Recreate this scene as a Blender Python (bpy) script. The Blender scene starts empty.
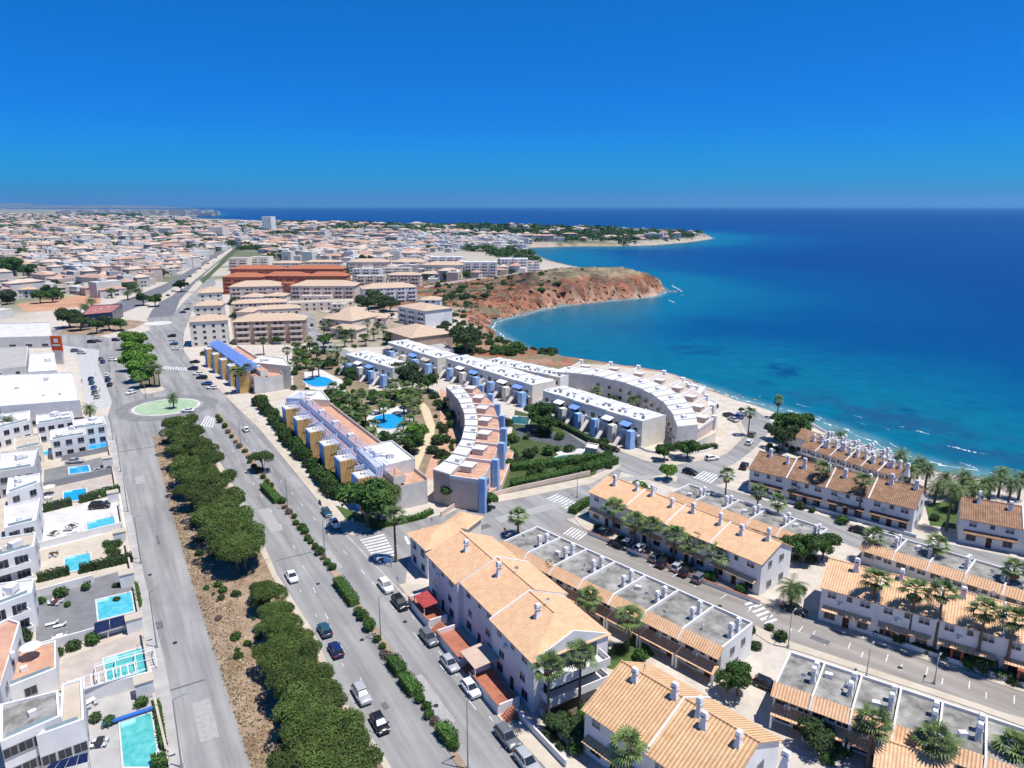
import bpy, math, random
import numpy as np
from mathutils import Vector, Matrix
from mathutils.geometry import tessellate_polygon
C = bpy.context.scene.collection
R = math.radians
rng = random.Random(7)

# ------------------------------------------------------------------ camera, sky, sun, exposure
CAM_H = 70.0
FPX = 700.0
HORIZON = 206.0
PITCH = math.atan((384 - HORIZON) / FPX)
cam_d = bpy.data.cameras.new('camera')
cam = bpy.data.objects.new('camera', cam_d)
C.objects.link(cam)
cam.location = (0, 0, CAM_H)
cam.rotation_euler = (math.pi / 2 - PITCH, 0, 0)
cam_d.sensor_width = 36.0
cam_d.lens = 36.0 * FPX / 1024
cam_d.clip_start = 0.5
cam_d.clip_end = 200000
bpy.context.scene.camera = cam

SUN_EL, SUN_AZ = R(70), R(108)          # azimuth clockwise from +Y
w = bpy.data.worlds.new('World')
bpy.context.scene.world = w
w.use_nodes = True
nt = w.node_tree
sky = nt.nodes.new('ShaderNodeTexSky')
sky.sky_type = 'NISHITA'
sky.sun_disc = False
sky.sun_elevation = SUN_EL
sky.sun_rotation = SUN_AZ
sky.altitude = 50
sky.air_density = 1.0
sky.dust_density = 0.0
sky.ozone_density = 8.0
hs = nt.nodes.new('ShaderNodeHueSaturation')
hs.inputs['Hue'].default_value = 0.5
hs.inputs['Saturation'].default_value = 1.75
hs.inputs['Value'].default_value = 1.0
nt.links.new(sky.outputs[0], hs.inputs['Color'])
tint = nt.nodes.new('ShaderNodeMix')                      # the camera's rich blue: a clear-sky tint over the whole sky
tint.data_type = 'RGBA'; tint.blend_type = 'MULTIPLY'
tint.inputs[0].default_value = 1.0
tint.inputs[7].default_value = (0.0, 0.91, 1.07, 1)
nt.links.new(hs.outputs[0], tint.inputs[6])
tcw = nt.nodes.new('ShaderNodeTexCoord')                 # the pale band of the clear-sky model near the horizon is toned down
sxw = nt.nodes.new('ShaderNodeSeparateXYZ')
nt.links.new(tcw.outputs['Generated'], sxw.inputs[0])
rpw = nt.nodes.new('ShaderNodeValToRGB')
rpw.color_ramp.elements[0].position = 0.0
rpw.color_ramp.elements[0].color = (0.06, 0.31, 0.70, 1)
rpw.color_ramp.elements[1].position = 0.30
rpw.color_ramp.elements[1].color = (0.75, 0.76, 0.80, 1)
em = rpw.color_ramp.elements.new(0.09)
em.color = (0.33, 0.58, 0.84, 1)
nt.links.new(sxw.outputs['Z'], rpw.inputs[0])
tn2 = nt.nodes.new('ShaderNodeMix')
tn2.data_type = 'RGBA'; tn2.blend_type = 'MULTIPLY'
tn2.inputs[0].default_value = 1.0
nt.links.new(tint.outputs[2], tn2.inputs[6])
nt.links.new(rpw.outputs[0], tn2.inputs[7])
nt.links.new(tn2.outputs[2], nt.nodes['Background'].inputs['Color'])
nt.nodes['Background'].inputs['Strength'].default_value = 0.105

sl = bpy.data.lights.new('sun', 'SUN')
sl.energy = 4.8
sl.angle = R(0.5)
sl.color = (1.0, 0.96, 0.90)
so = bpy.data.objects.new('sun', sl)
C.objects.link(so)
sd = Vector((math.sin(SUN_AZ) * math.cos(SUN_EL), math.cos(SUN_AZ) * math.cos(SUN_EL), math.sin(SUN_EL)))
so.rotation_euler = sd.to_track_quat('Z', 'Y').to_euler()
so.location = (60, -30, 200)
vs = bpy.context.scene.view_settings
vs.view_transform = 'Standard'
vs.look = 'None'
vs.exposure = 0.36
vs.gamma = 1.0
cy = bpy.context.scene.cycles
cy.max_bounces = 5
cy.diffuse_bounces = 4
cy.glossy_bounces = 2
cy.transmission_bounces = 2
cy.volume_bounces = 0

# ------------------------------------------------------------------ surveying: photo pixel -> point on the level plane z
cp, sp = math.cos(PITCH), math.sin(PITCH)
def P(px, py, z=0.0):
    u = (px - 512) / FPX
    v = (py - 384) / FPX
    dx, dy, dz = u, cp - v * sp, -sp - v * cp
    t = (z - CAM_H) / dz
    return Vector((dx * t, dy * t, z))
def poly(pts, z=0.0):
    return [P(a, b, z) for a, b in pts]
def lerp(a, b, t):
    return a + (b - a) * t

# ------------------------------------------------------------------ materials
def N(nt, t, **kw):
    n = nt.nodes.new(t)
    for k, v in kw.items():
        if k in n.inputs:
            n.inputs[k].default_value = v
        else:
            setattr(n, k, v)
    return n
def col4(c):
    return (c[0], c[1], c[2], 1)
MATS = {}
def M(name, col, rough=0.8, var=0.12, scale=0.6, col2=None, metal=0.0, bump=0.0, bscale=8.0, island=0.0, inst=0.0, spec=0.3, detail=4, stretch=None):
    """A surface with procedural variation: noise between col and col2, optional bump, per-island and per-object variation."""
    if name in MATS:
        return MATS[name]
    m = bpy.data.materials.new(name)
    m.use_nodes = True
    t = m.node_tree
    b = t.nodes['Principled BSDF']
    b.inputs['Roughness'].default_value = rough
    b.inputs['Metallic'].default_value = metal
    b.inputs['Specular IOR Level'].default_value = spec
    tc = N(t, 'ShaderNodeTexCoord')
    src = tc.outputs['Object']
    if stretch:
        mp = N(t, 'ShaderNodeMapping')
        mp.vector_type = 'TEXTURE'
        mp.inputs['Rotation'].default_value = (0, 0, stretch[0])
        mp.inputs['Scale'].default_value = (stretch[1], 1, 1)
        t.links.new(src, mp.inputs[0])
        src = mp.outputs[0]
    no = N(t, 'ShaderNodeTexNoise', Scale=scale, Detail=detail, Roughness=0.62)
    t.links.new(src, no.inputs['Vector'])
    if col2 is None:
        col2 = tuple(min(1, c * (1 + var)) for c in col)
        col = tuple(c * (1 - var) for c in col)
    rp = N(t, 'ShaderNodeValToRGB')
    rp.color_ramp.elements[0].position = 0.33
    rp.color_ramp.elements[1].position = 0.67
    rp.color_ramp.elements[0].color = col4(col)
    rp.color_ramp.elements[1].color = col4(col2)
    t.links.new(no.outputs['Fac'], rp.inputs[0])
    out = rp.outputs[0]
    def vary(sock, amount, out):
        mr = N(t, 'ShaderNodeMapRange')
        mr.inputs['To Min'].default_value = 1 - amount
        mr.inputs['To Max'].default_value = 1 + amount
        t.links.new(sock, mr.inputs['Value'])
        mx = N(t, 'ShaderNodeVectorMath', operation='SCALE')
        t.links.new(out, mx.inputs[0])
        t.links.new(mr.outputs[0], mx.inputs['Scale'])
        return mx.outputs[0]
    if island:
        g = N(t, 'ShaderNodeNewGeometry')
        out = vary(g.outputs['Random Per Island'], island, out)
    if inst:
        oi = N(t, 'ShaderNodeObjectInfo')
        out = vary(oi.outputs['Random'], inst, out)
    t.links.new(out, b.inputs['Base Color'])
    if bump:
        n2 = N(t, 'ShaderNodeTexNoise', Scale=bscale, Detail=3)
        t.links.new(src, n2.inputs['Vector'])
        bp = N(t, 'ShaderNodeBump', Strength=bump, Distance=0.1)
        t.links.new(n2.outputs['Fac'], bp.inputs['Height'])
        t.links.new(bp.outputs[0], b.inputs['Normal'])
    MATS[name] = m
    return m

def tile_mat(name, c1, c2, period=0.42, depth=0.30):
    """Clay tiles: ribs run down whatever slope they are on; rows cross them; weathering noise."""
    m = bpy.data.materials.new(name)
    m.use_nodes = True
    t = m.node_tree
    b = t.nodes['Principled BSDF']
    b.inputs['Roughness'].default_value = 0.85
    b.inputs['Specular IOR Level'].default_value = 0.2
    tc = N(t, 'ShaderNodeTexCoord')
    sx = N(t, 'ShaderNodeSeparateXYZ')
    t.links.new(tc.outputs['Normal'], sx.inputs[0])
    ng = N(t, 'ShaderNodeMath', operation='MULTIPLY')
    ng.inputs[1].default_value = -1
    t.links.new(sx.outputs['Y'], ng.inputs[0])
    cb = N(t, 'ShaderNodeCombineXYZ')
    t.links.new(ng.outputs[0], cb.inputs['X'])
    t.links.new(sx.outputs['X'], cb.inputs['Y'])
    nm = N(t, 'ShaderNodeVectorMath', operation='NORMALIZE')
    t.links.new(cb.outputs[0], nm.inputs[0])
    dt = N(t, 'ShaderNodeVectorMath', operation='DOT_PRODUCT')
    t.links.new(tc.outputs['Object'], dt.inputs[0])
    t.links.new(nm.outputs[0], dt.inputs[1])
    ml = N(t, 'ShaderNodeMath', operation='MULTIPLY')
    ml.inputs[1].default_value = 2 * math.pi / period
    t.links.new(dt.outputs['Value'], ml.inputs[0])
    sn = N(t, 'ShaderNodeMath', operation='SINE')
    t.links.new(ml.outputs[0], sn.inputs[0])
    sz = N(t, 'ShaderNodeSeparateXYZ')
    t.links.new(tc.outputs['Object'], sz.inputs[0])
    mz = N(t, 'ShaderNodeMath', operation='MULTIPLY')
    mz.inputs[1].default_value = 2 * math.pi / 0.16
    t.links.new(sz.outputs['Z'], mz.inputs[0])
    s2 = N(t, 'ShaderNodeMath', operation='SINE')
    t.links.new(mz.outputs[0], s2.inputs[0])
    no = N(t, 'ShaderNodeTexNoise', Scale=0.7, Detail=6, Roughness=0.7)
    t.links.new(tc.outputs['Object'], no.inputs['Vector'])
    rp = N(t, 'ShaderNodeValToRGB')
    rp.color_ramp.elements[0].position = 0.3
    rp.color_ramp.elements[1].position = 0.7
    rp.color_ramp.elements[0].color = col4(c1)
    rp.color_ramp.elements[1].color = col4(c2)
    t.links.new(no.outputs['Fac'], rp.inputs[0])
    a1 = N(t, 'ShaderNodeMapRange')
    a1.inputs['From Min'].default_value = -1
    a1.inputs['To Min'].default_value = 1 - depth
    a1.inputs['To Max'].default_value = 1.08
    t.links.new(sn.outputs[0], a1.inputs['Value'])
    a2 = N(t, 'ShaderNodeMapRange')
    a2.inputs['From Min'].default_value = -1
    a2.inputs['To Min'].default_value = 0.93
    a2.inputs['To Max'].default_value = 1.04
    t.links.new(s2.outputs[0], a2.inputs['Value'])
    mm = N(t, 'ShaderNodeMath', operation='MULTIPLY')
    t.links.new(a1.outputs[0], mm.inputs[0])
    t.links.new(a2.outputs[0], mm.inputs[1])
    vo = N(t, 'ShaderNodeTexVoronoi', Scale=1.0)                  # single tiles replaced or bleached
    vm = N(t, 'ShaderNodeMapping')
    vm.inputs['Scale'].default_value = (2.4, 2.4, 7.0)
    t.links.new(tc.outputs['Object'], vm.inputs[0])
    t.links.new(vm.outputs[0], vo.inputs['Vector'])
    vs_ = N(t, 'ShaderNodeSeparateXYZ')
    t.links.new(vo.outputs['Color'], vs_.inputs[0])
    vr = N(t, 'ShaderNodeMapRange')
    vr.inputs['To Min'].default_value = 0.91
    vr.inputs['To Max'].default_value = 1.06
    t.links.new(vs_.outputs['X'], vr.inputs['Value'])
    mm2 = N(t, 'ShaderNodeMath', operation='MULTIPLY')
    t.links.new(mm.outputs[0], mm2.inputs[0])
    t.links.new(vr.outputs[0], mm2.inputs[1])
    mm = mm2
    sc = N(t, 'ShaderNodeVectorMath', operation='SCALE')
    t.links.new(rp.outputs[0], sc.inputs[0])
    t.links.new(mm.outputs[0], sc.inputs['Scale'])
    t.links.new(sc.outputs[0], b.inputs['Base Color'])
    bp = N(t, 'ShaderNodeBump', Strength=0.6, Distance=0.08)
    t.links.new(sn.outputs[0], bp.inputs['Height'])
    t.links.new(bp.outputs[0], b.inputs['Normal'])
    MATS[name] = m
    return m

WHITE = M('white_render', (0.62, 0.615, 0.605), col2=(0.76, 0.75, 0.735), scale=0.3, bump=0.05, detail=8)
CREAM = M('cream_render', (0.62, 0.575, 0.49), col2=(0.72, 0.68, 0.59), scale=0.4)
GREYW = M('grey_render', (0.50, 0.48, 0.46), col2=(0.62, 0.60, 0.575), scale=0.4)
BLUEW = M('blue_render', (0.22, 0.38, 0.66), col2=(0.31, 0.48, 0.74), scale=0.4)
OCHRE = M('ochre_render', (0.52, 0.32, 0.11), col2=(0.62, 0.40, 0.16), scale=0.4)
PINK = M('pink_render', (0.56, 0.43, 0.37), col2=(0.66, 0.53, 0.46), scale=0.4)
ROSE = M('red_render', (0.42, 0.12, 0.07), col2=(0.52, 0.18, 0.11), scale=0.3)
BROWNW = M('brown_render', (0.38, 0.27, 0.20), col2=(0.46, 0.34, 0.26), scale=0.3)
TILE = tile_mat('clay_tiles', (0.66, 0.385, 0.215), (0.80, 0.52, 0.315), depth=0.14)
TILE_OLD = tile_mat('weathered_clay_tiles', (0.20, 0.115, 0.07), (0.42, 0.25, 0.155), depth=0.2)
TILE_PALE = tile_mat('pale_clay_tiles', (0.52, 0.38, 0.27), (0.66, 0.51, 0.38), period=0.6)
GRAVEL = M('grey_roof_gravel', (0.11, 0.105, 0.095), col2=(0.36, 0.35, 0.32), scale=0.42, bump=0.2, detail=12)
ROOFW = M('white_roof_coating', (0.50, 0.495, 0.48), col2=(0.72, 0.71, 0.69), scale=0.3, detail=10)
TERRA = M('terracotta_floor', (0.42, 0.23, 0.15), col2=(0.55, 0.34, 0.24), scale=0.5)
REDT = M('red_floor_tiles', (0.30, 0.10, 0.06), col2=(0.40, 0.16, 0.10), scale=0.6)
GLASS = M('dark_window_glass', (0.02, 0.025, 0.035), rough=0.08, var=0.3, spec=0.6)
SHUT = M('grey_shutter', (0.28, 0.28, 0.30), var=0.1)
FRAME = M('white_frame', (0.7, 0.7, 0.7), var=0.05, rough=0.5)
GREYF = M('grey_frame', (0.25, 0.26, 0.28), var=0.05, rough=0.5)
DOORW = M('dark_wood_door', (0.08, 0.035, 0.02), var=0.2)
METAL = M('galvanised_metal', (0.32, 0.33, 0.34), var=0.1, rough=0.45, metal=0.5)
DARKM = M('dark_metal', (0.03, 0.03, 0.035), var=0.1, rough=0.5)
BLACK = M('black_rubber', (0.015, 0.015, 0.015), var=0.2)
BLUEP = M('blue_lattice_paint', (0.14, 0.26, 0.58), col2=(0.20, 0.33, 0.66), rough=0.5)
PAVE = M('pale_paving', (0.42, 0.36, 0.28), col2=(0.52, 0.46, 0.38), scale=0.25, detail=6)
PAVEG = M('grey_paving', (0.31, 0.30, 0.285), col2=(0.42, 0.405, 0.385), scale=0.3, detail=6)
DECKG = M('dark_deck', (0.15, 0.15, 0.155), col2=(0.21, 0.21, 0.215), scale=0.4, detail=6)
DECKP = M('pinkish_deck', (0.36, 0.31, 0.27), col2=(0.46, 0.40, 0.35), scale=0.4, detail=6)
PAVEW = M('white_paving', (0.47, 0.455, 0.43), col2=(0.62, 0.605, 0.575), scale=0.3, detail=6)
KERB = M('kerb_stone', (0.46, 0.45, 0.43), var=0.1)
PAINT = M('road_paint', (0.44, 0.44, 0.44), col2=(0.72, 0.72, 0.72), scale=1.2, detail=6)
LAWN = M('lawn', (0.035, 0.075, 0.015), col2=(0.08, 0.125, 0.03), scale=0.8, bump=0.5)
SOIL = M('dry_soil', (0.20, 0.13, 0.08), col2=(0.38, 0.285, 0.20), scale=0.22, detail=9, bump=0.3, bscale=2)
REDSOIL = M('red_soil', (0.36, 0.19, 0.11), col2=(0.52, 0.30, 0.19), scale=0.04, detail=9)
def road_mat(name, heading, a=(0.185, 0.182, 0.18), b=(0.315, 0.31, 0.30)):
    m = M(name, a, col2=b, scale=0.42, detail=6, rough=0.85, stretch=(heading, 16), bump=0.05)
    t = m.node_tree                                           # darker repair patches and worn specks on top of the long streaks
    bs = t.nodes['Principled BSDF']
    l = bs.inputs['Base Color'].links[0].from_socket
    tc = [n for n in t.nodes if n.type == 'TEX_COORD'][0]
    no = N(t, 'ShaderNodeTexNoise', Scale=0.05, Detail=10, Roughness=0.75)
    t.links.new(tc.outputs['Object'], no.inputs['Vector'])
    mr = N(t, 'ShaderNodeMapRange')
    mr.inputs['From Min'].default_value = 0.3
    mr.inputs['From Max'].default_value = 0.7
    mr.inputs['To Min'].default_value = 0.82
    mr.inputs['To Max'].default_value = 1.15
    t.links.new(no.outputs['Fac'], mr.inputs['Value'])
    sc = N(t, 'ShaderNodeVectorMath', operation='SCALE')
    t.links.new(l, sc.inputs[0])
    t.links.new(mr.outputs[0], sc.inputs['Scale'])
    t.links.new(sc.outputs[0], bs.inputs['Base Color'])
    return m
ASPH = road_mat('asphalt', R(121))
ASPH2 = road_mat('asphalt_warm', R(-41), (0.20, 0.18, 0.16), (0.31, 0.285, 0.26))
POOL = M('pool_water', (0.04, 0.34, 0.43), col2=(0.13, 0.50, 0.57), scale=0.9, rough=0.08, spec=0.5, bump=0.35, bscale=2.2, detail=6)  # pale mottling here and in the green mix paints caustic light into the colour
POOLG = M('pool_water_green', (0.05, 0.34, 0.34), col2=(0.14, 0.48, 0.45), scale=0.9, rough=0.08, spec=0.5, bump=0.35, bscale=2.2, detail=6)
POOLB = M('pool_water_blue', (0.01, 0.27, 0.58), col2=(0.02, 0.34, 0.66), scale=0.5, rough=0.08, spec=0.5, bump=0.1, bscale=3)
PINE = M('pine_needles', (0.038, 0.070, 0.014), col2=(0.100, 0.145, 0.031), scale=0.35, island=0.35, inst=0.28)
LEAF = M('broad_leaves', (0.030, 0.075, 0.014), col2=(0.060, 0.125, 0.024), scale=0.5, island=0.5, inst=0.25)
LEAFL = M('light_leaves', (0.075, 0.165, 0.02), col2=(0.12, 0.24, 0.03), scale=0.5, island=0.45, inst=0.15)
LEAFD = M('dark_leaves', (0.026, 0.052, 0.016), col2=(0.055, 0.092, 0.028), scale=0.5, island=0.5, inst=0.25)
FROND = M('palm_fronds', (0.06, 0.105, 0.025), col2=(0.13, 0.19, 0.055), scale=0.7, island=0.45, inst=0.2, rough=0.5)
DEADF = M('dead_fronds', (0.18, 0.12, 0.06), col2=(0.26, 0.18, 0.10), island=0.3)
BARK = M('bark', (0.10, 0.075, 0.055), col2=(0.17, 0.13, 0.10), scale=2)
DRYG = M('dry_grass', (0.22, 0.165, 0.085), col2=(0.34, 0.26, 0.15), island=0.4)
OLIVEG = M('olive_weeds', (0.10, 0.105, 0.05), col2=(0.18, 0.165, 0.09), island=0.4)

# ------------------------------------------------------------------ mesh helpers
class MB:
    def __init__(self):
        self.v, self.f, self.m = [], [], []
    def add(self, vs, fs, mi=0):
        o = len(self.v)
        self.v.extend([tuple(p) for p in vs])
        for f in fs:
            self.f.append(tuple(i + o for i in f))
            self.m.append(mi)
        return self
    def quad(self, a, b, c, d, mi=0):
        return self.add([a, b, c, d], [(0, 1, 2, 3)], mi)
    def box(self, x0, x1, y0, y1, z0, z1, mi=0):
        vs = [(x0, y0, z0), (x1, y0, z0), (x1, y1, z0), (x0, y1, z0), (x0, y0, z1), (x1, y0, z1), (x1, y1, z1), (x0, y1, z1)]
        return self.add(vs, [(0, 3, 2, 1), (4, 5, 6, 7), (0, 1, 5, 4), (1, 2, 6, 5), (2, 3, 7, 6), (3, 0, 4, 7)], mi)
    def frustum(self, x0, x1, y0, y1, z0, z1, k, mi=0):
        cx, cy = (x0 + x1) / 2, (y0 + y1) / 2
        t = lambda a, c: c + (a - c) * k
        vs = [(x0, y0, z0), (x1, y0, z0), (x1, y1, z0), (x0, y1, z0), (t(x0, cx), t(y0, cy), z1), (t(x1, cx), t(y0, cy), z1), (t(x1, cx), t(y1, cy), z1), (t(x0, cx), t(y1, cy), z1)]
        return self.add(vs, [(0, 3, 2, 1), (4, 5, 6, 7), (0, 1, 5, 4), (1, 2, 6, 5), (2, 3, 7, 6), (3, 0, 4, 7)], mi)
    def prism(self, pts, z0, z1, mi=0, mtop=None):
        pts = [(p[0], p[1]) for p in pts]
        if sum(pts[i][0] * pts[(i + 1) % len(pts)][1] - pts[(i + 1) % len(pts)][0] * pts[i][1] for i in range(len(pts))) < 0:
            pts = pts[::-1]
        n = len(pts)
        vs = [(x, y, z0) for x, y in pts] + [(x, y, z1) for x, y in pts]
        self.add(vs, [(i, (i + 1) % n, n + (i + 1) % n, n + i) for i in range(n)], mi)
        tris = tessellate_polygon([[Vector((x, y, 0)) for x, y in pts]])
        tv = [(x, y, z1) for x, y in pts]
        fs = []
        for a, b, c in tris:
            A, B, D = pts[a], pts[b], pts[c]
            fs.append((a, b, c) if (B[0] - A[0]) * (D[1] - A[1]) - (D[0] - A[0]) * (B[1] - A[1]) > 0 else (a, c, b))
        return self.add(tv, fs, mi if mtop is None else mtop)
    def slab(self, a, b, c, d, th, mi=0):
        a, b, c, d = map(Vector, (a, b, c, d))
        n = (b - a).cross(d - a).normalized() * th
        vs = [a, b, c, d, a - n, b - n, c - n, d - n]
        return self.add(vs, [(0, 1, 2, 3), (7, 6, 5, 4), (0, 4, 5, 1), (1, 5, 6, 2), (2, 6, 7, 3), (3, 7, 4, 0)], mi)
    def tube(self, pts, rad, n=6, mi=0, cap=True):
        pts = [Vector(p) for p in pts]
        if not hasattr(rad, '__len__'):
            rad = [rad] * len(pts)
        o = []
        for i, p in enumerate(pts):
            d = (pts[min(i + 1, len(pts) - 1)] - pts[max(i - 1, 0)]).normalized()
            s = d.cross(Vector((0, 0, 1)) if abs(d.z) < 0.95 else Vector((1, 0, 0))).normalized()
            t = d.cross(s)
            o += [p + (s * math.cos(2 * math.pi * k / n) + t * math.sin(2 * math.pi * k / n)) * rad[i] for k in range(n)]
        fs = []
        for i in range(len(pts) - 1):
            for k in range(n):
                fs.append((i * n + k, (i + 1) * n + k, (i + 1) * n + (k + 1) % n, i * n + (k + 1) % n))
        if cap:
            fs.append(tuple(range(n)))
            fs.append(tuple((len(pts) - 1) * n + k for k in reversed(range(n))))
        return self.add(o, fs, mi)
    def bar(self, a, b, r, mi=0):
        return self.tube([a, b], r, 4, mi)
    def mesh(self, name, mats, smooth=False):
        me = bpy.data.meshes.new(name)
        me.from_pydata(self.v, [], self.f)
        for m in (mats if isinstance(mats, (list, tuple)) else [mats]):
            me.materials.append(m)
        me.polygons.foreach_set('material_index', self.m)
        if smooth:
            me.polygons.foreach_set('use_smooth', [True] * len(self.f))
        me.update()
        return me

LABELS = []
def tag(o, label=None, cat=None, group=None, kind=None, ref=None):
    if label: o['label'] = label
    if cat: o['category'] = cat
    if group: o['group'] = group
    if kind: o['kind'] = kind
    if label and '{n}' in label:
        LABELS.append((o, label, ref))
    return o
def obj(name, mb, mats=None, parent=None, loc=None, rz=0.0, smooth=False):
    me = mb.mesh(name, mats, smooth) if isinstance(mb, MB) else mb
    o = bpy.data.objects.new(name, me)
    C.objects.link(o)
    if parent is not None: o.parent = parent
    if loc is not None: o.location = loc
    if rz: o.rotation_euler = (0, 0, rz)
    return o
def thing(name, label, cat, loc=(0, 0, 0), rz=0.0, group=None, ref=None):
    o = bpy.data.objects.new(name, None)
    o.empty_display_size = 0.5
    C.objects.link(o)
    o.location = loc
    o.rotation_euler = (0, 0, rz)
    return tag(o, label, cat, group, None, ref)
def struct(name, mb, mats, smooth=False):
    return tag(obj(name, mb, mats, smooth=smooth), kind='structure')
def each(name, boxes, mat, parent):
    for b in boxes: obj(name, MB().box(*b), mat, parent)
KIDS = {}
def copy_tree(src, loc, rz=0.0, scale=1.0):
    """A copy of a thing with copies of its parts and sub-parts (mesh data shared)."""
    r = src.copy(); C.objects.link(r)
    r.location = loc; r.rotation_euler = (0, 0, rz)
    r.scale = (scale, scale, scale) if not hasattr(scale, '__len__') else scale
    def rec(a, b):
        for ch in KIDS.get(a.name) or a.children:
            c = ch.copy(); C.objects.link(c); c.parent = b
            rec(ch, c)
    rec(src, r)
    return r
def sheet(name, pts_px, z, mat, kind='structure', pts=None):
    mb = MB()
    p = pts or poly(pts_px)
    tris = tessellate_polygon([[Vector((q.x, q.y, 0)) for q in p]])
    fs = []
    for a, b, c in tris:
        A, B, D = p[a], p[b], p[c]
        fs.append((a, b, c) if (B.x - A.x) * (D.y - A.y) - (D.x - A.x) * (B.y - A.y) > 0 else (a, c, b))
    mb.add([(q.x, q.y, z) for q in p], fs)
    return tag(obj(name, mb, mat), kind=kind)

# ------------------------------------------------------------------ ground and sea: coast line, height field
SEA_Z = -8.0
coast_px = [(1024, 482), (984, 474), (938, 466), (898, 456), (868, 441), (830, 426), (800, 416), (783, 411), (760, 406), (735, 399), (715, 391), (690, 384), (655, 377), (620, 372), (590, 367), (560, 361), (535, 353), (515, 345), (499, 335), (489, 327), (496, 321), (512, 317), (535, 311), (560, 306), (595, 302), (630, 299), (655, 296), (666, 291), (655, 285), (640, 282), (610, 277), (585, 272), (560, 266), (540, 258), (528, 252), (524, 247.5), (545, 247), (580, 246), (620, 246), (655, 245), (690, 242), (714, 238.5), (706, 235), (670, 232), (620, 229.5), (560, 228), (480, 226.5), (400, 225.5), (340, 224.5), (270, 222.5), (230, 220.5), (196, 219.5), (172, 218), (182, 216.5), (206, 216), (215, 215), (215, 212), (200, 210.3), (150, 209.8)]
coast = [P(a, b, SEA_Z) for a, b in coast_px]
coast = [Vector((420, -150, 0)), Vector((230, 120, 0))] + coast + [Vector((-26000, 24000, 0)), Vector((-60000, 30000, 0)), Vector((-60000, -6000, 0)), Vector((0, -6000, 0)), Vector((420, -6000, 0))]
CP = np.array([(p.x, p.y) for p in coast])
def shore_dist(X, Y):
    """Signed distance to the coast line: positive on land."""
    X = np.asarray(X, float); Y = np.asarray(Y, float)
    best = np.full(X.shape, 1e12)
    inside = np.zeros(X.shape, bool)
    n = len(CP)
    for i in range(n):
        ax, ay = CP[i]; bx, by = CP[(i + 1) % n]
        dx, dy = bx - ax, by - ay
        t = np.clip(((X - ax) * dx + (Y - ay) * dy) / (dx * dx + dy * dy), 0, 1)
        best = np.minimum(best, (X - ax - t * dx) ** 2 + (Y - ay - t * dy) ** 2)
        cr = (ay > Y) != (by > Y)
        with np.errstate(divide='ignore', invalid='ignore'):
            xi = ax + (Y - ay) / (by - ay if by != ay else 1e-9) * dx
        inside ^= cr & (X < xi)
    d = np.sqrt(best)
    return np.where(inside, d, -d)
_g = np.random.default_rng(5)
_lat = _g.random((64, 64))
def vnoise(X, Y):
    X = np.asarray(X); Y = np.asarray(Y)
    xi = np.floor(X).astype(int); yi = np.floor(Y).astype(int)
    fx = X - xi; fy = Y - yi
    fx = fx * fx * (3 - 2 * fx); fy = fy * fy * (3 - 2 * fy)
    g = lambda a, b: _lat[a % 64, b % 64]
    return (g(xi, yi) * (1 - fx) + g(xi + 1, yi) * fx) * (1 - fy) + (g(xi, yi + 1) * (1 - fx) + g(xi + 1, yi + 1) * fx) * fy
def fbm(X, Y, o=4):
    s, a, t = 0, 0.5, 0
    for k in range(o):
        s = s + a * vnoise(X * 2 ** k + 17 * k, Y * 2 ** k + 31 * k); t += a; a *= 0.55
    return s / t
def sstep(a, b, x):
    t = np.clip((np.asarray(x, float) - a) / (b - a), 0, 1)
    return t * t * (3 - 2 * t)
# the headland: a ridge line a little inland of the cliff
HL = [P(458, 291, 3), P(495, 281, 10), P(545, 274, 12), P(600, 275, 10), P(640, 284, 6)]
def seg_dist(X, Y, pts):
    best = np.full(np.shape(X), 1e12)
    for a, b in zip(pts[:-1], pts[1:]):
        dx, dy = b.x - a.x, b.y - a.y
        t = np.clip(((X - a.x) * dx + (Y - a.y) * dy) / (dx * dx + dy * dy), 0, 1)
        best = np.minimum(best, (X - a.x - t * dx) ** 2 + (Y - a.y - t * dy) ** 2)
    return np.sqrt(best)
def land_height(X, Y, D=None):
    X = np.asarray(X, float); Y = np.asarray(Y, float)
    if D is None: D = shore_dist(X, Y)
    hd = seg_dist(X, Y, HL)
    mask = 1 - sstep(55, 130, hd)
    cliffy = sstep(225, 300, Y)                                # the beach on the near right is gentle, the rest is steep
    wdt = 34 - 16 * cliffy
    Dn = D + (fbm(X / 14, Y / 14) - 0.5) * 16 * mask + (fbm(X / 6, Y / 6) - 0.5) * 5 * cliffy
    z = -9.5 + 9.5 * sstep(-2, wdt, Dn)
    gul = (fbm(X / 13 + 2, Y / 13) - 0.5) * 34 + (fbm(X / 30 + 9, Y / 30) - 0.5) * 26
    z = z + mask * (.15 + .85 * sstep(-45, 60, X)) * (6 * sstep(3, 14, Dn + gul * .35) + 6 * sstep(14, 40, Dn + gul))
    z = z + mask * sstep(4, 20, D) * ((fbm(X / 8, Y / 8) - 0.5) * 5.0 + (fbm(X / 3.4 + 4, Y / 3.4) - 0.5) * 4.2) * (1 - .8 * sstep(34, 60, D))
    z = np.where(D < 0, np.maximum(-9.5 + D * 0.06, -14), z)
    return z
def gz(x, y):
    return float(land_height(np.array([x]), np.array([y]))[0])

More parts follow.
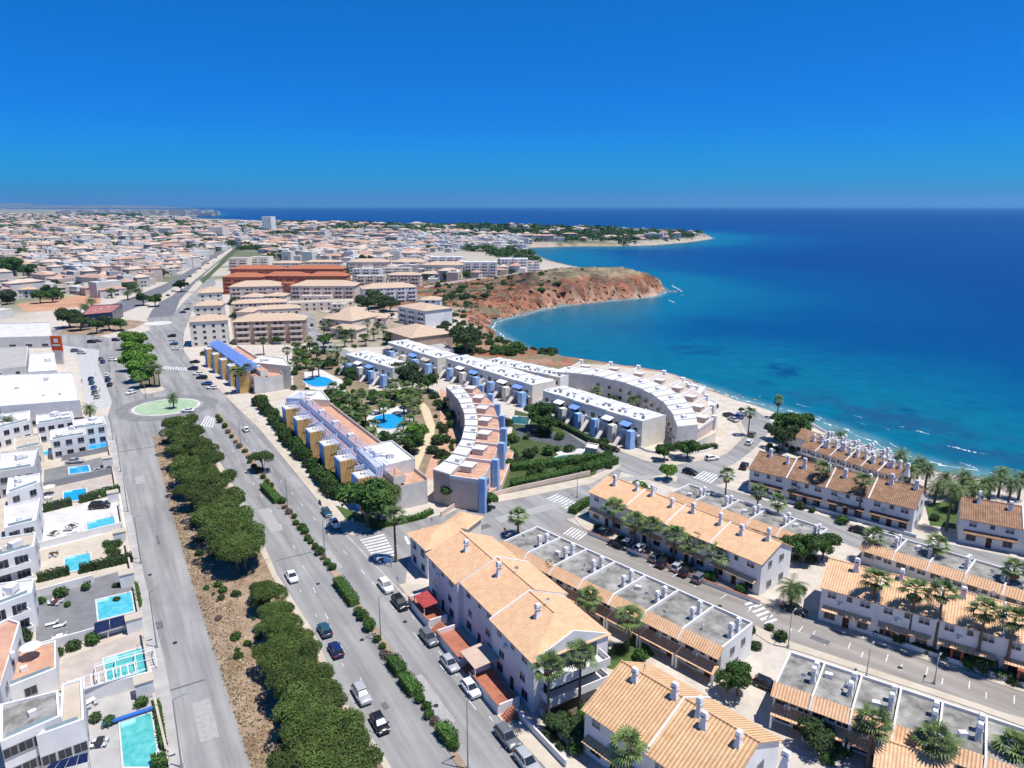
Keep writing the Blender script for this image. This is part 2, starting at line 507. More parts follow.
def polar(r0, r1, ratio, a0, a1, na, fine=False):
    rs = [r0]
    while rs[-1] < r1: rs.append(rs[-1] * (ratio if not (fine and 370 < rs[-1] < 820) else 1.0042))
    rs = np.array(rs); an = np.radians(np.linspace(a0, a1, na))
    X = np.outer(rs, np.sin(an)); Y = np.outer(rs, np.cos(an))
    nr = len(rs)
    i, j = np.meshgrid(np.arange(nr - 1), np.arange(na - 1), indexing='ij')
    a = (i * na + j).ravel()
    F = np.stack([a, a + 1, a + na + 1, a + na], 1)[:, ::-1]
    return X.ravel(), Y.ravel(), F
def np_mesh(name, X, Y, Z, F, mat, cols=None):
    me = bpy.data.meshes.new(name)
    me.vertices.add(len(X)); me.vertices.foreach_set('co', np.stack([X, Y, Z], 1).astype(np.float32).ravel())
    me.loops.add(F.size); me.loops.foreach_set('vertex_index', F.ravel().astype(np.int32))
    me.polygons.add(len(F)); me.polygons.foreach_set('loop_start', np.arange(0, F.size, 4, dtype=np.int32))
    me.update(calc_edges=True)
    me.polygons.foreach_set('use_smooth', np.ones(len(F), bool))
    if cols is not None:
        at = me.color_attributes.new('surface', 'FLOAT_COLOR', 'POINT')
        at.data.foreach_set('color', np.concatenate([cols, np.ones((len(X), 1))], 1).astype(np.float32).ravel())
    me.materials.append(mat)
    o = bpy.data.objects.new(name, me); C.objects.link(o)
    return tag(o, kind='structure')

def attr_mat(name, rough, noise_scale, amt, spec=0.2, bump=0.0, bscale=1.0):
    m = bpy.data.materials.new(name); m.use_nodes = True
    t = m.node_tree; b = t.nodes['Principled BSDF']
    b.inputs['Roughness'].default_value = rough
    b.inputs['Specular IOR Level'].default_value = spec
    at = N(t, 'ShaderNodeAttribute', attribute_name='surface')
    tc = N(t, 'ShaderNodeTexCoord')
    no = N(t, 'ShaderNodeTexNoise', Scale=noise_scale, Detail=10, Roughness=0.7)
    t.links.new(tc.outputs['Object'], no.inputs['Vector'])
    mr = N(t, 'ShaderNodeMapRange')
    mr.inputs['From Min'].default_value = 0.3; mr.inputs['From Max'].default_value = 0.7
    mr.inputs['To Min'].default_value = 1 - amt; mr.inputs['To Max'].default_value = 1 + amt
    t.links.new(no.outputs['Fac'], mr.inputs['Value'])
    sc = N(t, 'ShaderNodeVectorMath', operation='SCALE')
    t.links.new(at.outputs['Color'], sc.inputs[0]); t.links.new(mr.outputs[0], sc.inputs['Scale'])
    t.links.new(sc.outputs[0], b.inputs['Base Color'])
    if bump:
        n2 = N(t, 'ShaderNodeTexNoise', Scale=bscale, Detail=5)
        t.links.new(tc.outputs['Object'], n2.inputs['Vector'])
        bp = N(t, 'ShaderNodeBump', Strength=bump, Distance=0.3)
        t.links.new(n2.outputs['Fac'], bp.inputs['Height']); t.links.new(bp.outputs[0], b.inputs['Normal'])
    return m
def mix(a, b, t):
    t = np.asarray(t)[:, None]
    return a * (1 - t) + b * t

# ground: one sheet to the horizon
X, Y, F = polar(18, 34000, 1.0115, -100, 78, 720, True)
D = shore_dist(X, Y)
Z = land_height(X, Y, D)
hd = seg_dist(X, Y, HL)
dist = np.hypot(X, Y)
c_urban = np.array([[0.48, 0.43, 0.37]]); c_sand = np.array([[0.52, 0.445, 0.355]]); c_red = np.array([[0.26, 0.095, 0.05]])
c_rock = np.array([[0.31, 0.185, 0.125]]); c_scrub = np.array([[0.17, 0.155, 0.09]]); c_far = np.array([[0.30, 0.28, 0.22]]); c_green = np.array([[0.07, 0.10, 0.04]])
n1 = fbm(X / 60, Y / 60); n2 = fbm(X / 16 + 5, Y / 16); n3 = fbm(X / 5 + 3, Y / 5)
cols = mix(c_urban, c_far, sstep(400, 1500, dist))
cols = mix(cols, c_green, sstep(0.50, 0.62, fbm(X / 130, Y / 130)) * sstep(450, 700, dist) * 0.8)
cols = mix(cols, c_sand, (1 - sstep(20, 32, D)) * (1 - sstep(230, 300, Y)))
cliff = (1 - sstep(14, 26, D + (n2 - 0.5) * 16)) * sstep(240, 300, Y) * (1 - sstep(1100, 1500, Y))
cols = mix(cols, mix(c_red, c_rock, sstep(0.35, 0.65, n3)), cliff)
hm = (1 - sstep(70, 130, hd + (n2 - .5) * 30))
hcol = mix(c_red, c_rock, sstep(0.42, 0.62, n3 * 0.5 + n2 * 0.5))
west = 1 - sstep(-20, 45, X + (n1 - 0.5) * 60)               # scrub on the western half, bare red cliff to the east
hcol = mix(hcol, c_scrub, sstep(0.40, 0.56, n2 * 0.6 + n3 * 0.4) * np.clip(west + 0.25 * sstep(3, 8, Z), 0, 1))
hcol = mix(hcol, np.array([[0.115, 0.06, 0.045]]), sstep(3.5, 6, Z + (n3 - .5) * 5) * (1 - sstep(9.5, 11.5, Z)) * sstep(0.34, 0.46, n2) * 0.9)
hcol = mix(hcol, c_scrub * .8, sstep(0.56, 0.66, fbm(X / 4 + 11, Y / 4)) * 0.6)
hcol = mix(hcol, np.array([[0.22, 0.18, 0.11]]), sstep(7.5, 10, Z))
hcol = hcol * (0.78 + 0.5 * sstep(.3, .7, fbm(X / 9 + 7, Y / 9)))[:, None]
band = sstep(.5, .62, fbm(Z / 1.7 + n2 * 2.5, X / 60 + 3, 3))
hcol = hcol * (1 - .48 * band * sstep(-6, -2, Z))[:, None]
cols = mix(cols, hcol, hm)
sh = np.maximum(1 - sstep(5, 11, seg_dist(X, Y, [P(714, 391, -4), P(740, 399, -4), P(768, 407, -4)]) + (n3 - .5) * 6), 1 - sstep(16, 34, seg_dist(X, Y, [P(452, 338), P(490, 346), P(520, 353), P(552, 360)]) + (n3 - .5) * 14))
cols = mix(cols, mix(mix(c_rock, c_red, sstep(.42, .58, n2)), c_scrub, sstep(.45, .55, n3)), sh)
cols = mix(cols, np.array([[0.50, 0.37, 0.28]]), (1 - sstep(2, 6, D)) * sstep(240, 300, Y) * (1 - sstep(2500, 4000, dist)) * 0.8)
GROUND = attr_mat('ground_surface', 0.95, 0.35, 0.22, bump=0.3, bscale=0.5)
np_mesh('ground', X, Y, Z, F, GROUND, cols)

# sea: colour follows the depth (distance from shore), sand channels and seagrass beds
X, Y, F = polar(120, 45000, 1.012, -35, 85, 520)
D = -shore_dist(X, Y)
keep = D > -60
Fk = F[keep[F].any(1)]
dist = np.hypot(X, Y)
bay = fbm(X / 90 + 3, Y / 90, 3)
dd = D + (bay - 0.5) * 90
c0 = np.array([[0.10, 0.22, 0.24]]); c1 = np.array([[0.002, 0.112, 0.172]]); c2 = np.array([[0.000, 0.045, 0.140]]); c3 = np.array([[0.000, 0.016, 0.108]]); c4 = np.array([[0.000, 0.010, 0.085]])
cs = mix(np.repeat(c0, len(X), 0), np.repeat(c1, len(X), 0), sstep(0, 10, D))
cs = mix(cs, np.repeat(c2, len(X), 0), sstep(45, 165, dd))
cs = mix(cs, np.repeat(c3, len(X), 0), sstep(130, 370, dd))
cs = mix(cs, np.repeat(c4, len(X), 0), sstep(500, 2500, dd))
reef = np.exp(-((D - 28) / 18.0) ** 2) * (1 - sstep(255, 330, Y)) * sstep(0.38, 0.56, fbm(X / 15, Y / 11))
cs = mix(cs, np.array([[0.012, 0.055, 0.12]]), reef * 0.75)
for (px, py, rx, ry, a) in [(788, 373, 26, 9, 0.5), (905, 409, 12, 5, 0.3), (765, 385, 14, 6, 0.4), (955, 463, 14, 3, 0.2), (700, 352, 40, 6, 0.3)]:
    q = P(px, py, SEA_Z)
    sx = abs(P(px + rx, py, SEA_Z).x - q.x); sy = abs(P(px, py - ry, SEA_Z).y - q.y)
    e = ((X - q.x) / sx) ** 2 + ((Y - q.y) / sy) ** 2
    cs = mix(cs, np.array([[0.001, 0.022, 0.095]]), sstep(.46, .70, np.exp(-e * .5) * .50 + fbm(X / 9 + px, Y / 5) * .46 + fbm(X / 30, Y / 20 + px) * .36 - .26) * (a + .3))
WATER = attr_mat('sea_water', 0.28, 0.11, 0.20, spec=0.14, bump=0.5, bscale=0.30)
np_mesh('sea', X, Y, np.full(len(X), SEA_Z), Fk, WATER, cs)
FOAM = M('surf_foam', (0.40, 0.48, 0.52), col2=(0.78, 0.80, 0.81), scale=0.9)
mb = MB()
def streak(px0, py0, px1, py1, wd, seed):
    rr = random.Random(seed)
    a, b = P(px0, py0, SEA_Z), P(px1, py1, SEA_Z)
    d = b - a; n = Vector((-d.y, d.x, 0)).normalized()
    k = max(4, int(d.length / 1.2))
    up, lo = [], []
    for i in range(k + 1):
        t = i / k; q = a + d * t + n * math.sin(t * 5 + seed) * 0.5
        ww = wd * (0.25 + 0.75 * math.sin(math.pi * t)) * (0.5 + rr.random())
        up.append((q + n * ww * 0.6)); lo.append(q - n * ww * 0.4)
    for i in range(k):
        for r_ in range(5):                                      # broken crests: many small flecks along the wave
            if rr.random() < 0.62:
                t0 = rr.random() * .6; t1 = t0 + rr.uniform(.08, .3); s1 = rr.random() * .5; s2 = s1 + rr.uniform(.3, .9)
                pa, pb = lo[i].lerp(lo[i + 1], s1), lo[i].lerp(lo[i + 1], s2); qa, qb = up[i].lerp(up[i + 1], s1), up[i].lerp(up[i + 1], s2)
                vs_ = [pa.lerp(qa, t0), pb.lerp(qb, t0 + rr.uniform(-.1, .1)), pb.lerp(qb, t1), pa.lerp(qa, t1 + rr.uniform(-.1, .1))]
                mb.quad(*[(p.x, p.y, SEA_Z + .03 + .002 * r_) for p in vs_])
for i, s in enumerate([(915, 431, 930, 434, 1.6), (946, 446, 986, 454, 2.2), (888, 442, 899, 448, 1.3), (855, 415, 861, 418, .9), (862, 423, 865, 425, .7), (899, 426, 904, 428, .7), (885, 429, 890, 430, .6), (815, 416, 826, 420, 1.4), (795, 404, 815, 408, .8), (548, 350, 557, 353, 2.2), (672, 285, 682, 292, 4), (960, 462, 978, 470, 1.2), (905, 455, 925, 462, 1.0), (668, 300, 676, 303, 3)]):
    streak(*s, i)
cw = [P(a, b, SEA_Z) for a, b in coast_px[:28]]
for i in range(len(cw) - 1):                                   # the thin wash along the waterline
    a, b = cw[i], cw[i + 1]; n = Vector(((b - a).y, -(b - a).x, 0)).normalized()
    k = max(2, int((b - a).length / 1.3)); prev = None
    for j in range(k + 1):
        q = a.lerp(b, j / k); o = 1.2 + .9 * math.sin(j * .35 + i) + .5 * rng.random(); ww = 0.15 + 1.1 * rng.random() ** 2
        cur = (q + n * o, q + n * (o + ww))
        if prev and rng.random() < 0.8:
            mb.quad(*[(p.x, p.y, SEA_Z + .02) for p in (prev[0], prev[1], cur[1], cur[0])])
        prev = cur
tag(obj('surf_foam', mb, FOAM), 'white surf breaking along the waterline and beach', None, None, 'stuff')

# ------------------------------------------------------------------ roads, pavements, medians, soil
L1 = [(107, 416), (118, 450), (144, 576), (164, 660), (185, 768), (230, 960)]
R1 = [(152, 434), (172, 514), (190, 576), (221, 672), (251, 768), (330, 960)]
sheet('side_road', L1 + R1[::-1], 0.02, ASPH)
BL = [(150, 428), (205, 436), (227, 474), (256, 528), (278, 576), (313, 631), (341, 696), (381, 751), (470, 900)]
BR = [(261, 431), (318, 501), (344, 533), (406, 598), (441, 647), (481, 698), (506, 726), (545, 768), (650, 900)]
sheet('boulevard', BL + BR[::-1], 0.024, ASPH)
sheet('roundabout_road', [(100, 346), (128, 338), (150, 330), (147, 318), (172, 316), (184, 330), (183, 350), (200, 372), (225, 395), (261, 431), (230, 436), (205, 436), (152, 436), (107, 418), (112, 402), (106, 385), (98, 365)], 0.028, ASPH)
sheet('cross_street', [(330, 517), (356, 534), (406, 524), (456, 510), (512, 500), (592, 484), (622, 470), (604, 515), (566, 519), (584, 531), (545, 562), (470, 552), (440, 556), (408, 562), (404, 594)], 0.032, ASPH)
sheet('terrace_road', [(566, 519), (584, 529), (652, 556), (697, 574), (768, 606), (813, 623), (1024, 693), (1150, 735), (1150, 765), (1024, 718), (983, 706), (793, 643), (768, 636), (662, 594), (540, 550)], 0.036, ASPH2)
sheet('beach_road', [(592, 484), (602, 458), (587, 446), (554, 424), (548, 417), (557, 417), (600, 440), (619, 451), (644, 461), (672, 466), (712, 459), (727, 454), (747, 434), (738, 416), (752, 408), (775, 424), (766, 436), (754, 449), (737, 462), (722, 470), (735, 480), (690, 492), (622, 472)], 0.040, ASPH)
sheet('garden_road', [(690, 478), (768, 501), (860, 526), (1024, 560), (1150, 585), (1150, 615), (1024, 588), (860, 549), (780, 521), (690, 497)], 0.044, ASPH)
sheet('parking_road', [(0, 328), (60, 330), (110, 338), (150, 331), (150, 345), (118, 352), (100, 350), (60, 345), (0, 340)], 0.02, ASPH)
sheet('highway', [(95, 310), (133, 297), (165, 284), (186, 272), (205, 260), (229, 246), (240, 243), (236, 250), (214, 266), (196, 282), (180, 300), (172, 320), (147, 320), (152, 310), (160, 302), (140, 306), (110, 318)], 0.02, M('highway_asphalt', (0.11, 0.115, 0.125), col2=(0.18, 0.18, 0.19), scale=.3, detail=8))
sheet('access_road', [(170, 318), (178, 308), (196, 290), (206, 280), (214, 277), (216, 284), (204, 298), (192, 312), (184, 332)], 0.024, ASPH)
sheet('apartment_street', [(300, 312), (313, 313), (316, 328), (330, 342), (350, 352), (380, 362), (372, 366), (340, 356), (316, 345), (304, 328)], 0.02, ASPH)
sheet('highway_median', [(146, 309), (170, 297), (190, 284), (212, 266), (233, 249), (231, 248), (208, 262), (186, 279), (166, 292), (144, 304)], 0.03, PAVE)
sheet('highway_verge', [(200, 280), (214, 268), (228, 254), (236, 247), (238, 249), (228, 260), (214, 273), (203, 284)], 0.04, M('green_verge', (0.04, 0.07, 0.02), col2=(0.10, 0.12, 0.05), scale=.1, detail=8))
# pavements: raised kerbs
def raised(name, px, h, mat, side=KERB):
    mb = MB(); mb.prism(poly(px), 0, h, 1, 0)
    return tag(obj(name, mb, [mat, side]), kind='structure')
raised('villa_pavement', [(98, 416), (107, 416), (118, 450), (144, 576), (164, 660), (185, 768), (230, 960), (205, 960), (169, 768), (152, 690), (137, 590), (122, 500), (108, 446)], 0.13, PAVEG)
raised('boulevard_pavement', [(261, 431), (318, 501), (344, 533), (352, 536), (372, 530), (366, 524), (345, 520), (324, 497), (270, 431), (236, 400), (222, 386), (199, 362), (196, 365), (225, 396)], 0.13, PAVE)
raised('terrace_pavement', [(399, 585), (410, 600), (441, 647), (481, 698), (506, 726), (545, 768), (650, 900), (674, 900), (566, 768), (522, 716), (456, 646), (424, 604), (410, 583)], 0.13, PAVE)
raised('junction_pavement', [(584, 529), (652, 556), (697, 574), (768, 606), (813, 623), (1024, 693), (1150, 735), (1150, 726), (1024, 684), (818, 616), (770, 600), (700, 568), (656, 550), (592, 522), (584, 515), (578, 513), (574, 519)], 0.13, PAVE)
raised('lower_pavement', [(793, 643), (983, 706), (1150, 765), (1150, 774), (980, 711), (800, 652), (770, 644), (752, 632), (756, 626), (772, 634)], 0.13, PAVE)
raised('seaside_pavement', [(619, 451), (644, 461), (672, 466), (712, 459), (727, 454), (747, 434), (738, 416), (734, 418), (742, 434), (724, 450), (708, 455), (674, 461), (650, 456), (622, 446), (600, 434), (560, 413), (557, 417), (600, 440)], 0.13, PAVE)
raised('hedge_pavement', [(456, 510), (512, 500), (592, 484), (619, 468), (621, 464), (590, 477), (512, 493), (452, 505), (443, 512), (440, 518)], 0.13, PAVE)
# the dry verge between the side road and the boulevard
VR = [(152, 436), (160, 432), (205, 438), (227, 474), (256, 528), (278, 576), (313, 631), (341, 696), (381, 751), (470, 900)]
mb_soil = sheet('dry_verge', [(152, 436), (172, 514), (190, 576), (221, 672), (251, 768), (330, 960)] + [(460, 900), (376, 751), (337, 697), (309, 633), (274, 578), (252, 530), (224, 476), (200, 439)], 0.03, SOIL)
raised('verge_kerb', [(205, 437), (227, 474), (256, 528), (278, 576), (313, 631), (341, 696), (381, 751), (470, 900), (462, 900), (374, 753), (335, 699), (308, 635), (273, 579), (251, 531), (223, 477), (201, 439)], 0.10, PAVE)
raised('boulevard_median', [(216, 414), (219, 413), (245, 447), (270, 481), (295, 516), (325, 556), (341, 576), (386, 641), (421, 693), (467, 768), (560, 900), (548, 900), (458, 768), (413, 694), (378, 642), (334, 577), (319, 558), (289, 517), (264, 482), (239, 448)], 0.14, SOIL)
# roundabout
c = P(166.5, 407); e = P(195, 407)
def disc(name, cx, cy, r, z0, z1, mat, side=KERB, n=40):
    mb = MB(); mb.prism([(cx + r * math.cos(2 * math.pi * k / n), cy + r * math.sin(2 * math.pi * k / n)) for k in range(n)], z0, z1, 1, 0)
    return tag(obj(name, mb, [mat, side]), kind='structure')
PALEG = M('pale_green_turf', (0.25, 0.36, 0.22), col2=(0.35, 0.45, 0.30), scale=0.3)
disc('roundabout_kerb', c.x, c.y, abs(e.x - c.x) + 1.0, 0, 0.12, PAVEW)
disc('roundabout_lawn', c.x, c.y, abs(e.x - c.x), 0.1, 0.2, PALEG)
c2_ = P(158, 323.5)
disc('roundabout_island', c2_.x, c2_.y, 8.0, 0, 0.15, PAVEW)
raised('splitter_island', [(150, 372), (165, 390), (150, 394), (143, 394), (138, 389)], 0.10, PAVE)
raised('tree_island', [(126, 338), (140, 336), (152, 360), (160, 386), (142, 389), (133, 374)], 0.13, M('dark_soil', (0.10, 0.09, 0.05), col2=(0.20, 0.17, 0.10)))  # island soil in a darker brown than the dry verge
raised('park_island', [(60, 334), (100, 336), (135, 328), (147, 322), (130, 320), (100, 322), (62, 326)], 0.12, SOIL)
raised('junction_island', [(652, 478), (668, 473), (678, 477), (676, 482), (660, 482)], 0.12, PAVE)
# paved lots and gardens
sheet('car_park', [(60, 345), (100, 350), (106, 385), (112, 404), (96, 412), (84, 402), (78, 360)], 0.016, M('concrete_lot', (0.36, 0.36, 0.36), col2=(0.46, 0.46, 0.45)))
sheet('terrace_forecourt', [(199, 350), (222, 372), (244, 392), (262, 402), (300, 398), (258, 380), (214, 344)], 0.012, PAVE)
sheet('pool_terrace', [(304, 372), (322, 370), (342, 380), (346, 392), (326, 392), (306, 388)], 0.03, PAVEW)
sheet('courtyard_ground', [(292, 348), (350, 352), (372, 372), (366, 402), (330, 398), (294, 396)], 0.014, M('garden_ground', (0.16, 0.13, 0.08), col2=(0.30, 0.22, 0.15), scale=0.2, detail=7))
sheet('garden_soil', [(300, 392), (345, 392), (430, 388), (445, 410), (440, 440), (430, 470), (420, 480), (400, 440), (360, 430)], 0.018, M('garden_ground', (0.16, 0.13, 0.08), col2=(0.30, 0.22, 0.15), scale=0.2, detail=7))
sheet('garden_path', [(424, 402), (430, 410), (435, 425), (434, 440), (424, 455), (418, 470), (413, 466), (416, 452), (424, 440), (427, 428), (422, 412), (418, 404)], 0.03, M('yellow_path', (0.50, 0.41, 0.26), col2=(0.58, 0.49, 0.33)))
sheet('pool_surround', [(368, 414), (378, 408), (400, 406), (414, 412), (416, 424), (408, 436), (390, 438), (374, 432), (366, 422)], 0.034, PAVEW)
sheet('crescent_garden', [(440, 388), (450, 396), (462, 410), (464, 432), (456, 452), (440, 468), (432, 480), (424, 478), (430, 460), (440, 440), (440, 420)], 0.022, TERRA)
sheet('hedge_garden', [(515, 410), (550, 420), (600, 446), (620, 462), (590, 478), (512, 494), (460, 505), (508, 460)], 0.014, M('garden_green', (0.03, 0.055, 0.015), col2=(0.075, 0.10, 0.03), scale=0.5, detail=8))
sheet('garden_court', [(516, 427), (534, 427), (592, 441), (584, 449), (548, 444), (518, 437)], 0.03, M('dark_court', (0.06, 0.065, 0.075), col2=(0.10, 0.11, 0.12)))
sheet('tennis_court', [(556, 452), (590, 447), (602, 454), (580, 461), (560, 458)], 0.03, PAVEW)
ring = MB(); rc_ = P(166.5, 407); rr0 = abs(P(195, 407).x - rc_.x) + 2.0
for k in range(48):
    a0, a1 = 2 * math.pi * k / 48, 2 * math.pi * (k + 1) / 48
    w0, w1 = rr0 + 4.5 + .6 * math.sin(3 * a0), rr0 + 4.5 + .6 * math.sin(3 * a1)
    ring.quad(*[(rc_.x + r_ * math.cos(a_), rc_.y + r_ * math.sin(a_), .046) for r_, a_ in ((rr0, a0), (w0, a0), (w1, a1), (rr0, a1))])
struct('worn_asphalt_ring', ring, M('worn_asphalt', (0.145, 0.145, 0.148), col2=(0.235, 0.235, 0.23), scale=.5, detail=8))
sheet('apartment_gardens', [(228, 300), (345, 300), (420, 302), (430, 345), (350, 348), (316, 340), (300, 345), (234, 345)], 0.008, M('apartment_ground', (0.20, 0.17, 0.11), col2=(0.38, 0.33, 0.25), scale=.12, detail=8))
sheet('red_field', [(16, 304), (60, 298), (92, 293), (102, 296), (100, 304), (60, 310), (26, 312)], 0.012, REDSOIL)
sheet('dry_lot', [(640, 418), (690, 410), (728, 430), (722, 446), (706, 453), (676, 458), (645, 452), (626, 440)], 0.014, PAVE)
sheet('house_garden', [(600, 655), (640, 634), (655, 655), (625, 672), (606, 668)], 0.03, LAWN)
sheet('front_garden', [(540, 715), (580, 695), (590, 725), (565, 748), (552, 738)], 0.03, M('dark_garden_soil', (0.06, 0.06, 0.03), col2=(0.13, 0.10, 0.06)))  # dark brown planting soil
sheet('corner_garden', [(335, 505), (380, 520), (400, 520), (430, 512), (425, 522), (372, 531), (352, 527)], 0.03, LAWN)
sheet('palm_garden', [(925, 505), (950, 500), (990, 505), (1000, 520), (960, 530), (930, 525)], 0.03, LAWN)
sheet('villa_lawn', [(60, 384), (100, 395), (100, 412), (60, 404)], 0.012, PAVE)
# road markings
def dashes(name, pts_px, dash, gap, wd, z):
    mb = MB(); pts = poly(pts_px); carry = 0.0
    for a, b in zip(pts[:-1], pts[1:]):
        d = (b - a); L = d.length; d = d / L; n = Vector((-d.y, d.x, 0)) * wd / 2; s = 0.0
        while s + dash < L:
            p, q = a + d * s, a + d * (s + dash)
            mb.quad((p - n).to_tuple()[:2] + (z,), (q - n).to_tuple()[:2] + (z,), (q + n).to_tuple()[:2] + (z,), (p + n).to_tuple()[:2] + (z,))
            s += dash + gap
    return tag(obj(name, mb, PAINT), kind='structure')
dashes('lane_markings', [(232, 450), (293, 545), (340, 645), (410, 760)], 2.2, 7.5, 0.13, 0.045)
dashes('lane_markings', [(246, 440), (300, 503), (372, 582), (440, 665), (510, 752)], 2.2, 7.5, 0.13, 0.045)
dashes('parking_markings', [(300, 590), (326, 632), (355, 690), (400, 762)], 1.0, 8.6, 0.12, 0.045)
dashes('parking_markings', [(412, 616), (470, 693), (500, 730)], 1.2, 4.6, 0.14, 0.045)
dashes('parking_markings', [(610, 545), (697, 585), (768, 617), (813, 634), (1024, 703)], 0.16, 5.4, 2.2, 0.055)
dashes('parking_markings', [(790, 631), (990, 697)], 0.16, 5.4, 1.8, 0.055)
dashes('stop_markings', [(408, 566), (470, 552)], 8, 1, 0.3, 0.05)
dashes('highway_markings', [(160, 300), (186, 283), (210, 266)], 8, 14, 0.4, 0.045)
def zebra(A, B, Cc, Dd, n, z):
    mb = MB(); a, b, c, d = [P(*q) for q in (A, B, Cc, Dd)]
    for i in range(n):
        t0, t1 = i / n, (i + 0.52) / n
        mb.quad(*[(p.x, p.y, z) for p in (a.lerp(b, t0), a.lerp(b, t1), d.lerp(c, t1), d.lerp(c, t0))])
    return tag(obj('zebra_crossing', mb, PAINT), kind='structure')
zebra((360, 540), (376, 561), (397, 557), (384, 534), 8, 0.05)
zebra((546, 499), (567, 510), (578, 503), (557, 494), 7, 0.05)
zebra((563, 534), (580, 541), (589, 534), (572, 527), 6, 0.05)
zebra((693, 478), (712, 484), (722, 476), (704, 471), 6, 0.055)
zebra((744, 604), (768, 627), (780, 622), (756, 600), 6, 0.055)
zebra((162, 369), (190, 371), (192, 368), (164, 366), 11, 0.05)
zebra((200, 426), (214, 428), (216, 418), (206, 416), 5, 0.05)
zebra((408, 545), (432, 533), (425, 527), (404, 537), 5, 0.05)
# repair patches, joints and manholes in the asphalt
PATCH = M('asphalt_patch', (0.10, 0.10, 0.105), col2=(0.16, 0.16, 0.165), scale=1.5, detail=8)
PATCHL = M('asphalt_patch_pale', (0.28, 0.275, 0.265), col2=(0.37, 0.36, 0.35), scale=1.5, detail=8)
rp_ = random.Random(21)
def road_patch(px, py, ln, wd, heading, mat, z):
    q = P(px, py); d = Vector((math.sin(heading), math.cos(heading), 0)); n = Vector((d.y, -d.x, 0)); mb = MB(); k = 6; L_, R_ = [], []
    for i in range(k + 1):
        s = (i / k - .5) * ln; L_.append(q + d * s - n * wd * .5 * rp_.uniform(.96, 1.04)); R_.append(q + d * s + n * wd * .5 * rp_.uniform(.96, 1.04))
    for i in range(k): mb.quad(*[(p.x, p.y, z) for p in (L_[i], R_[i], R_[i + 1], L_[i + 1])])
    tag(obj('asphalt_patch', mb, mat), kind='structure')
HDG = R(-31)
for i, (px, py, ln, wd, hd_, mt) in enumerate([(139, 449, .5, 13, HDG, PATCH), (157, 626, 2.6, 1.9, HDG, PATCH), (172, 690, .35, 9, HDG, PATCH), (158, 540, 5, .5, HDG, PATCH), (140, 480, 6, 2.2, HDG, PATCHL), (205, 720, 9, 2.4, HDG, PATCHL),
        (385, 706, 1.6, .8, HDG, PATCH), (296, 556, .3, 8, HDG, PATCH), (330, 560, 9, 2.6, HDG, PATCHL), (430, 700, 12, 2.6, HDG, PATCHL), (270, 520, 14, 2.6, HDG, PATCHL),
        (530, 512, 18, 3.2, R(58), PATCHL), (480, 528, 5, 2, R(58), PATCH), (820, 640, 3, 1.4, R(131), PATCH), (640, 478, 12, 2.4, R(80), PATCHL), (158, 540, 3, .5, HDG, PATCH)]):
    road_patch(px, py, ln, wd, hd_, mt, 0.049 + .0006 * i)
for i, (px, py) in enumerate([(175, 643), (150, 575), (318, 584), (362, 640), (436, 706), (405, 622), (470, 540), (230, 470), (250, 470), (720, 606), (900, 668)]):
    q = P(px, py); mb = MB(); mb.prism([(q.x + .38 * math.cos(k * math.pi / 6), q.y + .38 * math.sin(k * math.pi / 6)) for k in range(12)], .02, .075, 0)
    tag(obj('manhole_cover', mb, DARKM), 'round dark manhole cover in the road, {n} from the roundabout', 'manhole cover', 'manhole covers of the roads')
# ------------------------------------------------------------------ building kit
_mc = {}
OUTL = {}
def window_mesh(w_, h_, kind):
    k = ('w', w_, h_, kind)
    if k not in _mc:
        a = MB(); t = 0.09
        fm = {'glass': FRAME, 'shutter': FRAME, 'dark': GREYF, 'arch': FRAME}[kind]
        a.box(-w_ / 2 - t, w_ / 2 + t, -0.07, 0, h_, h_ + t); a.box(-w_ / 2 - t, w_ / 2 + t, -0.12, 0, -t, 0)
        a.box(-w_ / 2 - t, -w_ / 2, -0.07, 0, 0, h_); a.box(w_ / 2, w_ / 2 + t, -0.07, 0, 0, h_)
        if w_ > 0.9: a.box(-0.03, 0.03, -0.055, 0, 0, h_)
        p = MB(); p.box(-w_ / 2, w_ / 2, -0.035, 0.0, 0.0, h_)
        if kind == 'shutter': p = MB(); p.box(-w_ / 2, w_ / 2, -0.035, 0, 0, h_ * 0.45); p.box(-w_ / 2, w_ / 2, -0.05, 0, h_ * 0.45, h_, 1)
        _mc[k] = (a.mesh('window', fm), p.mesh('pane', [GLASS, SHUT]))
    return _mc[k]
def add_window(root, x, y, z, ang, w_, h_, kind='glass', simple=False):
    if simple:
        k = ('s', w_, h_, kind)
        if k not in _mc:
            a = MB(); a.box(-w_ / 2 - .1, w_ / 2 + .1, -0.06, 0, -.1, h_ + .1, 0); a.box(-w_ / 2, w_ / 2, -0.10, -0.05, 0, h_, 1)
            _mc[k] = a.mesh('window', [FRAME, SHUT if kind == 'shutter' else GLASS])
        return obj('window', _mc[k], None, root, (x, y, z), ang)
    a, p = window_mesh(w_, h_, kind)
    o = obj('window', a, None, root, (x, y, z), ang)
    obj('pane', p, None, o)
    return o
def facade(root, ax, ay, bx, by, zs, n, w_, h_, kind='glass', simple=False, m0=0.0, skip=()):
    """n windows per storey along the wall a->b; the outside is on the right of a->b."""
    L = math.hypot(bx - ax, by - ay); ang = math.atan2(by - ay, bx - ax)
    for z in zs:
        for i in range(n):
            if (i in skip): continue
            t = (m0 + (L - 2 * m0) * (i + 0.5) / n) / L
            add_window(root, ax + (bx - ax) * t, ay + (by - ay) * t, z, ang, w_, h_, kind, simple)
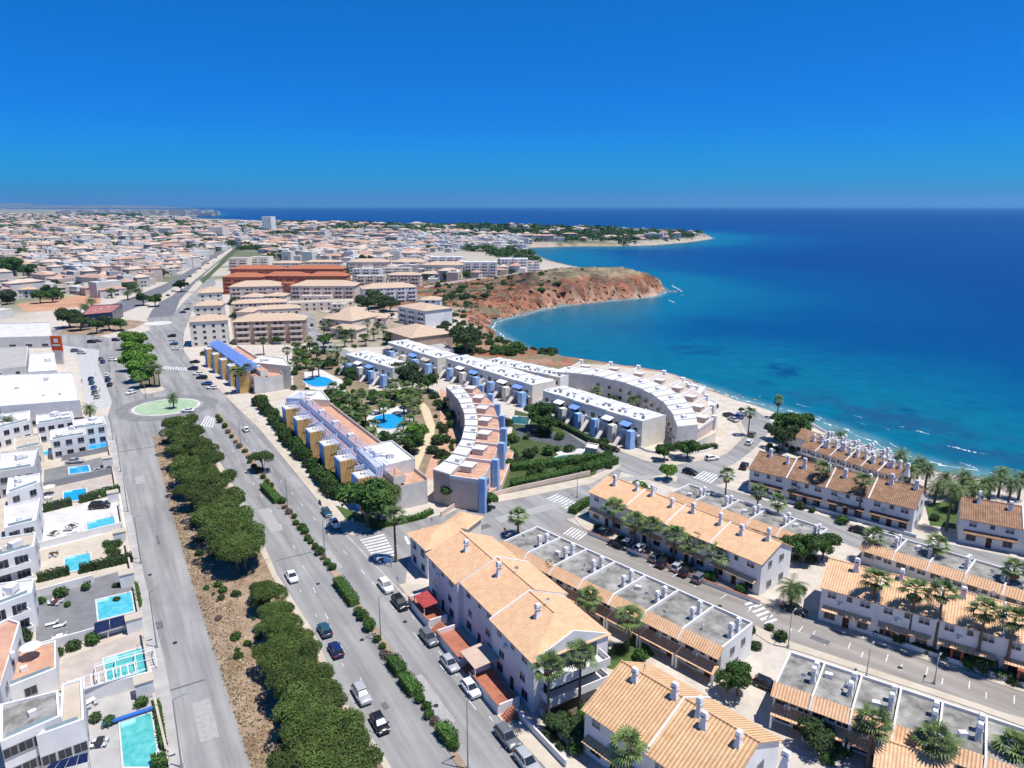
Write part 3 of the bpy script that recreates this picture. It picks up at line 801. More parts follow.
def door_part(root, x, y, z, ang, w_=1.0, h_=2.1, mat=None):
    k = ('d', w_, h_, (mat or DOORW).name)
    if k not in _mc:
        a = MB(); a.box(-w_ / 2, w_ / 2, -0.06, 0, 0, h_)
        h = MB(); h.box(w_ / 2 - .2, w_ / 2 - .12, -0.12, -0.05, 0.95, 1.1)
        _mc[k] = (a.mesh('door', mat or DOORW), h.mesh('handle', METAL))
    o = obj('door', _mc[k][0], None, root, (x, y, z), ang)
    obj('handle', _mc[k][1], None, o)
    return o
def chimney_mesh(kind=0):
    k = ('c', kind)
    if k not in _mc:
        a = MB()
        hh = [1.9, 2.2, 1.7][kind]
        a.frustum(-.68, .68, -.50, .50, -1.0, hh * .70, 0.38)
        a.box(-.47, .47, -.36, .36, hh * .70, hh * .76)
        a.box(-.42, -.16, -.31, .31, hh * .76, hh * .90); a.box(.16, .42, -.31, .31, hh * .76, hh * .90)
        a.box(-.159, .159, -.20, .20, hh * .76, hh * .90, 1)
        a.frustum(-.46, .46, -.36, .36, hh * .90, hh * 1.12, 0.75)
        _mc[k] = a.mesh('chimney', [WHITE, GREYF])
    return _mc[k]
def ac_mesh():
    if 'ac' not in _mc:
        a = MB(); a.box(-.42, .42, -.32, 0, 0, .6, 0)
        a.prism([(-.1 + .2 * math.cos(k * math.pi / 5), 0 + .2 * math.sin(k * math.pi / 5)) for k in range(10)], 0, 0.001, 1)
        a.box(-.32, .12, -.33, -.32, .08, .52, 1)
        _mc['ac'] = a.mesh('air_conditioner', [FRAME, GREYF])
    return _mc['ac']
def dish_mesh():
    if 'dish' not in _mc:
        a = MB(); a.tube([(0, 0, -.5), (0, 0, .9)], .035, 5); n = 10
        a.add([(.38 * math.cos(2 * math.pi * k / n), -.18, 1.0 + .38 * math.sin(2 * math.pi * k / n)) for k in range(n)] + [(0, -.05, 1.0)], [(k, (k + 1) % n, n) for k in range(n)]); a.bar((0, -.1, .8), (0, -.5, 1.0), .02)
        _mc['dish'] = a.mesh('satellite_dish', FRAME)
    return _mc['dish']
def frame_of(A, B, z):
    a, b = P(*A, z), P(*B, z)
    return a, math.atan2(b.y - a.y, b.x - a.x), (b - a).length
def up(h, D, L, r, rise, oh=0.5):
    pass

def tile_row(name, label, A, B, z, D, units, rise=2.4, ridge=0.55, tile=None, wall=None, group=None, step=0.0, chim=1, canopy=True, end_win=True, stag=0.0, floors=2, floor_drop=0.0, ref=None, door_unit=True, hip_end=False):
    """A terrace with a two-sided tiled roof. A, B: front eave ends in the photo at eave height z."""
    tile = tile or TILE; wall = wall or WHITE
    a, rz, L = frame_of(A, B, z)
    t = thing(name, label, 'building', (a.x, a.y, 0), rz, group, ref)
    ul = L / units; rr = random.Random(hash(round(a.x * 10)) % 1000)
    wmb = MB()
    roof = MB(); kids = []
    for i in range(units):
        x0, x1 = i * ul, (i + 1) * ul; dz = -step * i; dy = stag * (i % 2)
        h = z + dz; y0, y1, yr = dy, D + dy, dy + D * ridge
        wmb.box(x0 + (0.01 if i else 0), x1, y0, y1, 0, h - 0.02)
        for xe, s in ((x0, -1), (x1, 1)):                        # gable walls
            vs = [(xe, y0, h - .03), (xe, y1, h - .03), (xe, yr, h + rise - .10)]
            vs2 = [(xe - s * .25, v[1], v[2]) for v in vs]
            wmb.add(vs + vs2, [(0, 1, 2), (5, 4, 3), (0, 3, 4, 1), (1, 4, 5, 2), (2, 5, 3, 0)])
        oh = 0.45
        k1 = rise / (yr - y0); k2 = rise / (y1 - yr)
        e0 = x0 - (0.3 if i == 0 else 0); e1 = x1 + (0.3 if i == units - 1 else 0)
        if hip_end and i == units - 1:
            xr = e1 - D * 0.42
            roof.slab((e0, y0 - oh, h - k1 * oh), (e1, y0 - oh, h - k1 * oh), (xr, yr, h + rise), (e0, yr, h + rise), .16)
            roof.slab((e1, y1 + oh, h - k2 * oh), (e0, y1 + oh, h - k2 * oh), (e0, yr, h + rise), (xr, yr, h + rise), .16)
            roof.add([(e1, y0 - oh, h - k1 * oh), (e1, y1 + oh, h - k2 * oh), (xr, yr, h + rise)], [(0, 1, 2)])
        else:
            roof.slab((e0, y0 - oh, h - k1 * oh), (e1, y0 - oh, h - k1 * oh), (e1, yr, h + rise), (e0, yr, h + rise), .16)
            roof.slab((e1, y1 + oh, h - k2 * oh), (e0, y1 + oh, h - k2 * oh), (e0, yr, h + rise), (e1, yr, h + rise), .16)
        roof.tube([(e0, yr, h + rise + .03), ((xr if hip_end and i == units - 1 else e1), yr, h + rise + .03)], .14, 6)
        kids.append((x0, x1, y0, y1, yr, h, k1))
    obj('wall', wmb, wall, t)
    ro = obj('roof', roof, tile, t)
    for i, (x0, x1, y0, y1, yr, h, k1) in enumerate(kids):
        if i:
            pm = MB(); q = .13
            for (ya, za, yb, zb) in ((y0 - .5, h - k1 * .5, yr, h + rise), (yr, h + rise, y1 + .3, h - .15)):
                pm.add([(x0 - q, ya, za - .3), (x0 + q, ya, za - .3), (x0 + q, ya, za + .22), (x0 - q, ya, za + .22), (x0 - q, yb, zb - .3), (x0 + q, yb, zb - .3), (x0 + q, yb, zb + .22), (x0 - q, yb, zb + .22)],
                       [(0, 1, 2, 3), (7, 6, 5, 4), (0, 4, 5, 1), (1, 5, 6, 2), (2, 6, 7, 3), (3, 7, 4, 0)])
            obj('party_wall', pm, WHITE, t)
        for c_ in range(chim):
            cx = x0 + ul * (0.22 + 0.55 * c_ + 0.12 * rr.random()) if chim > 1 else x0 + ul * (0.3 + 0.5 * rr.random())
            cy_ = yr - (0.5 + 1.6 * rr.random())
            obj('chimney', chimney_mesh(rr.choice((0, 1, 2))), None, ro, (cx, cy_, h + rise - (yr - cy_) * k1), rr.choice((0, math.pi / 2)))
        # front: upper windows, lower windows under a tiled canopy
        hu = h - 1.75
        add_window(t, x0 + ul * .2, y0, hu, 0, 1.3, 1.05, 'shutter'); add_window(t, x0 + ul * .52, y0, hu + .25, 0, .7, .75, 'dark'); add_window(t, x0 + ul * .80, y0, hu, 0, 1.5, 1.1, 'shutter')
        if floors >= 2:
            add_window(t, x0 + ul * .2, y0, .9, 0, 1.6, 1.3, 'dark'); add_window(t, x0 + ul * .80, y0, .9, 0, 1.5, 1.3, 'dark')
            door_part(t, x0 + ul * .5, y0, 0.02, 0)
        if floors >= 3:
            add_window(t, x0 + ul * .25, y0, 3.5, 0, 1.4, 1.2, 'glass'); add_window(t, x0 + ul * .75, y0, 3.5, 0, 1.4, 1.2, 'glass')
        if canopy:
            cm = MB(); zc = min(3.1, h - 2.3)
            cm.slab((x0 + ul * .06, y0 - 1.25, zc - .35), (x1 - ul * .06, y0 - 1.25, zc - .35), (x1 - ul * .06, y0 - .01, zc + .1), (x0 + ul * .06, y0 - .01, zc + .1), .12)
            obj('canopy', cm, tile, t)
        if rr.random() < .6:
            obj('air_conditioner', ac_mesh(), None, t, (x0 + ul * .36, y0, h - 2.6))
        if rr.random() < .7: obj('satellite_dish', dish_mesh(), None, ro, (x0 + ul * rr.uniform(.1, .9), yr + .3, h + rise - .1), rr.random() * 3)
    if end_win:
        x1 = L; y0 = kids[-1][2]; h = kids[-1][5]
        for (yy, zz, ww, hh) in ((y0 + D * .28, h - 1.7, 1.0, 1.1), (y0 + D * .66, h - 1.7, 1.4, 1.1), (y0 + D * .3, .9, 1.4, 1.2), (y0 + D * .7, .9, 1.4, 1.2)):
            add_window(t, x1, yy, zz, math.pi / 2, ww, hh, 'dark')
    return t, kids, ul, L

def flat_row(name, label, A, B, z, D, units, group=None, ref=None, chim=2, skirt=True, low=True, back_parapet=.5):
    """A terrace with flat gravel roofs between white party walls and a tiled eave on its front. A, B: front parapet ends at height z."""
    a, rz, L = frame_of(A, B, z)
    t = thing(name, label, 'building', (a.x, a.y, 0), rz, group, ref)
    ul = L / units; rr = random.Random(int(a.x * 13) % 997)
    wl = MB(); wl.box(0, L, 0, D, 0, z - .45)
    wl.box(0, L, D - .25, D + .002, z - .46, z + back_parapet - .45); wl.box(L - .25, L + .002, 0.25, D - .25, z - .46, z); wl.box(-.002, .25, 0.25, D - .25, z - .46, z)
    obj('wall', wl, WHITE, t)
    dk = MB(); dk.box(.26, L - .26, .02, D - .26, z - .46, z - .42)
    ro = obj('roof', dk, GRAVEL, t)
    for i in range(units):
        x0, x1 = i * ul, (i + 1) * ul
        if i:
            pm = MB(); pm.box(x0 - .12, x0 + .12, .0, D - .26, z - .44, z + .12)
            if skirt:
                pm.add([(x0 - .12, -1.35, z - 1.25), (x0 + .12, -1.35, z - 1.25), (x0 + .12, 0, z + .12), (x0 - .12, 0, z + .12), (x0 - .12, -1.35, z - 1.5), (x0 + .12, -1.35, z - 1.5), (x0 + .12, 0, z - .4), (x0 - .12, 0, z - .4)],
                       [(0, 1, 2, 3), (7, 6, 5, 4), (0, 4, 5, 1), (1, 5, 6, 2), (3, 7, 4, 0)])
            obj('party_wall', pm, WHITE, t)
        for c_ in range(chim):
            obj('chimney', chimney_mesh(rr.choice((0, 1))), None, ro, (x1 - .55 - (.3 * rr.random()), D * (.42 + .22 * c_), z - .42), math.pi / 2)
        if skirt:
            e0, e1 = x0 + (.12 if i else -.2), x1 - (.12 if i < units - 1 else -.2)
            sk = MB(); sk.slab((e0, -1.3, z - 1.3), (e1, -1.3, z - 1.3), (e1, .3, z + .04), (e0, .3, z + .04), .15)
            obj('tile_eave', sk, TILE, t)
        zu = z - 2.9
        add_window(t, x0 + ul * .22, 0, zu, 0, 1.5, 1.2, 'dark'); add_window(t, x0 + ul * .55, 0, zu + .3, 0, .7, .8, 'dark'); add_window(t, x0 + ul * .82, 0, zu, 0, 1.4, 1.2, 'shutter')
        obj('air_conditioner', ac_mesh(), None, t, (x0 + ul * .4, 0, zu - .3))
        if rr.random() < .6: obj('satellite_dish', dish_mesh(), None, ro, (x0 + ul * rr.uniform(.1, .7), D * rr.uniform(.2, .8), z - .42), rr.random() * 3)
        if rr.random() < .5: obj('roof_unit', MB().box(-.5, .5, -.35, .35, 0, .7), FRAME, ro, (x0 + ul * rr.uniform(.15, .6), D * rr.uniform(.25, .8), z - .42), rr.random())
        if low and z > 4.6:
            lc = MB(); lc.slab((x0 + .15, -1.9, zu - .85), (x1 - .15, -1.9, zu - .85), (x1 - .15, -.02, zu - .2), (x0 + .15, -.02, zu - .2), .14)
            obj('canopy', lc, TILE, t)
            add_window(t, x0 + ul * .3, 0, .5, 0, 1.8, 1.4, 'dark'); door_part(t, x0 + ul * .7, 0, .02, 0)
            each('pillar', [(xx - .15, xx + .15, -1.85, -1.55, 0, zu - .9) for xx in (x0 + .3, x1 - .3)], WHITE, t)
    for (yy, zz) in ((D * .35, z - 2.6), (D * .7, z - 2.6), (D * .5, .8)):
        add_window(t, L, yy, zz, math.pi / 2, 1.1, 1.1, 'dark')
    return t

def block(name, label, px, h, wall=None, roof=None, cat='building', floors=0, wins=None, parapet=.45, at='roof', group=None, kind='flat', rise=2, tile=None, simple=True, ww=1.4, wh=1.3, wk='glass', base=0.0, ref=None, balc=(), bmat=None, pts=None, clutter=0, fl_h=3.0):
    """A flat-roofed (or hipped) building on any outline. px: outline in the photo at roof height; wins: {edge: windows per storey}; balc: edges with balconies."""
    wall = wall or WHITE; roof = roof or ROOFW
    p = pts or [P(a, b, h if at == 'roof' else base) for a, b in px]
    if sum(p[i].x * p[(i + 1) % len(p)].y - p[(i + 1) % len(p)].x * p[i].y for i in range(len(p))) < 0:
        n_ = len(p); p = p[::-1]
        conv = lambda i: (n_ - 2 - i) % n_
        wins = {conv(k): v for k, v in (wins or {}).items()}; balc = [conv(k) for k in balc]
    c = sum(p, Vector()) / len(p)
    rz = math.atan2(p[1].y - p[0].y, p[1].x - p[0].x)
    rot = Matrix.Rotation(-rz, 3, 'Z')
    lp = [rot @ (Vector((q.x, q.y, 0)) - Vector((c.x, c.y, 0))) for q in p]
    t = thing(name, label, cat, (c.x, c.y, base), rz, group, ref)
    H = h - base
    wl = MB(); wl.prism(lp, 0, H - (parapet if kind == 'flat' else 0), 0)
    n = len(lp)
    if kind == 'flat':
        inn = []
        for i in range(n):
            a, b, c_ = lp[i - 1], lp[i], lp[(i + 1) % n]
            d1 = (b - a).normalized(); d2 = (c_ - b).normalized()
            n1 = Vector((-d1.y, d1.x, 0)); n2 = Vector((-d2.y, d2.x, 0)); m_ = (n1 + n2); m_ = m_ / max(.3, m_.dot(n1))
            inn.append(b + m_ * .28)
        for i in range(n):
            j = (i + 1) % n; z0, z1 = H - parapet, H
            vs = [lp[i], lp[j], inn[j], inn[i]]
            wl.add([(q.x, q.y, z0) for q in vs] + [(q.x, q.y, z1) for q in vs], [(4, 5, 6, 7), (0, 1, 5, 4), (2, 3, 7, 6)])
        obj('wall', wl, wall, t)
        OUTL[t.name] = (inn, H)
        rf = MB(); rf.prism(inn, H - parapet + .01, H - parapet + .05)
        ro = obj('roof', rf, roof, t)
        rr = random.Random(int(c.x * 7 + c.y * 3))
        for k in range(clutter):
            q = inn[0].lerp(inn[1], .15 + .7 * rr.random()).lerp(inn[3 % n].lerp(inn[2], .15 + .7 * rr.random()), .15 + .7 * rr.random())
            u = MB(); s = .4 + .8 * rr.random(); u.box(-s, s, -s * .7, s * .7, 0, .5 + rr.random()); u.box(-s * .8, s * .8, -s * .72, -s * .7, .1, .4, 1)
            obj('roof_unit', u, [FRAME, GREYF], ro, (q.x, q.y, H - parapet + .05), rr.random())
    else:
        obj('wall', wl, wall, t)
        rf = MB()
        ctr = sum(lp, Vector()) / n
        oh = .6
        ev = [q + (q - ctr).normalized() * oh * 1.3 for q in lp]
        if n == 4 and kind == 'hip':
            la = (lp[1] - lp[0]).length; lb = (lp[2] - lp[1]).length
            if la >= lb:
                k_ = lb / 2 / la; r0 = lp[0].lerp(lp[1], k_).lerp(lp[3].lerp(lp[2], k_), .5); r1 = lp[0].lerp(lp[1], 1 - k_).lerp(lp[3].lerp(lp[2], 1 - k_), .5)
                fs = [(0, 1, 5, 4), (1, 2, 5), (2, 3, 4, 5), (3, 0, 4)]
            else:
                k_ = la / 2 / lb; r0 = lp[1].lerp(lp[2], k_).lerp(lp[0].lerp(lp[3], k_), .5); r1 = lp[1].lerp(lp[2], 1 - k_).lerp(lp[0].lerp(lp[3], 1 - k_), .5)
                fs = [(0, 1, 4), (1, 2, 5, 4), (2, 3, 5), (3, 0, 4, 5)]
            rf.add([(q.x, q.y, H) for q in ev] + [(r0.x, r0.y, H + rise), (r1.x, r1.y, H + rise)], fs + [(3, 2, 1, 0)])
        else:
            rf.add([(q.x, q.y, H) for q in ev] + [(ctr.x, ctr.y, H + rise)], [(i, (i + 1) % n, n) for i in range(n)] + [tuple(reversed(range(n)))])
        obj('roof', rf, tile or TILE, t)
    for e, cnt in (wins or {}).items():
        a, b = lp[e], lp[(e + 1) % n]
        fl = floors or max(1, int(H / fl_h))
        facade(t, a.x, a.y, b.x, b.y, [.9 + fl_h * k for k in range(fl)], cnt, ww, wh, wk, simple)
    for e in balc:
        a, b = lp[e], lp[(e + 1) % n]
        L = (b - a).length; ang = math.atan2(b.y - a.y, b.x - a.x); fl = floors or max(1, int(H / fl_h)); cnt = max(1, int(L / 7.5))
        bw = L / cnt * .72
        k = ('b', round(bw, 1), (bmat or wall).name)
        if k not in _mc:
            u = MB(); u.box(-bw / 2, bw / 2, -1.5, 0, -.2, 0); u.box(-bw / 2, bw / 2, -1.5, -1.35, 0, 1.0); u.box(-bw / 2, -bw / 2 + .15, -1.35, 0, 0, 1.0); u.box(bw / 2 - .15, bw / 2, -1.35, 0, 0, 1.0)
            u.box(-bw * .36, -bw * .08, -.03, 0, .3, 2.1, 1); u.box(bw * .10, bw * .34, -.03, 0, .02, 2.1, 1)
            _mc[k] = u.mesh('balcony', [bmat or wall, GLASS])
        for f_ in range(fl):
            for i in range(cnt):
                q = a.lerp(b, (i + .5) / cnt)
                obj('balcony', _mc[k], None, t, (q.x, q.y, .25 + fl_h * f_), ang)
    return t

def rect_px(A, B, z, D):
    """Roof outline from the front edge A-B (photo, height z) and a depth away from the viewer."""
    a, b = P(*A, z), P(*B, z); d = (b - a).normalized(); n = Vector((-d.y, d.x, 0))
    return [a, b, b + n * D, a + n * D]

# ------------------------------------------------------------------ the terraces near the camera
b1, _, _, _ = tile_row('terraced_house', 'white terrace with stepped tan tiled roofs above the boulevard pavement', (428, 553), (534, 661), 8.6, 13.0, 3, rise=2.6, ridge=.52, chim=1, stag=.9, floors=3, canopy=False, hip_end=True)
# terraces with red floors, gable-end balconies
for k, zz in enumerate((2.6, 5.6)):
    L1_ = frame_of((428, 553), (534, 661), 8.6)[2]
    u = MB(); u.box(0, 2.6, -5.2, 5.2, -.25, 0); u.box(2.45, 2.6, -5.2, 5.2, 0, 1.0); u.box(0, 2.45, -5.2, -5.05, 0, 1.0); u.box(0, 2.45, 5.05, 5.2, 0, 1.0)
    o = obj('balcony', u, WHITE, b1, (L1_, 6.3, zz))
    g = MB(); g.box(0.01, .06, -4.6, 4.6, .05, 2.3)
    obj('patio_door', g, GLASS, o)
block('corner_house', 'small tan roofed end house with a white tower beside the cross street', None, 6.4, kind='hip', rise=1.8, pts=rect_px((410, 533), (427, 549), 6.4, 9.0), wins={0: 2, 3: 2}, simple=False, wk='dark', floors=2)
block('garden_pavilion', 'square open pavilion with a low pyramid tile roof beside the cross street', None, 3.6, kind='pyramid', rise=1.4, pts=rect_px((446, 523), (467, 528), 3.6, 6.0), wall=CREAM)
tile_row('terraced_house', 'white house with a bright ribbed tile roof nearest the bottom edge', (585, 708), (720, 800), 6.8, 13.5, 2, rise=3.2, ridge=.56, tile=tile_mat('bright_clay_tiles', (0.62, 0.37, 0.19), (0.78, 0.50, 0.285), period=0.5, depth=0.34), chim=3, canopy=True)
flat_row('flat_roofed_terrace', 'flat grey roofed terrace with paired white chimneys behind the stepped tan roofed terrace', (503, 541), (722, 648), 6.0, 9.5, 7, chim=2)
tile_row('terraced_house', 'long white terrace with tan tiled roof behind a row of street palms', (590, 491), (762, 563), 6.8, 10.5, 4, rise=2.2, ridge=.6, chim=2)
flat_row('flat_roofed_terrace', 'narrow flat roofed terrace between the long tan roof and the beach houses', (671, 492), (812, 540), 4.4, 7.5, 5, chim=2, low=False)
tile_row('terraced_house', 'white beach terrace under dark weathered brown roofs', (750, 468), (915, 508), 6.2, 11, 4, rise=2.8, ridge=.55, tile=TILE_OLD, chim=2)
tile_row('terraced_house', 'white terrace under a wide tan roof behind tall street palms on the right', (822, 586), (1075, 655), 6.6, 10.5, 4, rise=2.3, ridge=.62, chim=1)
flat_row('flat_roofed_terrace', 'flat grey roofed terrace in front of the dark roofed beach houses', (863, 542), (1090, 612), 4.6, 7.5, 6, chim=2, low=False)
flat_row('flat_roofed_terrace', 'flat grey roofed terrace along the lower edge of the road at bottom right', (775, 683), (1090, 795), 6.0, 8.6, 7, chim=2)
tile_row('terraced_house', 'dark roofed white house among date palms at the right edge', (962, 517), (1090, 540), 5.8, 10, 2, rise=2.6, tile=TILE_OLD, chim=2)
tile_row('garden_house', 'low tan roof at the bottom edge below the palms', (876, 764), (950, 790), 4.2, 6, 1, rise=1.3, chim=0, canopy=False, end_win=False)
# beach row behind the dark roofs: flat terraces with many chimneys
tile_row('terraced_house', 'low brown roofed beach terrace crowded with white chimneys beside the sand', (802, 446), (896, 476), 4.6, 7.5, 6, rise=1.9, tile=TILE_OLD, chim=3, canopy=False)
flat_row('flat_roofed_terrace', 'pale flat roofed beach row with chimneys right above the sand', (812, 436), (880, 458), 4.0, 6.5, 5, chim=2, low=False, skirt=False)
block('beach_block', 'small white beach house with red awning next to the sand behind the dark roofs', None, 5.0, pts=rect_px((782, 432), (806, 440), 5.0, 8), wins={0: 2, 1: 2}, kind='hip', tile=TILE_OLD, rise=1.6)

# garden walls, awnings and steps along the boulevard
a, rz, L = frame_of((428, 553), (534, 661), 8.6)
def local_pt(x, y):
    return (a.x + x * math.cos(rz) - y * math.sin(rz), a.y + x * math.sin(rz) + y * math.cos(rz))
for i in range(3):
    q = local_pt(i * L / 3 + 1.0, -4.6)
    t = thing('garden_terrace', 'raised red tiled front terrace with white walls and steps, {n} from the corner house', 'terrace', (q[0], q[1], 0), rz, 'front terraces along the boulevard', a)
    m1 = MB(); m1.box(0, L / 3 - 3.2, 0, .22, 0, 1.7); m1.box(0, .22, .22, 3.6, 0, 1.7); m1.box(L / 3 - 3.42, L / 3 - 3.2, .22, 3.6, 0, 1.7); obj('wall', m1, WHITE, t)
    m2 = MB(); m2.box(.23, L / 3 - 3.43, .23, 3.6, 0, .9); obj('floor', m2, REDT, t)
    m3 = MB()
    for s in range(6): m3.box(L / 3 - 3.0, L / 3 - 1.2, .2 + s * .35, .55 + s * .35, 0, .15 + s * .16)
    obj('steps', m3, REDT, t)
    m4 = MB(); m4.box(-.05, L / 3 - 3.15, -.05, .27, 1.7, 1.76); obj('coping', m4, REDT, t)
q = local_pt(3.2, -4.4)
t = thing('awning', 'red flat awning over the front terrace beside the corner house', 'awning', (q[0], q[1], 0), rz)
m1 = MB(); m1.slab((0, 0, 2.9), (4.6, 0, 2.9), (4.6, 3.0, 3.2), (0, 3.0, 3.2), .1); obj('canopy', m1, M('red_canvas', (0.33, 0.05, 0.05), var=.2, scale=1.5), t)
each('post', [(x - .05, x + .05, .05, .15, 0, 2.88) for x in (.1, 4.5)], FRAME, t)
q = local_pt(L * .60, -4.4)
t = thing('awning', 'beige flat canopy over the second front terrace', 'awning', (q[0], q[1], 0), rz)
m1 = MB(); m1.slab((0, 0, 2.9), (5.0, 0, 2.9), (5.0, 4.4, 3.2), (0, 4.4, 3.2), .1); obj('canopy', m1, M('beige_canvas', (0.50, 0.38, 0.30), var=.1), t)
each('post', [(x - .05, x + .05, .05, .15, 0, 2.88) for x in (.1, 4.9)], FRAME, t)
def wall_line(name, label, px, h, th=.25, mat=None, cap=None, cat='wall', z=0, group=None):
    pts = [P(x, y, z) for x, y in px]; mb = MB(); cp_ = MB()
    for p, q in zip(pts[:-1], pts[1:]):
        d = (q - p).normalized(); n = Vector((-d.y, d.x, 0)) * th / 2
        mb.prism([p - n, q - n, q + n, p + n], z, z + h)
        if cap: n2 = n * 1.3; cp_.prism([p - n2, q - n2, q + n2, p + n2], z + h, z + h + .06)
    o = obj(name, mb, mat or WHITE); tag(o, label, cat, group)
    if cap: obj('coping', cp_, cap, o)
    return o
wall_line('garden_wall', 'white front wall with planting behind it below the two tall front palms', [(517, 716), (566, 768)], 1.2, cap=None)
wall_line('garden_wall', 'white and green railing wall from the terrace steps down the boulevard pavement', [(534, 706), (572, 752)], 1.0, mat=GREYW)
wall_line('garden_wall', 'low red coped white wall in front of the palms of the long tan terrace', [(588, 534), (640, 556), (700, 582), (760, 605)], .8, cap=REDT)
wall_line('garden_wall', 'low white garden wall in front of the wide tan roofed terrace', [(830, 622), (900, 646), (1024, 688), (1100, 712)], .9)
wall_line('garden_wall', 'low white garden wall in front of the dark roofed beach terrace', [(756, 494), (860, 522), (916, 538)], .8)
wall_line('garden_wall', 'pink boundary wall under the hedges of the pool garden', [(441, 517), (455, 508), (512, 492), (590, 475)], 1.3, mat=PINK)
wall_line('garden_wall', 'curved white wall around the dry lot near the white terraces', [(626, 442), (648, 452), (676, 457), (706, 452), (722, 446)], .7)
wall_line('garden_wall', 'long white promenade wall above the beach sand', [(884, 470), (862, 452), (836, 440), (812, 426)], 1.0)
# little brick gate porches in front of the wide tan terrace
for i, (px, py) in enumerate([(887, 641), (955, 664), (1022, 688)]):
    q = P(px, py)
    t = thing('gate_porch', 'small brick gate pier with a dark arched gate, {n} from the zebra crossing', 'gate', (q.x, q.y, 0), R(-41), 'gate piers of the wide tan terrace', P(760, 612))
    each('pier', [(-.9, -.5, 0, 1.2, 0, 2.4), (.5, .9, 0, 1.2, 0, 2.4)], M('brick_red', (0.30, 0.09, 0.05), var=.2, scale=4), t); each('lintel', [(-.95, .95, -.05, 1.25, 2.401, 2.7)], MATS['brick_red'], t)
    m2 = MB(); m2.box(-.5, .5, .5, .56, 0, 2.2); obj('gate', m2, DARKM, t)

# ------------------------------------------------------------------ modern complexes behind the cross street
def fin_terrace(name, label, A, B, z, D, n, canopy_solid, ref=None):
    """Cream terrace with blue and ochre stair towers along its street side and a blue lattice over the roof terrace."""
    a, rz, L = frame_of(A, B, z)
    t = thing(name, label, 'building', (a.x, a.y, 0), rz, None, ref)
    m = MB(); m.box(0, L, 2.6, D, 0, z - 2.8); obj('wall', m, GREYW, t)
    m = MB(); m.box(0, L, 5.2, D + 1.2, z - 2.79, z - .9); obj('upper_wall', m, CREAM, t)
    m = MB(); m.box(.1, L - .1, 5.3, D + 1.1, z - .89, z - .8); obj('roof', m, TERRA, t)
    m = MB(); m.box(.1, L - .1, 2.7, 5.1, z - 2.79, z - 2.7); obj('deck', m, TERRA, t)
    m = MB(); m.box(0, L, D + .01, D + 6.5, 0, z - 3.5); m.box(0, L, D + 6.51, D + 6.7, 0, z - 2.5); obj('rear_wall', m, GREYW, t)
    m = MB(); m.box(.1, L - .1, D + .1, D + 6.4, z - 3.49, z - 3.4); obj('rear_terrace', m, TERRA, t)
    u = L / n
    tw, ocr, fl = MB(), MB(), MB()
    tw.box(-2.4, 2.4, -1.9, 2.6, 0, z - 1.4); ocr.box(2.41, 2.7, -1.95, 2.6, 0, z - 1.3)
    fl.box(-2.2, 2.2, -1.7, 2.4, z - 1.39, z - 1.3); fl.box(-.5, .5, -.3, .9, z - 1.3, z - .9)
    tm, om, fm_ = tw.mesh('stair_tower', BLUEW), ocr.mesh('ochre_face', OCHRE), fl.mesh('tower_roof', GREYW)
    for i in range(n):
        xx = u * (i + .5)
        o = obj('stair_tower', tm, None, t, (xx, 0, 0)); obj('ochre_face', om, None, o); obj('tower_roof', fm_, None, o)
        for zz in (.9, 3.7):
            add_window(t, xx + u * .33, 2.6, zz, 0, 1.6, 1.5, 'dark'); add_window(t, xx - u * .33, 2.6, zz, 0, 1.2, 1.5, 'dark')
            add_window(t, xx - .4, -1.91, zz + .3, 0, .5, 1.6, 'dark', True)
        d = MB(); d.box(xx - u / 2 - .1, xx - u / 2 + .1, .2, 4.6, z - 2.8, z - 1.6); obj('party_wall', d, WHITE, t)
        k = MB(); k.box(xx - .9, xx + .9, 5.5, 7.2, z - .79, z + .1); obj('roof_unit', k, CREAM, t)
    lat = MB()
    if canopy_solid:
        lat.slab((0, 1.0, z - .4), (L * .93, 1.0, z - .4), (L * .93, 5.4, z + .9), (0, 5.4, z + .9), .12)
    nb = int(L / 1.1)
    for i in range(nb + 1):
        x = L * i / nb
        lat.bar((x, .6, z - .3), (x, 5.6, z + 1.2), .055)
    for j in range(7):
        y = .6 + 5 * j / 6; lat.bar((0, y, z - .3 + 1.5 * j / 6), (L, y, z - .3 + 1.5 * j / 6), .07)
    for i in range(n + 1):
        lat.bar((u * i, .7, z - 2.8), (u * i, .7, z - .3), .09); lat.bar((u * i, 5.5, z - .4), (u * i, 5.5, z + 1.2), .09)
    obj('lattice', lat, BLUEP, t)
    return t
fin_terrace('stair_tower_terrace', 'ochre and blue terrace with lattice roof beside the oval pool', (284, 398), (372, 478), 9.5, 7, 6, False)
fin_terrace('stair_tower_terrace', 'ochre and blue terrace with a solid blue roof nearest the roundabout', (206, 343), (246, 371), 9.5, 7, 5, True)
block('end_block', 'large blank grey white end block at the corner of the boulevard', [(376, 468), (415, 458), (392, 440), (356, 448)], 9.5, wall=GREYW, roof=ROOFW, wins={1: 3}, clutter=5)
block('end_block', 'cube shaped cream end block above the round pool palms', [(250, 362), (290, 366), (284, 358), (262, 355)], 9.5, wall=CREAM, wins={2: 2}, clutter=3)
block('end_block', 'low white end block with roof boxes beside the palm courtyard', [(286, 398), (330, 400), (322, 390), (296, 390)], 8.5, wall=CREAM, clutter=3)

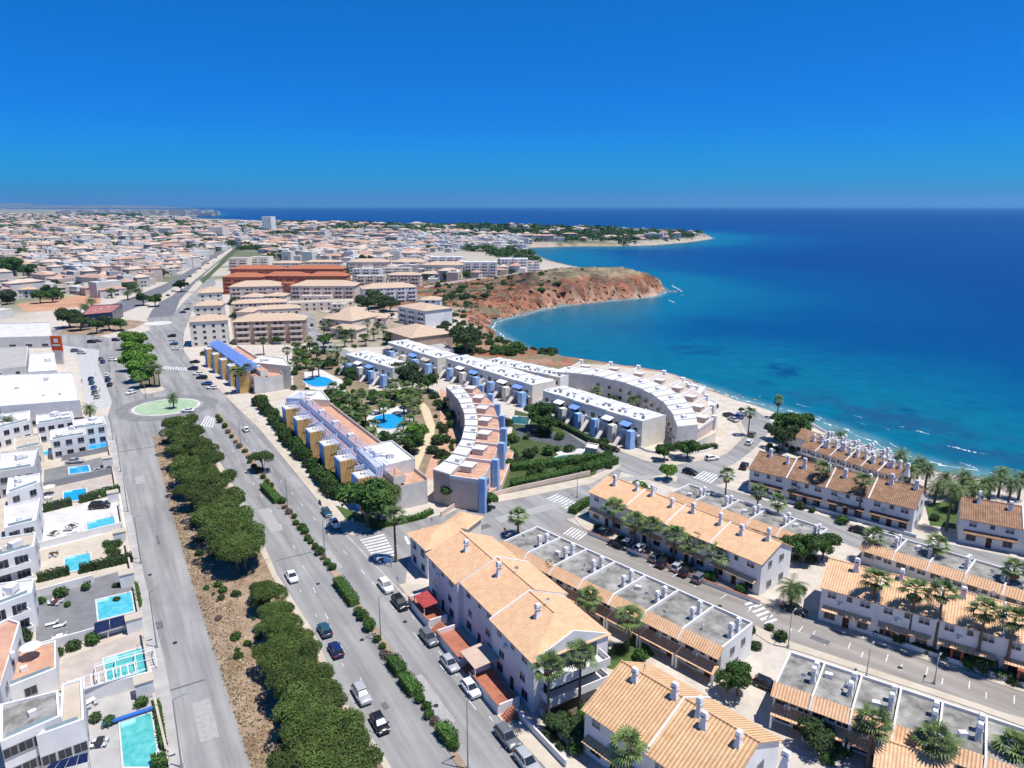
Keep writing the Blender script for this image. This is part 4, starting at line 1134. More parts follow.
def arc_block(name, label, inner, mid, outer, z, zlow, fins, roof2, finmat=None):
    """A curved terrace: white roof along its inner side, stepped terraces and blue fins along the outer side (outlines traced at roof height)."""
    I = [P(x, y, z) for x, y in inner]; Mi = [P(x, y, z) for x, y in mid]; O = [P(x, y, zlow) for x, y in outer]
    def res(pts, n):
        cum = [0]
        for p, q in zip(pts[:-1], pts[1:]): cum.append(cum[-1] + (q - p).length)
        out = []
        for i in range(n + 1):
            s = cum[-1] * i / n; k = 0
            while k < len(cum) - 2 and cum[k + 1] < s: k += 1
            out.append(pts[k].lerp(pts[k + 1], (s - cum[k]) / (cum[k + 1] - cum[k])))
        return out
    n = fins
    I, Mi, O = res(I, n * 2), res(Mi, n * 2), res(O, n * 2)
    c = sum(I, Vector()) / len(I)
    t = thing(name, label, 'building', (c.x, c.y, 0))
    l = lambda p: Vector((p.x - c.x, p.y - c.y, 0))
    m = MB(); m2 = MB(); rf = MB(); dk = MB()
    for i in range(n * 2):
        q = [l(I[i]), l(Mi[i]), l(Mi[i + 1]), l(I[i + 1])]
        m.prism(q, 0, z - .3)
        k = [v.lerp(sum(q, Vector()) / 4, .03) for v in q]
        rf.prism(k, z - .29, z - .2 + .12 * (i % 2))
        q = [l(Mi[i]), l(O[i]), l(O[i + 1]), l(Mi[i + 1])]
        m2.prism([v.lerp(sum(q, Vector()) / 4, .004) for v in q], 0, zlow - .2)
        k = [v.lerp(sum(q, Vector()) / 4, .06) for v in q]; dk.prism(k, zlow - .19, zlow - .1)
    obj('inner_wall', m, M('buff_render', (.40, .34, .30), col2=(.50, .44, .39), scale=.3) if roof2 is TERRA else GREYW, t); ro = obj('roof', rf, ROOFW, t)
    for i in range(1, n * 2):
        a_, b_ = l(I[i]), l(Mi[i]); d = (b_ - a_).normalized(); nn = Vector((-d.y, d.x, 0)) * .12
        f_ = MB(); f_.prism([a_ - nn, b_ - nn, b_ + nn, a_ + nn], z - .3, z + .25); obj('roof_divider', f_, GREYW, ro)
        an = math.atan2(d.x, -d.y)
        if i % 2:
            u_ = MB(); u_.box(-.8, .8, -.6, .6, 0, .8); c_m = a_.lerp(b_, .6) + nn * 20; obj('roof_unit', u_, FRAME, ro, (c_m.x, c_m.y, z - .2), an)
        for zz in (1.0, 3.9):
            e_ = a_ - d * .02; add_window(t, e_.x + nn.x * 18, e_.y + nn.y * 18, zz, math.atan2(d.y, d.x) - math.pi / 2, 1.4, 1.3, 'dark', True)
    obj('outer_wall', m2, PINK, t); obj('terrace_floor', dk, roof2, t)
    for i in range(n + 1):
        a_, b_ = l(Mi[i * 2]), l(O[i * 2]); d = (b_ - a_).normalized(); nn = Vector((-d.y, d.x, 0)) * .16
        f_ = MB(); f_.prism([a_ - nn, b_ + d * .3 - nn, b_ + d * .3 + nn, a_ + nn], zlow - .15, zlow + .7); obj('party_wall', f_, WHITE, t)
        e = b_ + d * .4; w2 = nn * 4.5
        f_ = MB(); f_.prism([e - w2, e + d * 1.6 - w2, e + d * 1.6 + w2, e + w2], 0, zlow + 1.2); obj('blue_fin', f_, finmat or BLUEW, t)
        if i < n:
            g = (l(Mi[i * 2 + 1]).lerp(l(O[i * 2 + 1]), .35)); ang = math.atan2(d.y, d.x)
            s = MB(); s.box(-1.5, 1.5, -1.6, 1.6, 0, 1.5); o = obj('stair_head', s, PINK, t, (g.x, g.y, zlow - .1), ang)
            s = MB(); s.box(-1.7, 1.7, -1.8, 1.8, 1.5, 1.65); obj('cap', s, ROOFW, o)
            p_, q_ = l(O[i * 2]), l(O[i * 2 + 2]); an = math.atan2(q_.y - p_.y, q_.x - p_.x)
            for tt in (.3, .7):
                for zz in (.6, 3.3):
                    h_ = p_.lerp(q_, tt); 
                    side = 0 if (Vector((q_ - p_)).cross(d)).z < 0 else math.pi
                    hh = h_ + d * 0.03
                    add_window(t, hh.x, hh.y, zz, an + side, 1.6, 1.5, 'dark', True)
    return t
arc_block('crescent_terrace', 'curved terrace with white roof and terracotta decks above the pool garden', [(446, 386), (458, 399), (464, 412), (465, 424), (461, 440), (450, 456), (433, 469)], [(460, 384), (471, 397), (477, 412), (478, 428), (474, 445), (463, 461), (450, 474)], [(478, 388), (492, 402), (498, 418), (500, 434), (497, 450), (489, 468), (478, 482)], 8.5, 7.5, 7, TERRA)
arc_block('crescent_terrace', 'long curved white terrace running down to the red shore rocks', [(552, 371), (590, 374), (625, 382), (648, 391), (664, 402), (673, 414), (677, 426)], [(566, 366), (606, 369), (642, 377), (668, 387), (685, 398), (695, 411), (698, 424)], [(580, 363), (622, 366), (660, 373), (686, 383), (702, 394), (711, 407), (713, 420)], 8.0, 6.0, 8, PAVE, finmat=WHITE)
block('lower_terraces', 'row of stepped terracotta garden terraces below the crescent fins', [(490, 470), (505, 446), (514, 452), (502, 484), (486, 494)], 1.6, wall=PINK, roof=TERRA, parapet=.3)
block('lower_terraces', 'stepped pale terraces at the near end of the long curved terrace', [(678, 424), (712, 418), (716, 432), (690, 444), (672, 438)], 3.0, wall=CREAM, roof=PAVE, parapet=.3, clutter=3)

def white_terrace(name, label, A, B, z, D, n, blue=True, end=CREAM, front_gap=3.2):
    a, rz, L = frame_of(A, B, z)
    t = thing(name, label, 'building', (a.x, a.y, 0), rz)
    m = MB(); m.box(0, L, 0, D, 0, z - .3); obj('wall', m, CREAM, t)
    m = MB(); m.box(L + .003, L + .2, 0, D, 0, z + .1); obj('end_wall', m, end, t)
    u = L / n
    for i in range(n):
        m = MB(); m.box(u * i + .1, u * (i + 1) - .1, .1, D - .1, z - .29, z - .15 + .1 * (i % 2)); ro = obj('roof', m, ROOFW, t)
        m = MB(); m.box(u * (i + .3), u * (i + .55), D * .45, D * .8, z - .1, z + .55); obj('roof_unit', m, FRAME, ro)
        for r_ in range(3): fx = (.12 + .27 * r_ + .1 * ((i * 5 + r_ * 3) % 4) / 4); fy = .12 + .2 * ((i * 3 + r_ * 5) % 4) / 3; m = MB(); m.box(u * (i + fx), u * (i + fx) + .9, D * fy, D * fy + .6, z - .1, z + .35 + .2 * r_); obj('air_conditioner', m, [FRAME, GREYF, METAL][(i + r_) % 3], ro)
        m = MB(); m.box(u * i - .1, u * i + .1, .1, D - .1, z - .28, z + .22); obj('roof_divider', m, FRAME, ro)
        m = MB(); m.box(u * i - .12, u * i + .12, -front_gap, .0, 0, z * .62); obj('party_wall', m, WHITE, t)
        for zz in (.6, z * .5):
            add_window(t, u * (i + .28), 0, zz, 0, min(2.0, u * .3), 1.9, 'dark', True); add_window(t, u * (i + .7), 0, zz, 0, min(1.6, u * .25), 1.6, 'glass', True)
        m = MB(); m.box(u * i + .13, u * (i + 1) - .13, -1.6, -.01, z * .46, z * .49); m.box(u * i + .13, u * (i + 1) - .13, -1.6, -1.5, z * .49, z * .60); obj('balcony', m, WHITE, t)
        if (i * 7 + int(L)) % 3: m = MB(); m.slab((u * i + .3, -2.4, z * .74), (u * (i + .55), -2.4, z * .74), (u * (i + .55), -.02, z * .84), (u * i + .3, -.02, z * .84), .08); obj('awning', m, [PAVE, FRAME, BLUEP][i % 3], t)
        if blue:
            m = MB(); m.box(u * (i + .64), u * (i + .90), -front_gap - .6, -1.7, 0, z * .66); o = obj('stair_tower', m, CREAM if i % 3 == 1 else BLUEW, t)
            m = MB(); m.add([(u * (i + .12), -front_gap - 2.2, 0), (u * (i + .3), -front_gap - 2.2, 0), (u * (i + .3), -1.65, z * .46), (u * (i + .12), -1.65, z * .46), (u * (i + .12), -front_gap - 2.2, .3), (u * (i + .3), -front_gap - 2.2, .3), (u * (i + .3), -1.65, z * .50), (u * (i + .12), -1.65, z * .50)], [(0, 1, 2, 3), (7, 6, 5, 4), (0, 4, 5, 1), (1, 5, 6, 2), (2, 6, 7, 3), (3, 7, 4, 0)]); obj('stairs', m, CREAM, t)
    return t
white_terrace('white_terrace', 'white flat roofed terrace with blue stair towers beside the small road', (543, 390), (642, 421), 8.5, 10.5, 6)
white_terrace('white_terrace', 'pale flat roofed terrace with blue towers behind the crescent top', (446, 358), (532, 385), 8.0, 11, 6)
white_terrace('white_terrace', 'pale flat roofed terrace with a cream end wall left of the blue tower row', (388, 342), (437, 358), 8.0, 11, 4)
white_terrace('white_terrace', 'white terrace with blue awnings between two pools', (346, 354), (392, 368), 8.0, 11, 4, end=GREYW)
white_terrace('white_terrace', 'white flat roofed row along the shore behind the blue tower row', (484, 361), (560, 377), 7.0, 10, 7, blue=False, end=WHITE)
block('white_house', 'white walled house with stepped blocks at the shore end of the curved terrace', [(676, 385), (700, 394), (706, 386), (684, 379)], 6, wins={0: 2, 1: 1}, clutter=3)
block('white_house', 'small stepped white house beside the red shore rocks', [(694, 402), (712, 410), (717, 402), (700, 394)], 5, wins={0: 2}, clutter=2)
block('parking_ramp', 'sloping grey paved car ramp with walls above the shore scrub', [(420, 349), (436, 353), (454, 349), (432, 334), (418, 336)], 3.0, wall=GREYW, roof=PAVEG, parapet=.8)
block('pool_house', 'tiny pink pool house in the hedge garden', [(585, 447), (597, 449), (599, 444), (588, 442)], 3, wall=PINK)

# ------------------------------------------------------------------ villas along the side road (left)
def pool(label, px, mat=POOL, surround=None, deep=.25, cat='swimming pool', ref=None):
    p = poly(px); c = sum(p, Vector()) / len(p)
    t = thing('swimming_pool', label, cat, (c.x, c.y, 0))
    lp = [q - c for q in p]
    m = MB(); m.prism(lp, .05, .17); obj('water', m, mat, t)
    m = MB(); n = len(lp)
    out = [q * (1 + .5 / max(.6, q.length)) for q in lp]
    for i in range(n):
        j = (i + 1) % n; m.prism([lp[i], lp[j], out[j], out[i]], .04, .22)
    obj('coping', m, surround or PAVEW, t)
    if n in (4, 5):
        a_, b_, d_ = lp[0], lp[1], lp[-1]; u_ = (b_ - a_).normalized(); v_ = (d_ - a_).normalized()
        for k in range(2):
            s_ = MB(); w0, w1 = .1 + .55 * k, .6 + .55 * k; h0 = a_ + u_ * .1; s_.prism([h0 + v_ * w0, h0 + v_ * w1, h0 + v_ * w1 + u_ * 1.8, h0 + v_ * w0 + u_ * 1.8], .16, .178 - .004 * k); obj('step', s_, M('submerged_step', (.22, .52, .56), var=.06) if k else M('submerged_upper_step', (.34, .60, .62), var=.06), t)
        g = MB(); q_ = b_ - u_ * .5; g.tube([(q_.x, q_.y, .1), (q_.x, q_.y, 1.0), (q_.x + .4, q_.y - .3, 1.0), (q_.x + .4, q_.y - .3, .2)], .03, 5); obj('hand_rail', g, METAL, t)
    return t
pool('rectangular turquoise pool with a blue cover roll nearest the bottom left', [(120, 724), (151, 714), (157, 752), (150, 768), (124, 768)], POOLG)
pool('long green blue pool under the sliding enclosure', [(104, 660), (141, 649), (150, 672), (108, 686)], POOLG)
pool('turquoise pool on the dark grey deck beside solar panels', [(97, 601), (131, 593), (134, 612), (99, 621)])
pool('turquoise pool on the beige terrace beside a clipped hedge', [(65, 558), (90, 554), (92, 569), (65, 573)])
pool('turquoise pool on the white terrace with scattered loungers', [(87, 523), (114, 517), (116, 529), (88, 534)])
pool('small blue pool above the dark hedge on a pale deck', [(64, 492), (86, 489), (87, 500), (64, 502)], POOLB)
pool('narrow blue green pool on the grey deck behind a white car', [(69, 468), (88, 466), (90, 472), (70, 475)], POOLB)
pool('slim blue pool in front of the dark glass house', [(87, 445), (107, 442), (108, 448), (88, 450)], POOLB)
pool('small rounded blue pool in the far villa garden', [(40, 452), (52, 450), (53, 455), (41, 456)], POOLB)
def ellipse(cx, cy_, rx, ry, n=28, z=0.0, wob=0.0):
    return [(cx + rx * math.cos(2 * math.pi * k / n) * (1 + wob * math.sin(2 * math.pi * k / n * 2)), cy_ + ry * math.sin(2 * math.pi * k / n)) for k in range(n)]
pool('oval blue pool in the palm garden left of the crescent', ellipse(389, 422, 17, 7.5, wob=.06), POOLB)
pool('freeform blue pool in the palm courtyard above the ochre terrace', ellipse(319, 382, 15, 5, wob=.18), POOLB)
pool('small oval blue pool in the upper palm garden', ellipse(371, 356, 8, 2.6, wob=.1), POOLB)
pool('still green pond in the hedge garden beside the crescent', [(513, 416), (530, 418), (528, 425), (510, 424)], M('pond_water', (0.02, 0.10, 0.09), var=.2, rough=.1))
pool('green blue pool behind the curved hedge of the garden', ellipse(570, 458, 14, 2.5), POOLG)
# decks per plot (paving sheets), the villa boxes, party walls
for i, (px, mt) in enumerate([
        ([(60, 700), (155, 676), (168, 768), (60, 800)], PAVEG), ([(56, 662), (143, 630), (153, 676), (60, 702)], DECKP), ([(36, 594), (132, 568), (142, 622), (36, 650)], DECKG),
        ([(40, 551), (126, 530), (132, 567), (40, 592)], PAVE), ([(42, 514), (121, 494), (126, 529), (40, 550)], PAVEW), ([(44, 487), (113, 473), (120, 492), (44, 511)], DECKP),
        ([(44, 470), (112, 455), (114, 472), (44, 486)], DECKG), ([(60, 446), (108, 434), (111, 450), (62, 460)], DECKG)]):
    sheet('villa_deck', px, 0.012 + .001 * i, mt)
sheet('villa_gravel', [(-60, 400), (98, 404), (110, 446), (124, 512), (150, 660), (172, 790), (-200, 900), (-200, 600)], 0.008, PAVE)
V = lambda label, px, h, **k: block('villa', label, px, h, cat='villa', group='modern villas beside the side road', simple=False, wk='dark', **k)
V('large white villa with a grey gravel roof at the bottom left', [(0, 742), (60, 716), (58, 690), (0, 704)], 6.5, roof=GRAVEL, wins={0: 4, 1: 2}, floors=2)
V('cream roofed wing of the large villa over the blue glass front', [(36, 736), (84, 719), (82, 678), (62, 684), (60, 716)], 5.5, roof=PAVE, wins={0: 3, 1: 2}, floors=1)
V('white villa wing with a slot window and a brown roof terrace', [(0, 690), (56, 668), (56, 640), (0, 655)], 3.6, roof=TERRA, wins={0: 1}, floors=1)
V('white angular villa with sloped parapet and a pinkish roof', [(0, 686), (20, 622), (8, 618), (-30, 640)], 6.8, roof=TERRA, wins={0: 3}, floors=2)
V('white villa with a glass balcony beside the dark grey deck', [(-20, 612), (32, 592), (34, 578), (-20, 586)], 6.5, roof=PAVEW, wins={0: 2, 1: 1}, floors=2, balc=[0], clutter=2)
V('white villa with sand coloured roof terraces beside the beige terrace', [(-16, 560), (34, 546), (36, 532), (-16, 540)], 6.5, roof=PAVE, wins={0: 2, 1: 1}, floors=2, balc=[0], clutter=2)
V('white villa with a tall dark door window beside the white terrace', [(4, 528), (36, 520), (40, 498), (4, 506)], 6.5, roof=PAVEW, wins={0: 2, 1: 1}, floors=2, balc=[0])
V('white two step villa beside the pale deck and small blue pool', [(6, 494), (40, 482), (40, 473), (8, 478)], 6.5, wins={0: 2, 1: 1}, floors=2, clutter=2)
V('dark slate faced villa with white roof edges', [(-4, 472), (34, 466), (38, 448), (0, 452)], 7, wall=GREYW, roof=PAVEW, wins={0: 3, 1: 1}, floors=2, clutter=2)
V('grey and white villa with a deep dark terrace behind the slim pool', [(50, 440), (86, 434), (84, 424), (50, 430)], 6, roof=PAVEW, wins={0: 3, 1: 1}, floors=2, clutter=2)
V('white villa with an upper cube near the corner date palms', [(74, 429), (106, 424), (103, 416), (72, 420)], 6, wins={0: 3}, floors=2, clutter=2)
V('white long villa roof behind the date palms at the corner', [(36, 424), (74, 418), (72, 411), (36, 415)], 6.5, wins={0: 4}, floors=2, clutter=3)
V('small white villa at the left edge with dark windows', [(-10, 430), (30, 420), (30, 410), (-10, 416)], 6.5, wins={0: 4}, floors=2, clutter=2)
V('beige flat roofed villa at the left edge below the date palm', [(14, 450), (42, 444), (40, 434), (14, 438)], 5.5, wall=CREAM, roof=PAVE, wins={0: 2}, floors=1)
V('charcoal and white villa with roof solar panels at the left edge', [(-30, 466), (-2, 460), (-4, 446), (-30, 448)], 6.5, wall=GREYW, roof=GRAVEL, wins={0: 2}, floors=2)
wl_specs = [('tall white party wall beside the blue cover roll pool', [(36, 716), (152, 684)], 2.2, WHITE), ('white party wall between the enclosed pool and the grey deck', [(30, 657), (142, 625)], 2.0, WHITE), ('white party wall below the dark grey deck', [(36, 598), (94, 582)], 1.6, WHITE),
            ('white garden wall across the white terrace', [(40, 549), (124, 528)], 1.6, WHITE), ('charcoal party wall above the white terrace', [(44, 512), (60, 509)], 2.0, DARKM), ('dark grey party wall below the grey deck', [(44, 489), (112, 474)], 1.8, GREYF), ('dark party wall of the slim pool garden', [(62, 461), (110, 451)], 1.6, GREYF)]
for lb, px, h, mt in wl_specs:
    wall_line('party_wall', lb, px, h, mat=mt)
ys = [(170, 768), (152, 690), (141, 627), (133, 582), (125, 540), (118, 500), (112, 465), (106, 432)]
for i in range(len(ys) - 1):
    wall_line('front_wall', 'white villa front wall along the side road pavement, {n} from the roundabout', [ys[i], (lerp(ys[i][0], ys[i + 1][0], .86), lerp(ys[i][1], ys[i + 1][1], .86))], 1.3, cap=PAVE, group='villa front walls')
    q = P(*ys[i + 1]); t = thing('entrance_canopy', 'small pale flat entrance canopy on the villa front wall, {n} from the roundabout', 'canopy', (q.x, q.y, 0), R(122), 'entrance canopies of the villas')
    m1 = MB(); m1.box(-1.6, .6, -.4, 2.2, 2.5, 2.7); obj('slab', m1, PAVE, t)
    each('pillar', [(-1.5, -1.3, -.3, 2.1, 0, 2.499), (.3, .5, -.3, 2.1, 0, 2.499)], WHITE, t)
# solar panels, pergola, pool enclosure, cover roll
def panel_array(label, px, z0, z1, rows, cols_):
    a_, b_, c_, d_ = [P(x, y, zz) for (x, y), zz in zip(px, (z0, z0, z1, z1))]
    o = (a_ + b_ + c_ + d_) / 4
    t = thing('solar_array', label, 'solar panels', (o.x, o.y, 0)); off = Vector((o.x, o.y, 0))
    for i in range(cols_):
        for j in range(rows):
            u0, u1, v0, v1 = (i + .03) / cols_, (i + .97) / cols_, (j + .03) / rows, (j + .97) / rows
            g = lambda u_, v_: a_.lerp(b_, u_).lerp(d_.lerp(c_, u_), v_) - off
            m_ = MB(); m_.slab(g(u0, v0), g(u1, v0), g(u1, v1), g(u0, v1), .06); obj('panel', m_, M('solar_cells', (0.012, 0.02, 0.06), var=.4, rough=.15, spec=.6, scale=3), t)
    for q in (a_, b_, c_, d_):
        m_ = MB(); m_.bar(q - off - Vector((0, 0, q.z)), q - off - Vector((0, 0, .08)), .05); obj('post', m_, METAL, t)
panel_array('row of dark solar panels beside the grey deck pool', [(94, 634), (141, 620), (139, 611), (94, 623)], 1.7, 2.6, 2, 3)
panel_array('tilted blue solar panels at the bottom left corner', [(40, 775), (88, 762), (88, 752), (52, 762)], 4.0, 4.8, 1, 4)
q = P(130, 668); t = thing('pool_enclosure', 'arched white framed sliding glass enclosure over the long pool', 'pool enclosure', (q.x, q.y, 0), R(32))
m1 = MB(); m2 = MB()
for i in range(4):
    x = -4.5 + 3 * i * .9
    arc = [(x, 2.6 * math.cos(k * math.pi / 10), 1.9 * math.sin(k * math.pi / 10)) for k in range(11)]
    m1.tube(arc, .07, 5)
for k in range(1, 10, 2): m1.bar((-4.5, 2.6 * math.cos(k * math.pi / 10), 1.9 * math.sin(k * math.pi / 10)), (3.6, 2.6 * math.cos(k * math.pi / 10), 1.9 * math.sin(k * math.pi / 10)), .05)
obj('frame', m1, FRAME, t)
q = P(110, 690); t = thing('pergola', 'white slatted pergola beside the enclosed pool', 'pergola', (q.x, q.y, 0), R(32))
m1 = MB(); m2 = MB()
for i in range(10): m1.box(-5 + i * .95, -4.85 + i * .95, -1.5, 1.5, 2.5, 2.62)
m1.box(-5.2, 4, -1.6, -1.45, 2.35, 2.5); m1.box(-5.2, 4, 1.45, 1.6, 2.35, 2.5)
for x in (-5, 3.7):
    each('post', [(x, x + .15, y, y + .12, 0, 2.349) for y in (-1.55, 1.5)], FRAME, t)
obj('slats', m1, FRAME, t)
q = P(133, 718); t = thing('pool_cover_roll', 'long blue rolled pool cover beside the turquoise pool', 'pool cover', (q.x, q.y, 0), R(32))
m1 = MB(); m1.tube([(-3.6, 0, .55), (3.6, 0, .55)], .32, 10); obj('roll', m1, M('blue_cover', (0.03, 0.13, 0.45), var=.2), t, smooth=False)
each('stand', [(x - .05, x + .05, -.35, .35, 0, .6) for x in (-3.7, 3.7)], METAL, t)
for (px, py, a_, lb) in [(72, 535, .3, 'grey sun lounger on the white terrace, {n} from the pool'), (77, 534, .2, 'grey sun lounger on the white terrace, {n} from the pool'), (68, 531, .1, 'grey sun lounger on the white terrace, {n} from the pool'), (52, 625, .5, 'white sun lounger on the dark grey deck, {n} from the solar panels'), (60, 627, .5, 'white sun lounger on the dark grey deck, {n} from the solar panels')]:
    q = P(px, py); t = thing('sun_lounger', lb, 'lounger', (q.x, q.y, 0), a_, 'sun loungers on the villa decks', P(100, 600 if px < 65 and py > 600 else 525))
    m1 = MB(); m1.box(-.95, .45, -.33, .33, .28, .36); m1.slab((.45, -.33, .36), (1.0, -.33, .75), (1.0, .33, .75), (.45, .33, .36), .08); obj('bed', m1, FRAME if py > 600 else SHUT, t)
    each('leg', [(x, x + .07, y, y + .07, 0, .28) for x in (-.9, .35) for y in (-.3, .23)], METAL, t)
for (px, py, lb, mt) in [(50, 494, 'beige parasol on the pale villa deck', CREAM), (36, 676, 'white round parasol on the brown roof terrace', WHITE)]:
    q = P(px, py); z0 = 3.2 if py > 600 else 0
    t = thing('parasol', lb, 'parasol', (q.x, q.y, z0))
    m1 = MB(); m1.tube([(0, 0, 0), (0, 0, 2.3)], .04, 6); obj('pole', m1, METAL, t)
    m1 = MB(); n = 8; m1.add([(1.5 * math.cos(2 * math.pi * k / n), 1.5 * math.sin(2 * math.pi * k / n), 2.0) for k in range(n)] + [(0, 0, 2.5)], [(k, (k + 1) % n, n) for k in range(n)]); obj('canopy', m1, mt, t)

# ------------------------------------------------------------------ commercial buildings, upper left
block('supermarket', 'long white commercial hall with a row of dark windows', [(0, 406), (80, 400), (73, 372), (-40, 376)], 8, wins={0: 9}, floors=1, wall=M('hall_white', (0.58, 0.58, 0.58), var=.08), simple=False, ww=3.2, wh=1.2, wk='dark', clutter=4, fl_h=3)
block('supermarket', 'bright white roofed shop hall behind the long white hall', [(28, 372), (57, 370), (54, 352), (30, 354)], 7, wins={0: 2}, clutter=1)
block('warehouse', 'low grey hall with a curved pale roof edge beyond the shop', [(-30, 338), (52, 336), (50, 322), (-30, 324)], 6, wall=GREYW, roof=PAVEW, wins={0: 5}, floors=1, ww=3)
block('dark_building', 'dark blue glass building with a red upper band behind the roundabout trees', [(80, 315), (112, 312), (122, 304), (92, 305)], 8, wall=M('dark_blue_cladding', (0.02, 0.03, 0.07), var=.2, rough=.3), roof=M('rust_roof', (.36, .14, .12), var=.2), wins={0: 4}, clutter=3)
block('white_house', 'white two storey house with a tan roof and porch at the left edge', [(8, 290), (36, 289), (35, 281), (8, 283)], 7, kind='hip', wins={0: 4, 1: 2}, tile=TILE)
block('grey_house', 'grey flat roofed office with an arched roof at the left edge', [(-30, 372), (26, 366), (28, 346), (-20, 348)], 7, wall=GREYW, roof=PAVEG, wins={0: 3})
# the orange sign box: a white pictogram on orange, no lettering readable
q = P(60, 364); t = thing('shop_sign', 'tall orange sign board with a white emblem on a grey base', 'sign', (q.x, q.y, 0), R(-6))
m1 = MB(); m1.box(-2.6, 2.6, -.3, .3, 6.2, 13.0); obj('panel', m1, M('orange_sign', (0.62, 0.10, 0.02), var=.05), t)
m1 = MB(); m1.box(-2.2, 2.2, -.5, .5, 0, 6.19); obj('base', m1, GREYW, t)
m1 = MB(); m1.box(-1.0, 1.0, -.34, -.301, 10.0, 11.8); m1.box(-1.8, 1.8, -.34, -.301, 8.4, 9.2); obj('emblem', m1, FRAME, t)

# ------------------------------------------------------------------ apartment blocks, middle distance
APT = lambda label, A, B, z, D, **k: block('apartment_block', label, None, z, pts=rect_px(A, B, z, D), cat='apartments', **{'tile': TILE_PALE, **k})
PINKW = M('pale_pink_render', (0.64, 0.53, 0.46), col2=(0.73, 0.62, 0.55), scale=.2)
APT('long pale apartment block with tan roof and dark balconies in front of the red roofs', (290, 286), (354, 286), 13, 20, kind='hip', rise=3.5, wall=PINKW, balc=[0], wins={1: 3}, floors=4)
APT('long tan roofed apartment block left of the red stair tower', (229, 287), (282, 286), 13, 20, kind='hip', rise=3.5, wall=PINKW, balc=[0], wins={1: 3}, floors=4)
APT('red stair tower between the two long tan roofed blocks', (281, 283), (291, 283), 15, 10, wall=ROSE, roof=ROSE, wins={0: 1})
APT('white apartment block with tan hip roof above the dark tree mass', (363, 289), (417, 287), 12, 18, kind='hip', rise=3, balc=[0], wins={1: 3}, floors=4)
APT('white apartment block with a blank side wall facing the sea', (398, 306), (425, 311), 10, 20, kind='hip', rise=2.5, balc=[0], wins={}, floors=3, tile=TILE_PALE)
APT('brown sided apartment block with pink balconies in the middle', (233, 322), (304, 320), 12, 15, kind='hip', rise=3, wall=BROWNW, balc=[0], bmat=PINKW, wins={1: 3}, floors=4)
APT('tall cream apartment block next to the roundabout parking', (189, 322), (227, 320), 13, 16, kind='hip', rise=2.5, wall=CREAM, wins={0: 4, 3: 2, 1: 2}, floors=4)
APT('cream apartment block with stepped hip roof behind the tall cream one', (194, 306), (222, 305), 13, 16, kind='hip', rise=2.5, wall=CREAM, wins={0: 4}, floors=4)
APT('cream apartment block with tan hip roof nearest the highway', (198, 293), (222, 292), 13, 20, kind='hip', rise=3, wall=CREAM, wins={0: 3, 3: 2}, floors=4, tile=TILE_PALE)
APT('stepped pink block with a small tile roof between brown block and highway block', (232, 304), (286, 302), 9, 14, kind='hip', rise=2, wall=PINKW, balc=[0], floors=3)
APT('low pale house terrace behind the brown sided block', (254, 310), (300, 308), 7, 12, kind='hip', rise=2, wall=PINKW, wins={0: 6}, floors=2)
APT('pale terrace wall building below the long tan roofs', (288, 303), (354, 301), 6, 14, wall=PINKW, roof=PAVE, wins={0: 9}, floors=2)
APT('broad pale tile roofed hall beside the apartment street', (322, 318), (352, 321), 7, 26, kind='hip', rise=5, wall=PINKW, tile=TILE_PALE, wins={0: 3}, floors=2)
APT('wide pale tile roofed hall behind the upper palm garden', (385, 330), (411, 338), 7, 24, kind='hip', rise=4, wall=BROWNW, tile=TILE_PALE, wins={0: 3}, floors=2)
APT('tan roofed low building with arches beside the apartment street trees', (330, 328), (356, 330), 5, 10, kind='hip', rise=2, wall=PINKW, wins={0: 3}, floors=1)
for i, (x0, x1, y, mt, lb) in enumerate([(222, 262, 277, ROSE, 'left brick red apartment row with many dark windows'), (262, 306, 276, ROSE, 'middle brick red apartment row behind the long tan roofs'), (306, 346, 276, M('orange_red_render', (.48, .19, .09), var=.12, scale=.2), 'orange red apartment row at the right of the red group'),
                                          (230, 282, 269, ROSE, 'upper left brick red apartment row'), (284, 342, 269, ROSE, 'upper right brick red apartment row')]):
    APT(lb, (x0, y), (x1, y), 14, 16, kind='hip', rise=3, wall=mt, tile=tile_mat('red_roof_tiles' + str(i), (.40, .13, .07), (.52, .20, .11)), balc=[0], wins={1: 2}, floors=4)
for i, (x0, x1, y, mt, lb) in enumerate([(228, 247, 258, PINKW, 'cream apartment slab with four window rows beside the highway verge'), (249, 268, 257, CREAM, 'cream apartment slab right of the highway verge slab'), (348, 388, 262, PINKW, 'long pinkish apartment block with a pale roof line behind the red group'), (392, 424, 262, PINKW, 'tan roofed apartment block behind the palm park'), (424, 462, 265, CREAM, 'long orange roofed hotel wing beside the white complex')]):
    APT(lb, (x0, y), (x1, y), 14, 18, wall=mt, kind='hip' if i > 1 else 'flat', rise=3, balc=[0], floors=4, roof=PAVE)
for i, (x0, x1, y, h, lb) in enumerate([(430, 462, 257, 15, 'white stepped apartment block left of the blue fronted one'), (464, 497, 262, 16, 'white apartment block with blue shaded balconies'), (500, 528, 259, 15, 'white apartment block nearest the headland'), (512, 540, 264, 9, 'low white apartment row stepping down to the headland')]):
    APT(lb, (x0, y), (x1, y), h, 20, balc=[0], wins={1: 3}, floors=5, wall=WHITE, clutter=3)
APT('tall white tower block standing above the distant shore', (261.4, 216.5), (270.5, 216.5), 42, 40, wall=WHITE, wins={0: 4}, floors=10, fl_h=4)
APT('wide distant pale hotel block left of the tower', (208, 227), (222, 227), 24, 40, wall=PINKW, wins={0: 6}, floors=5)
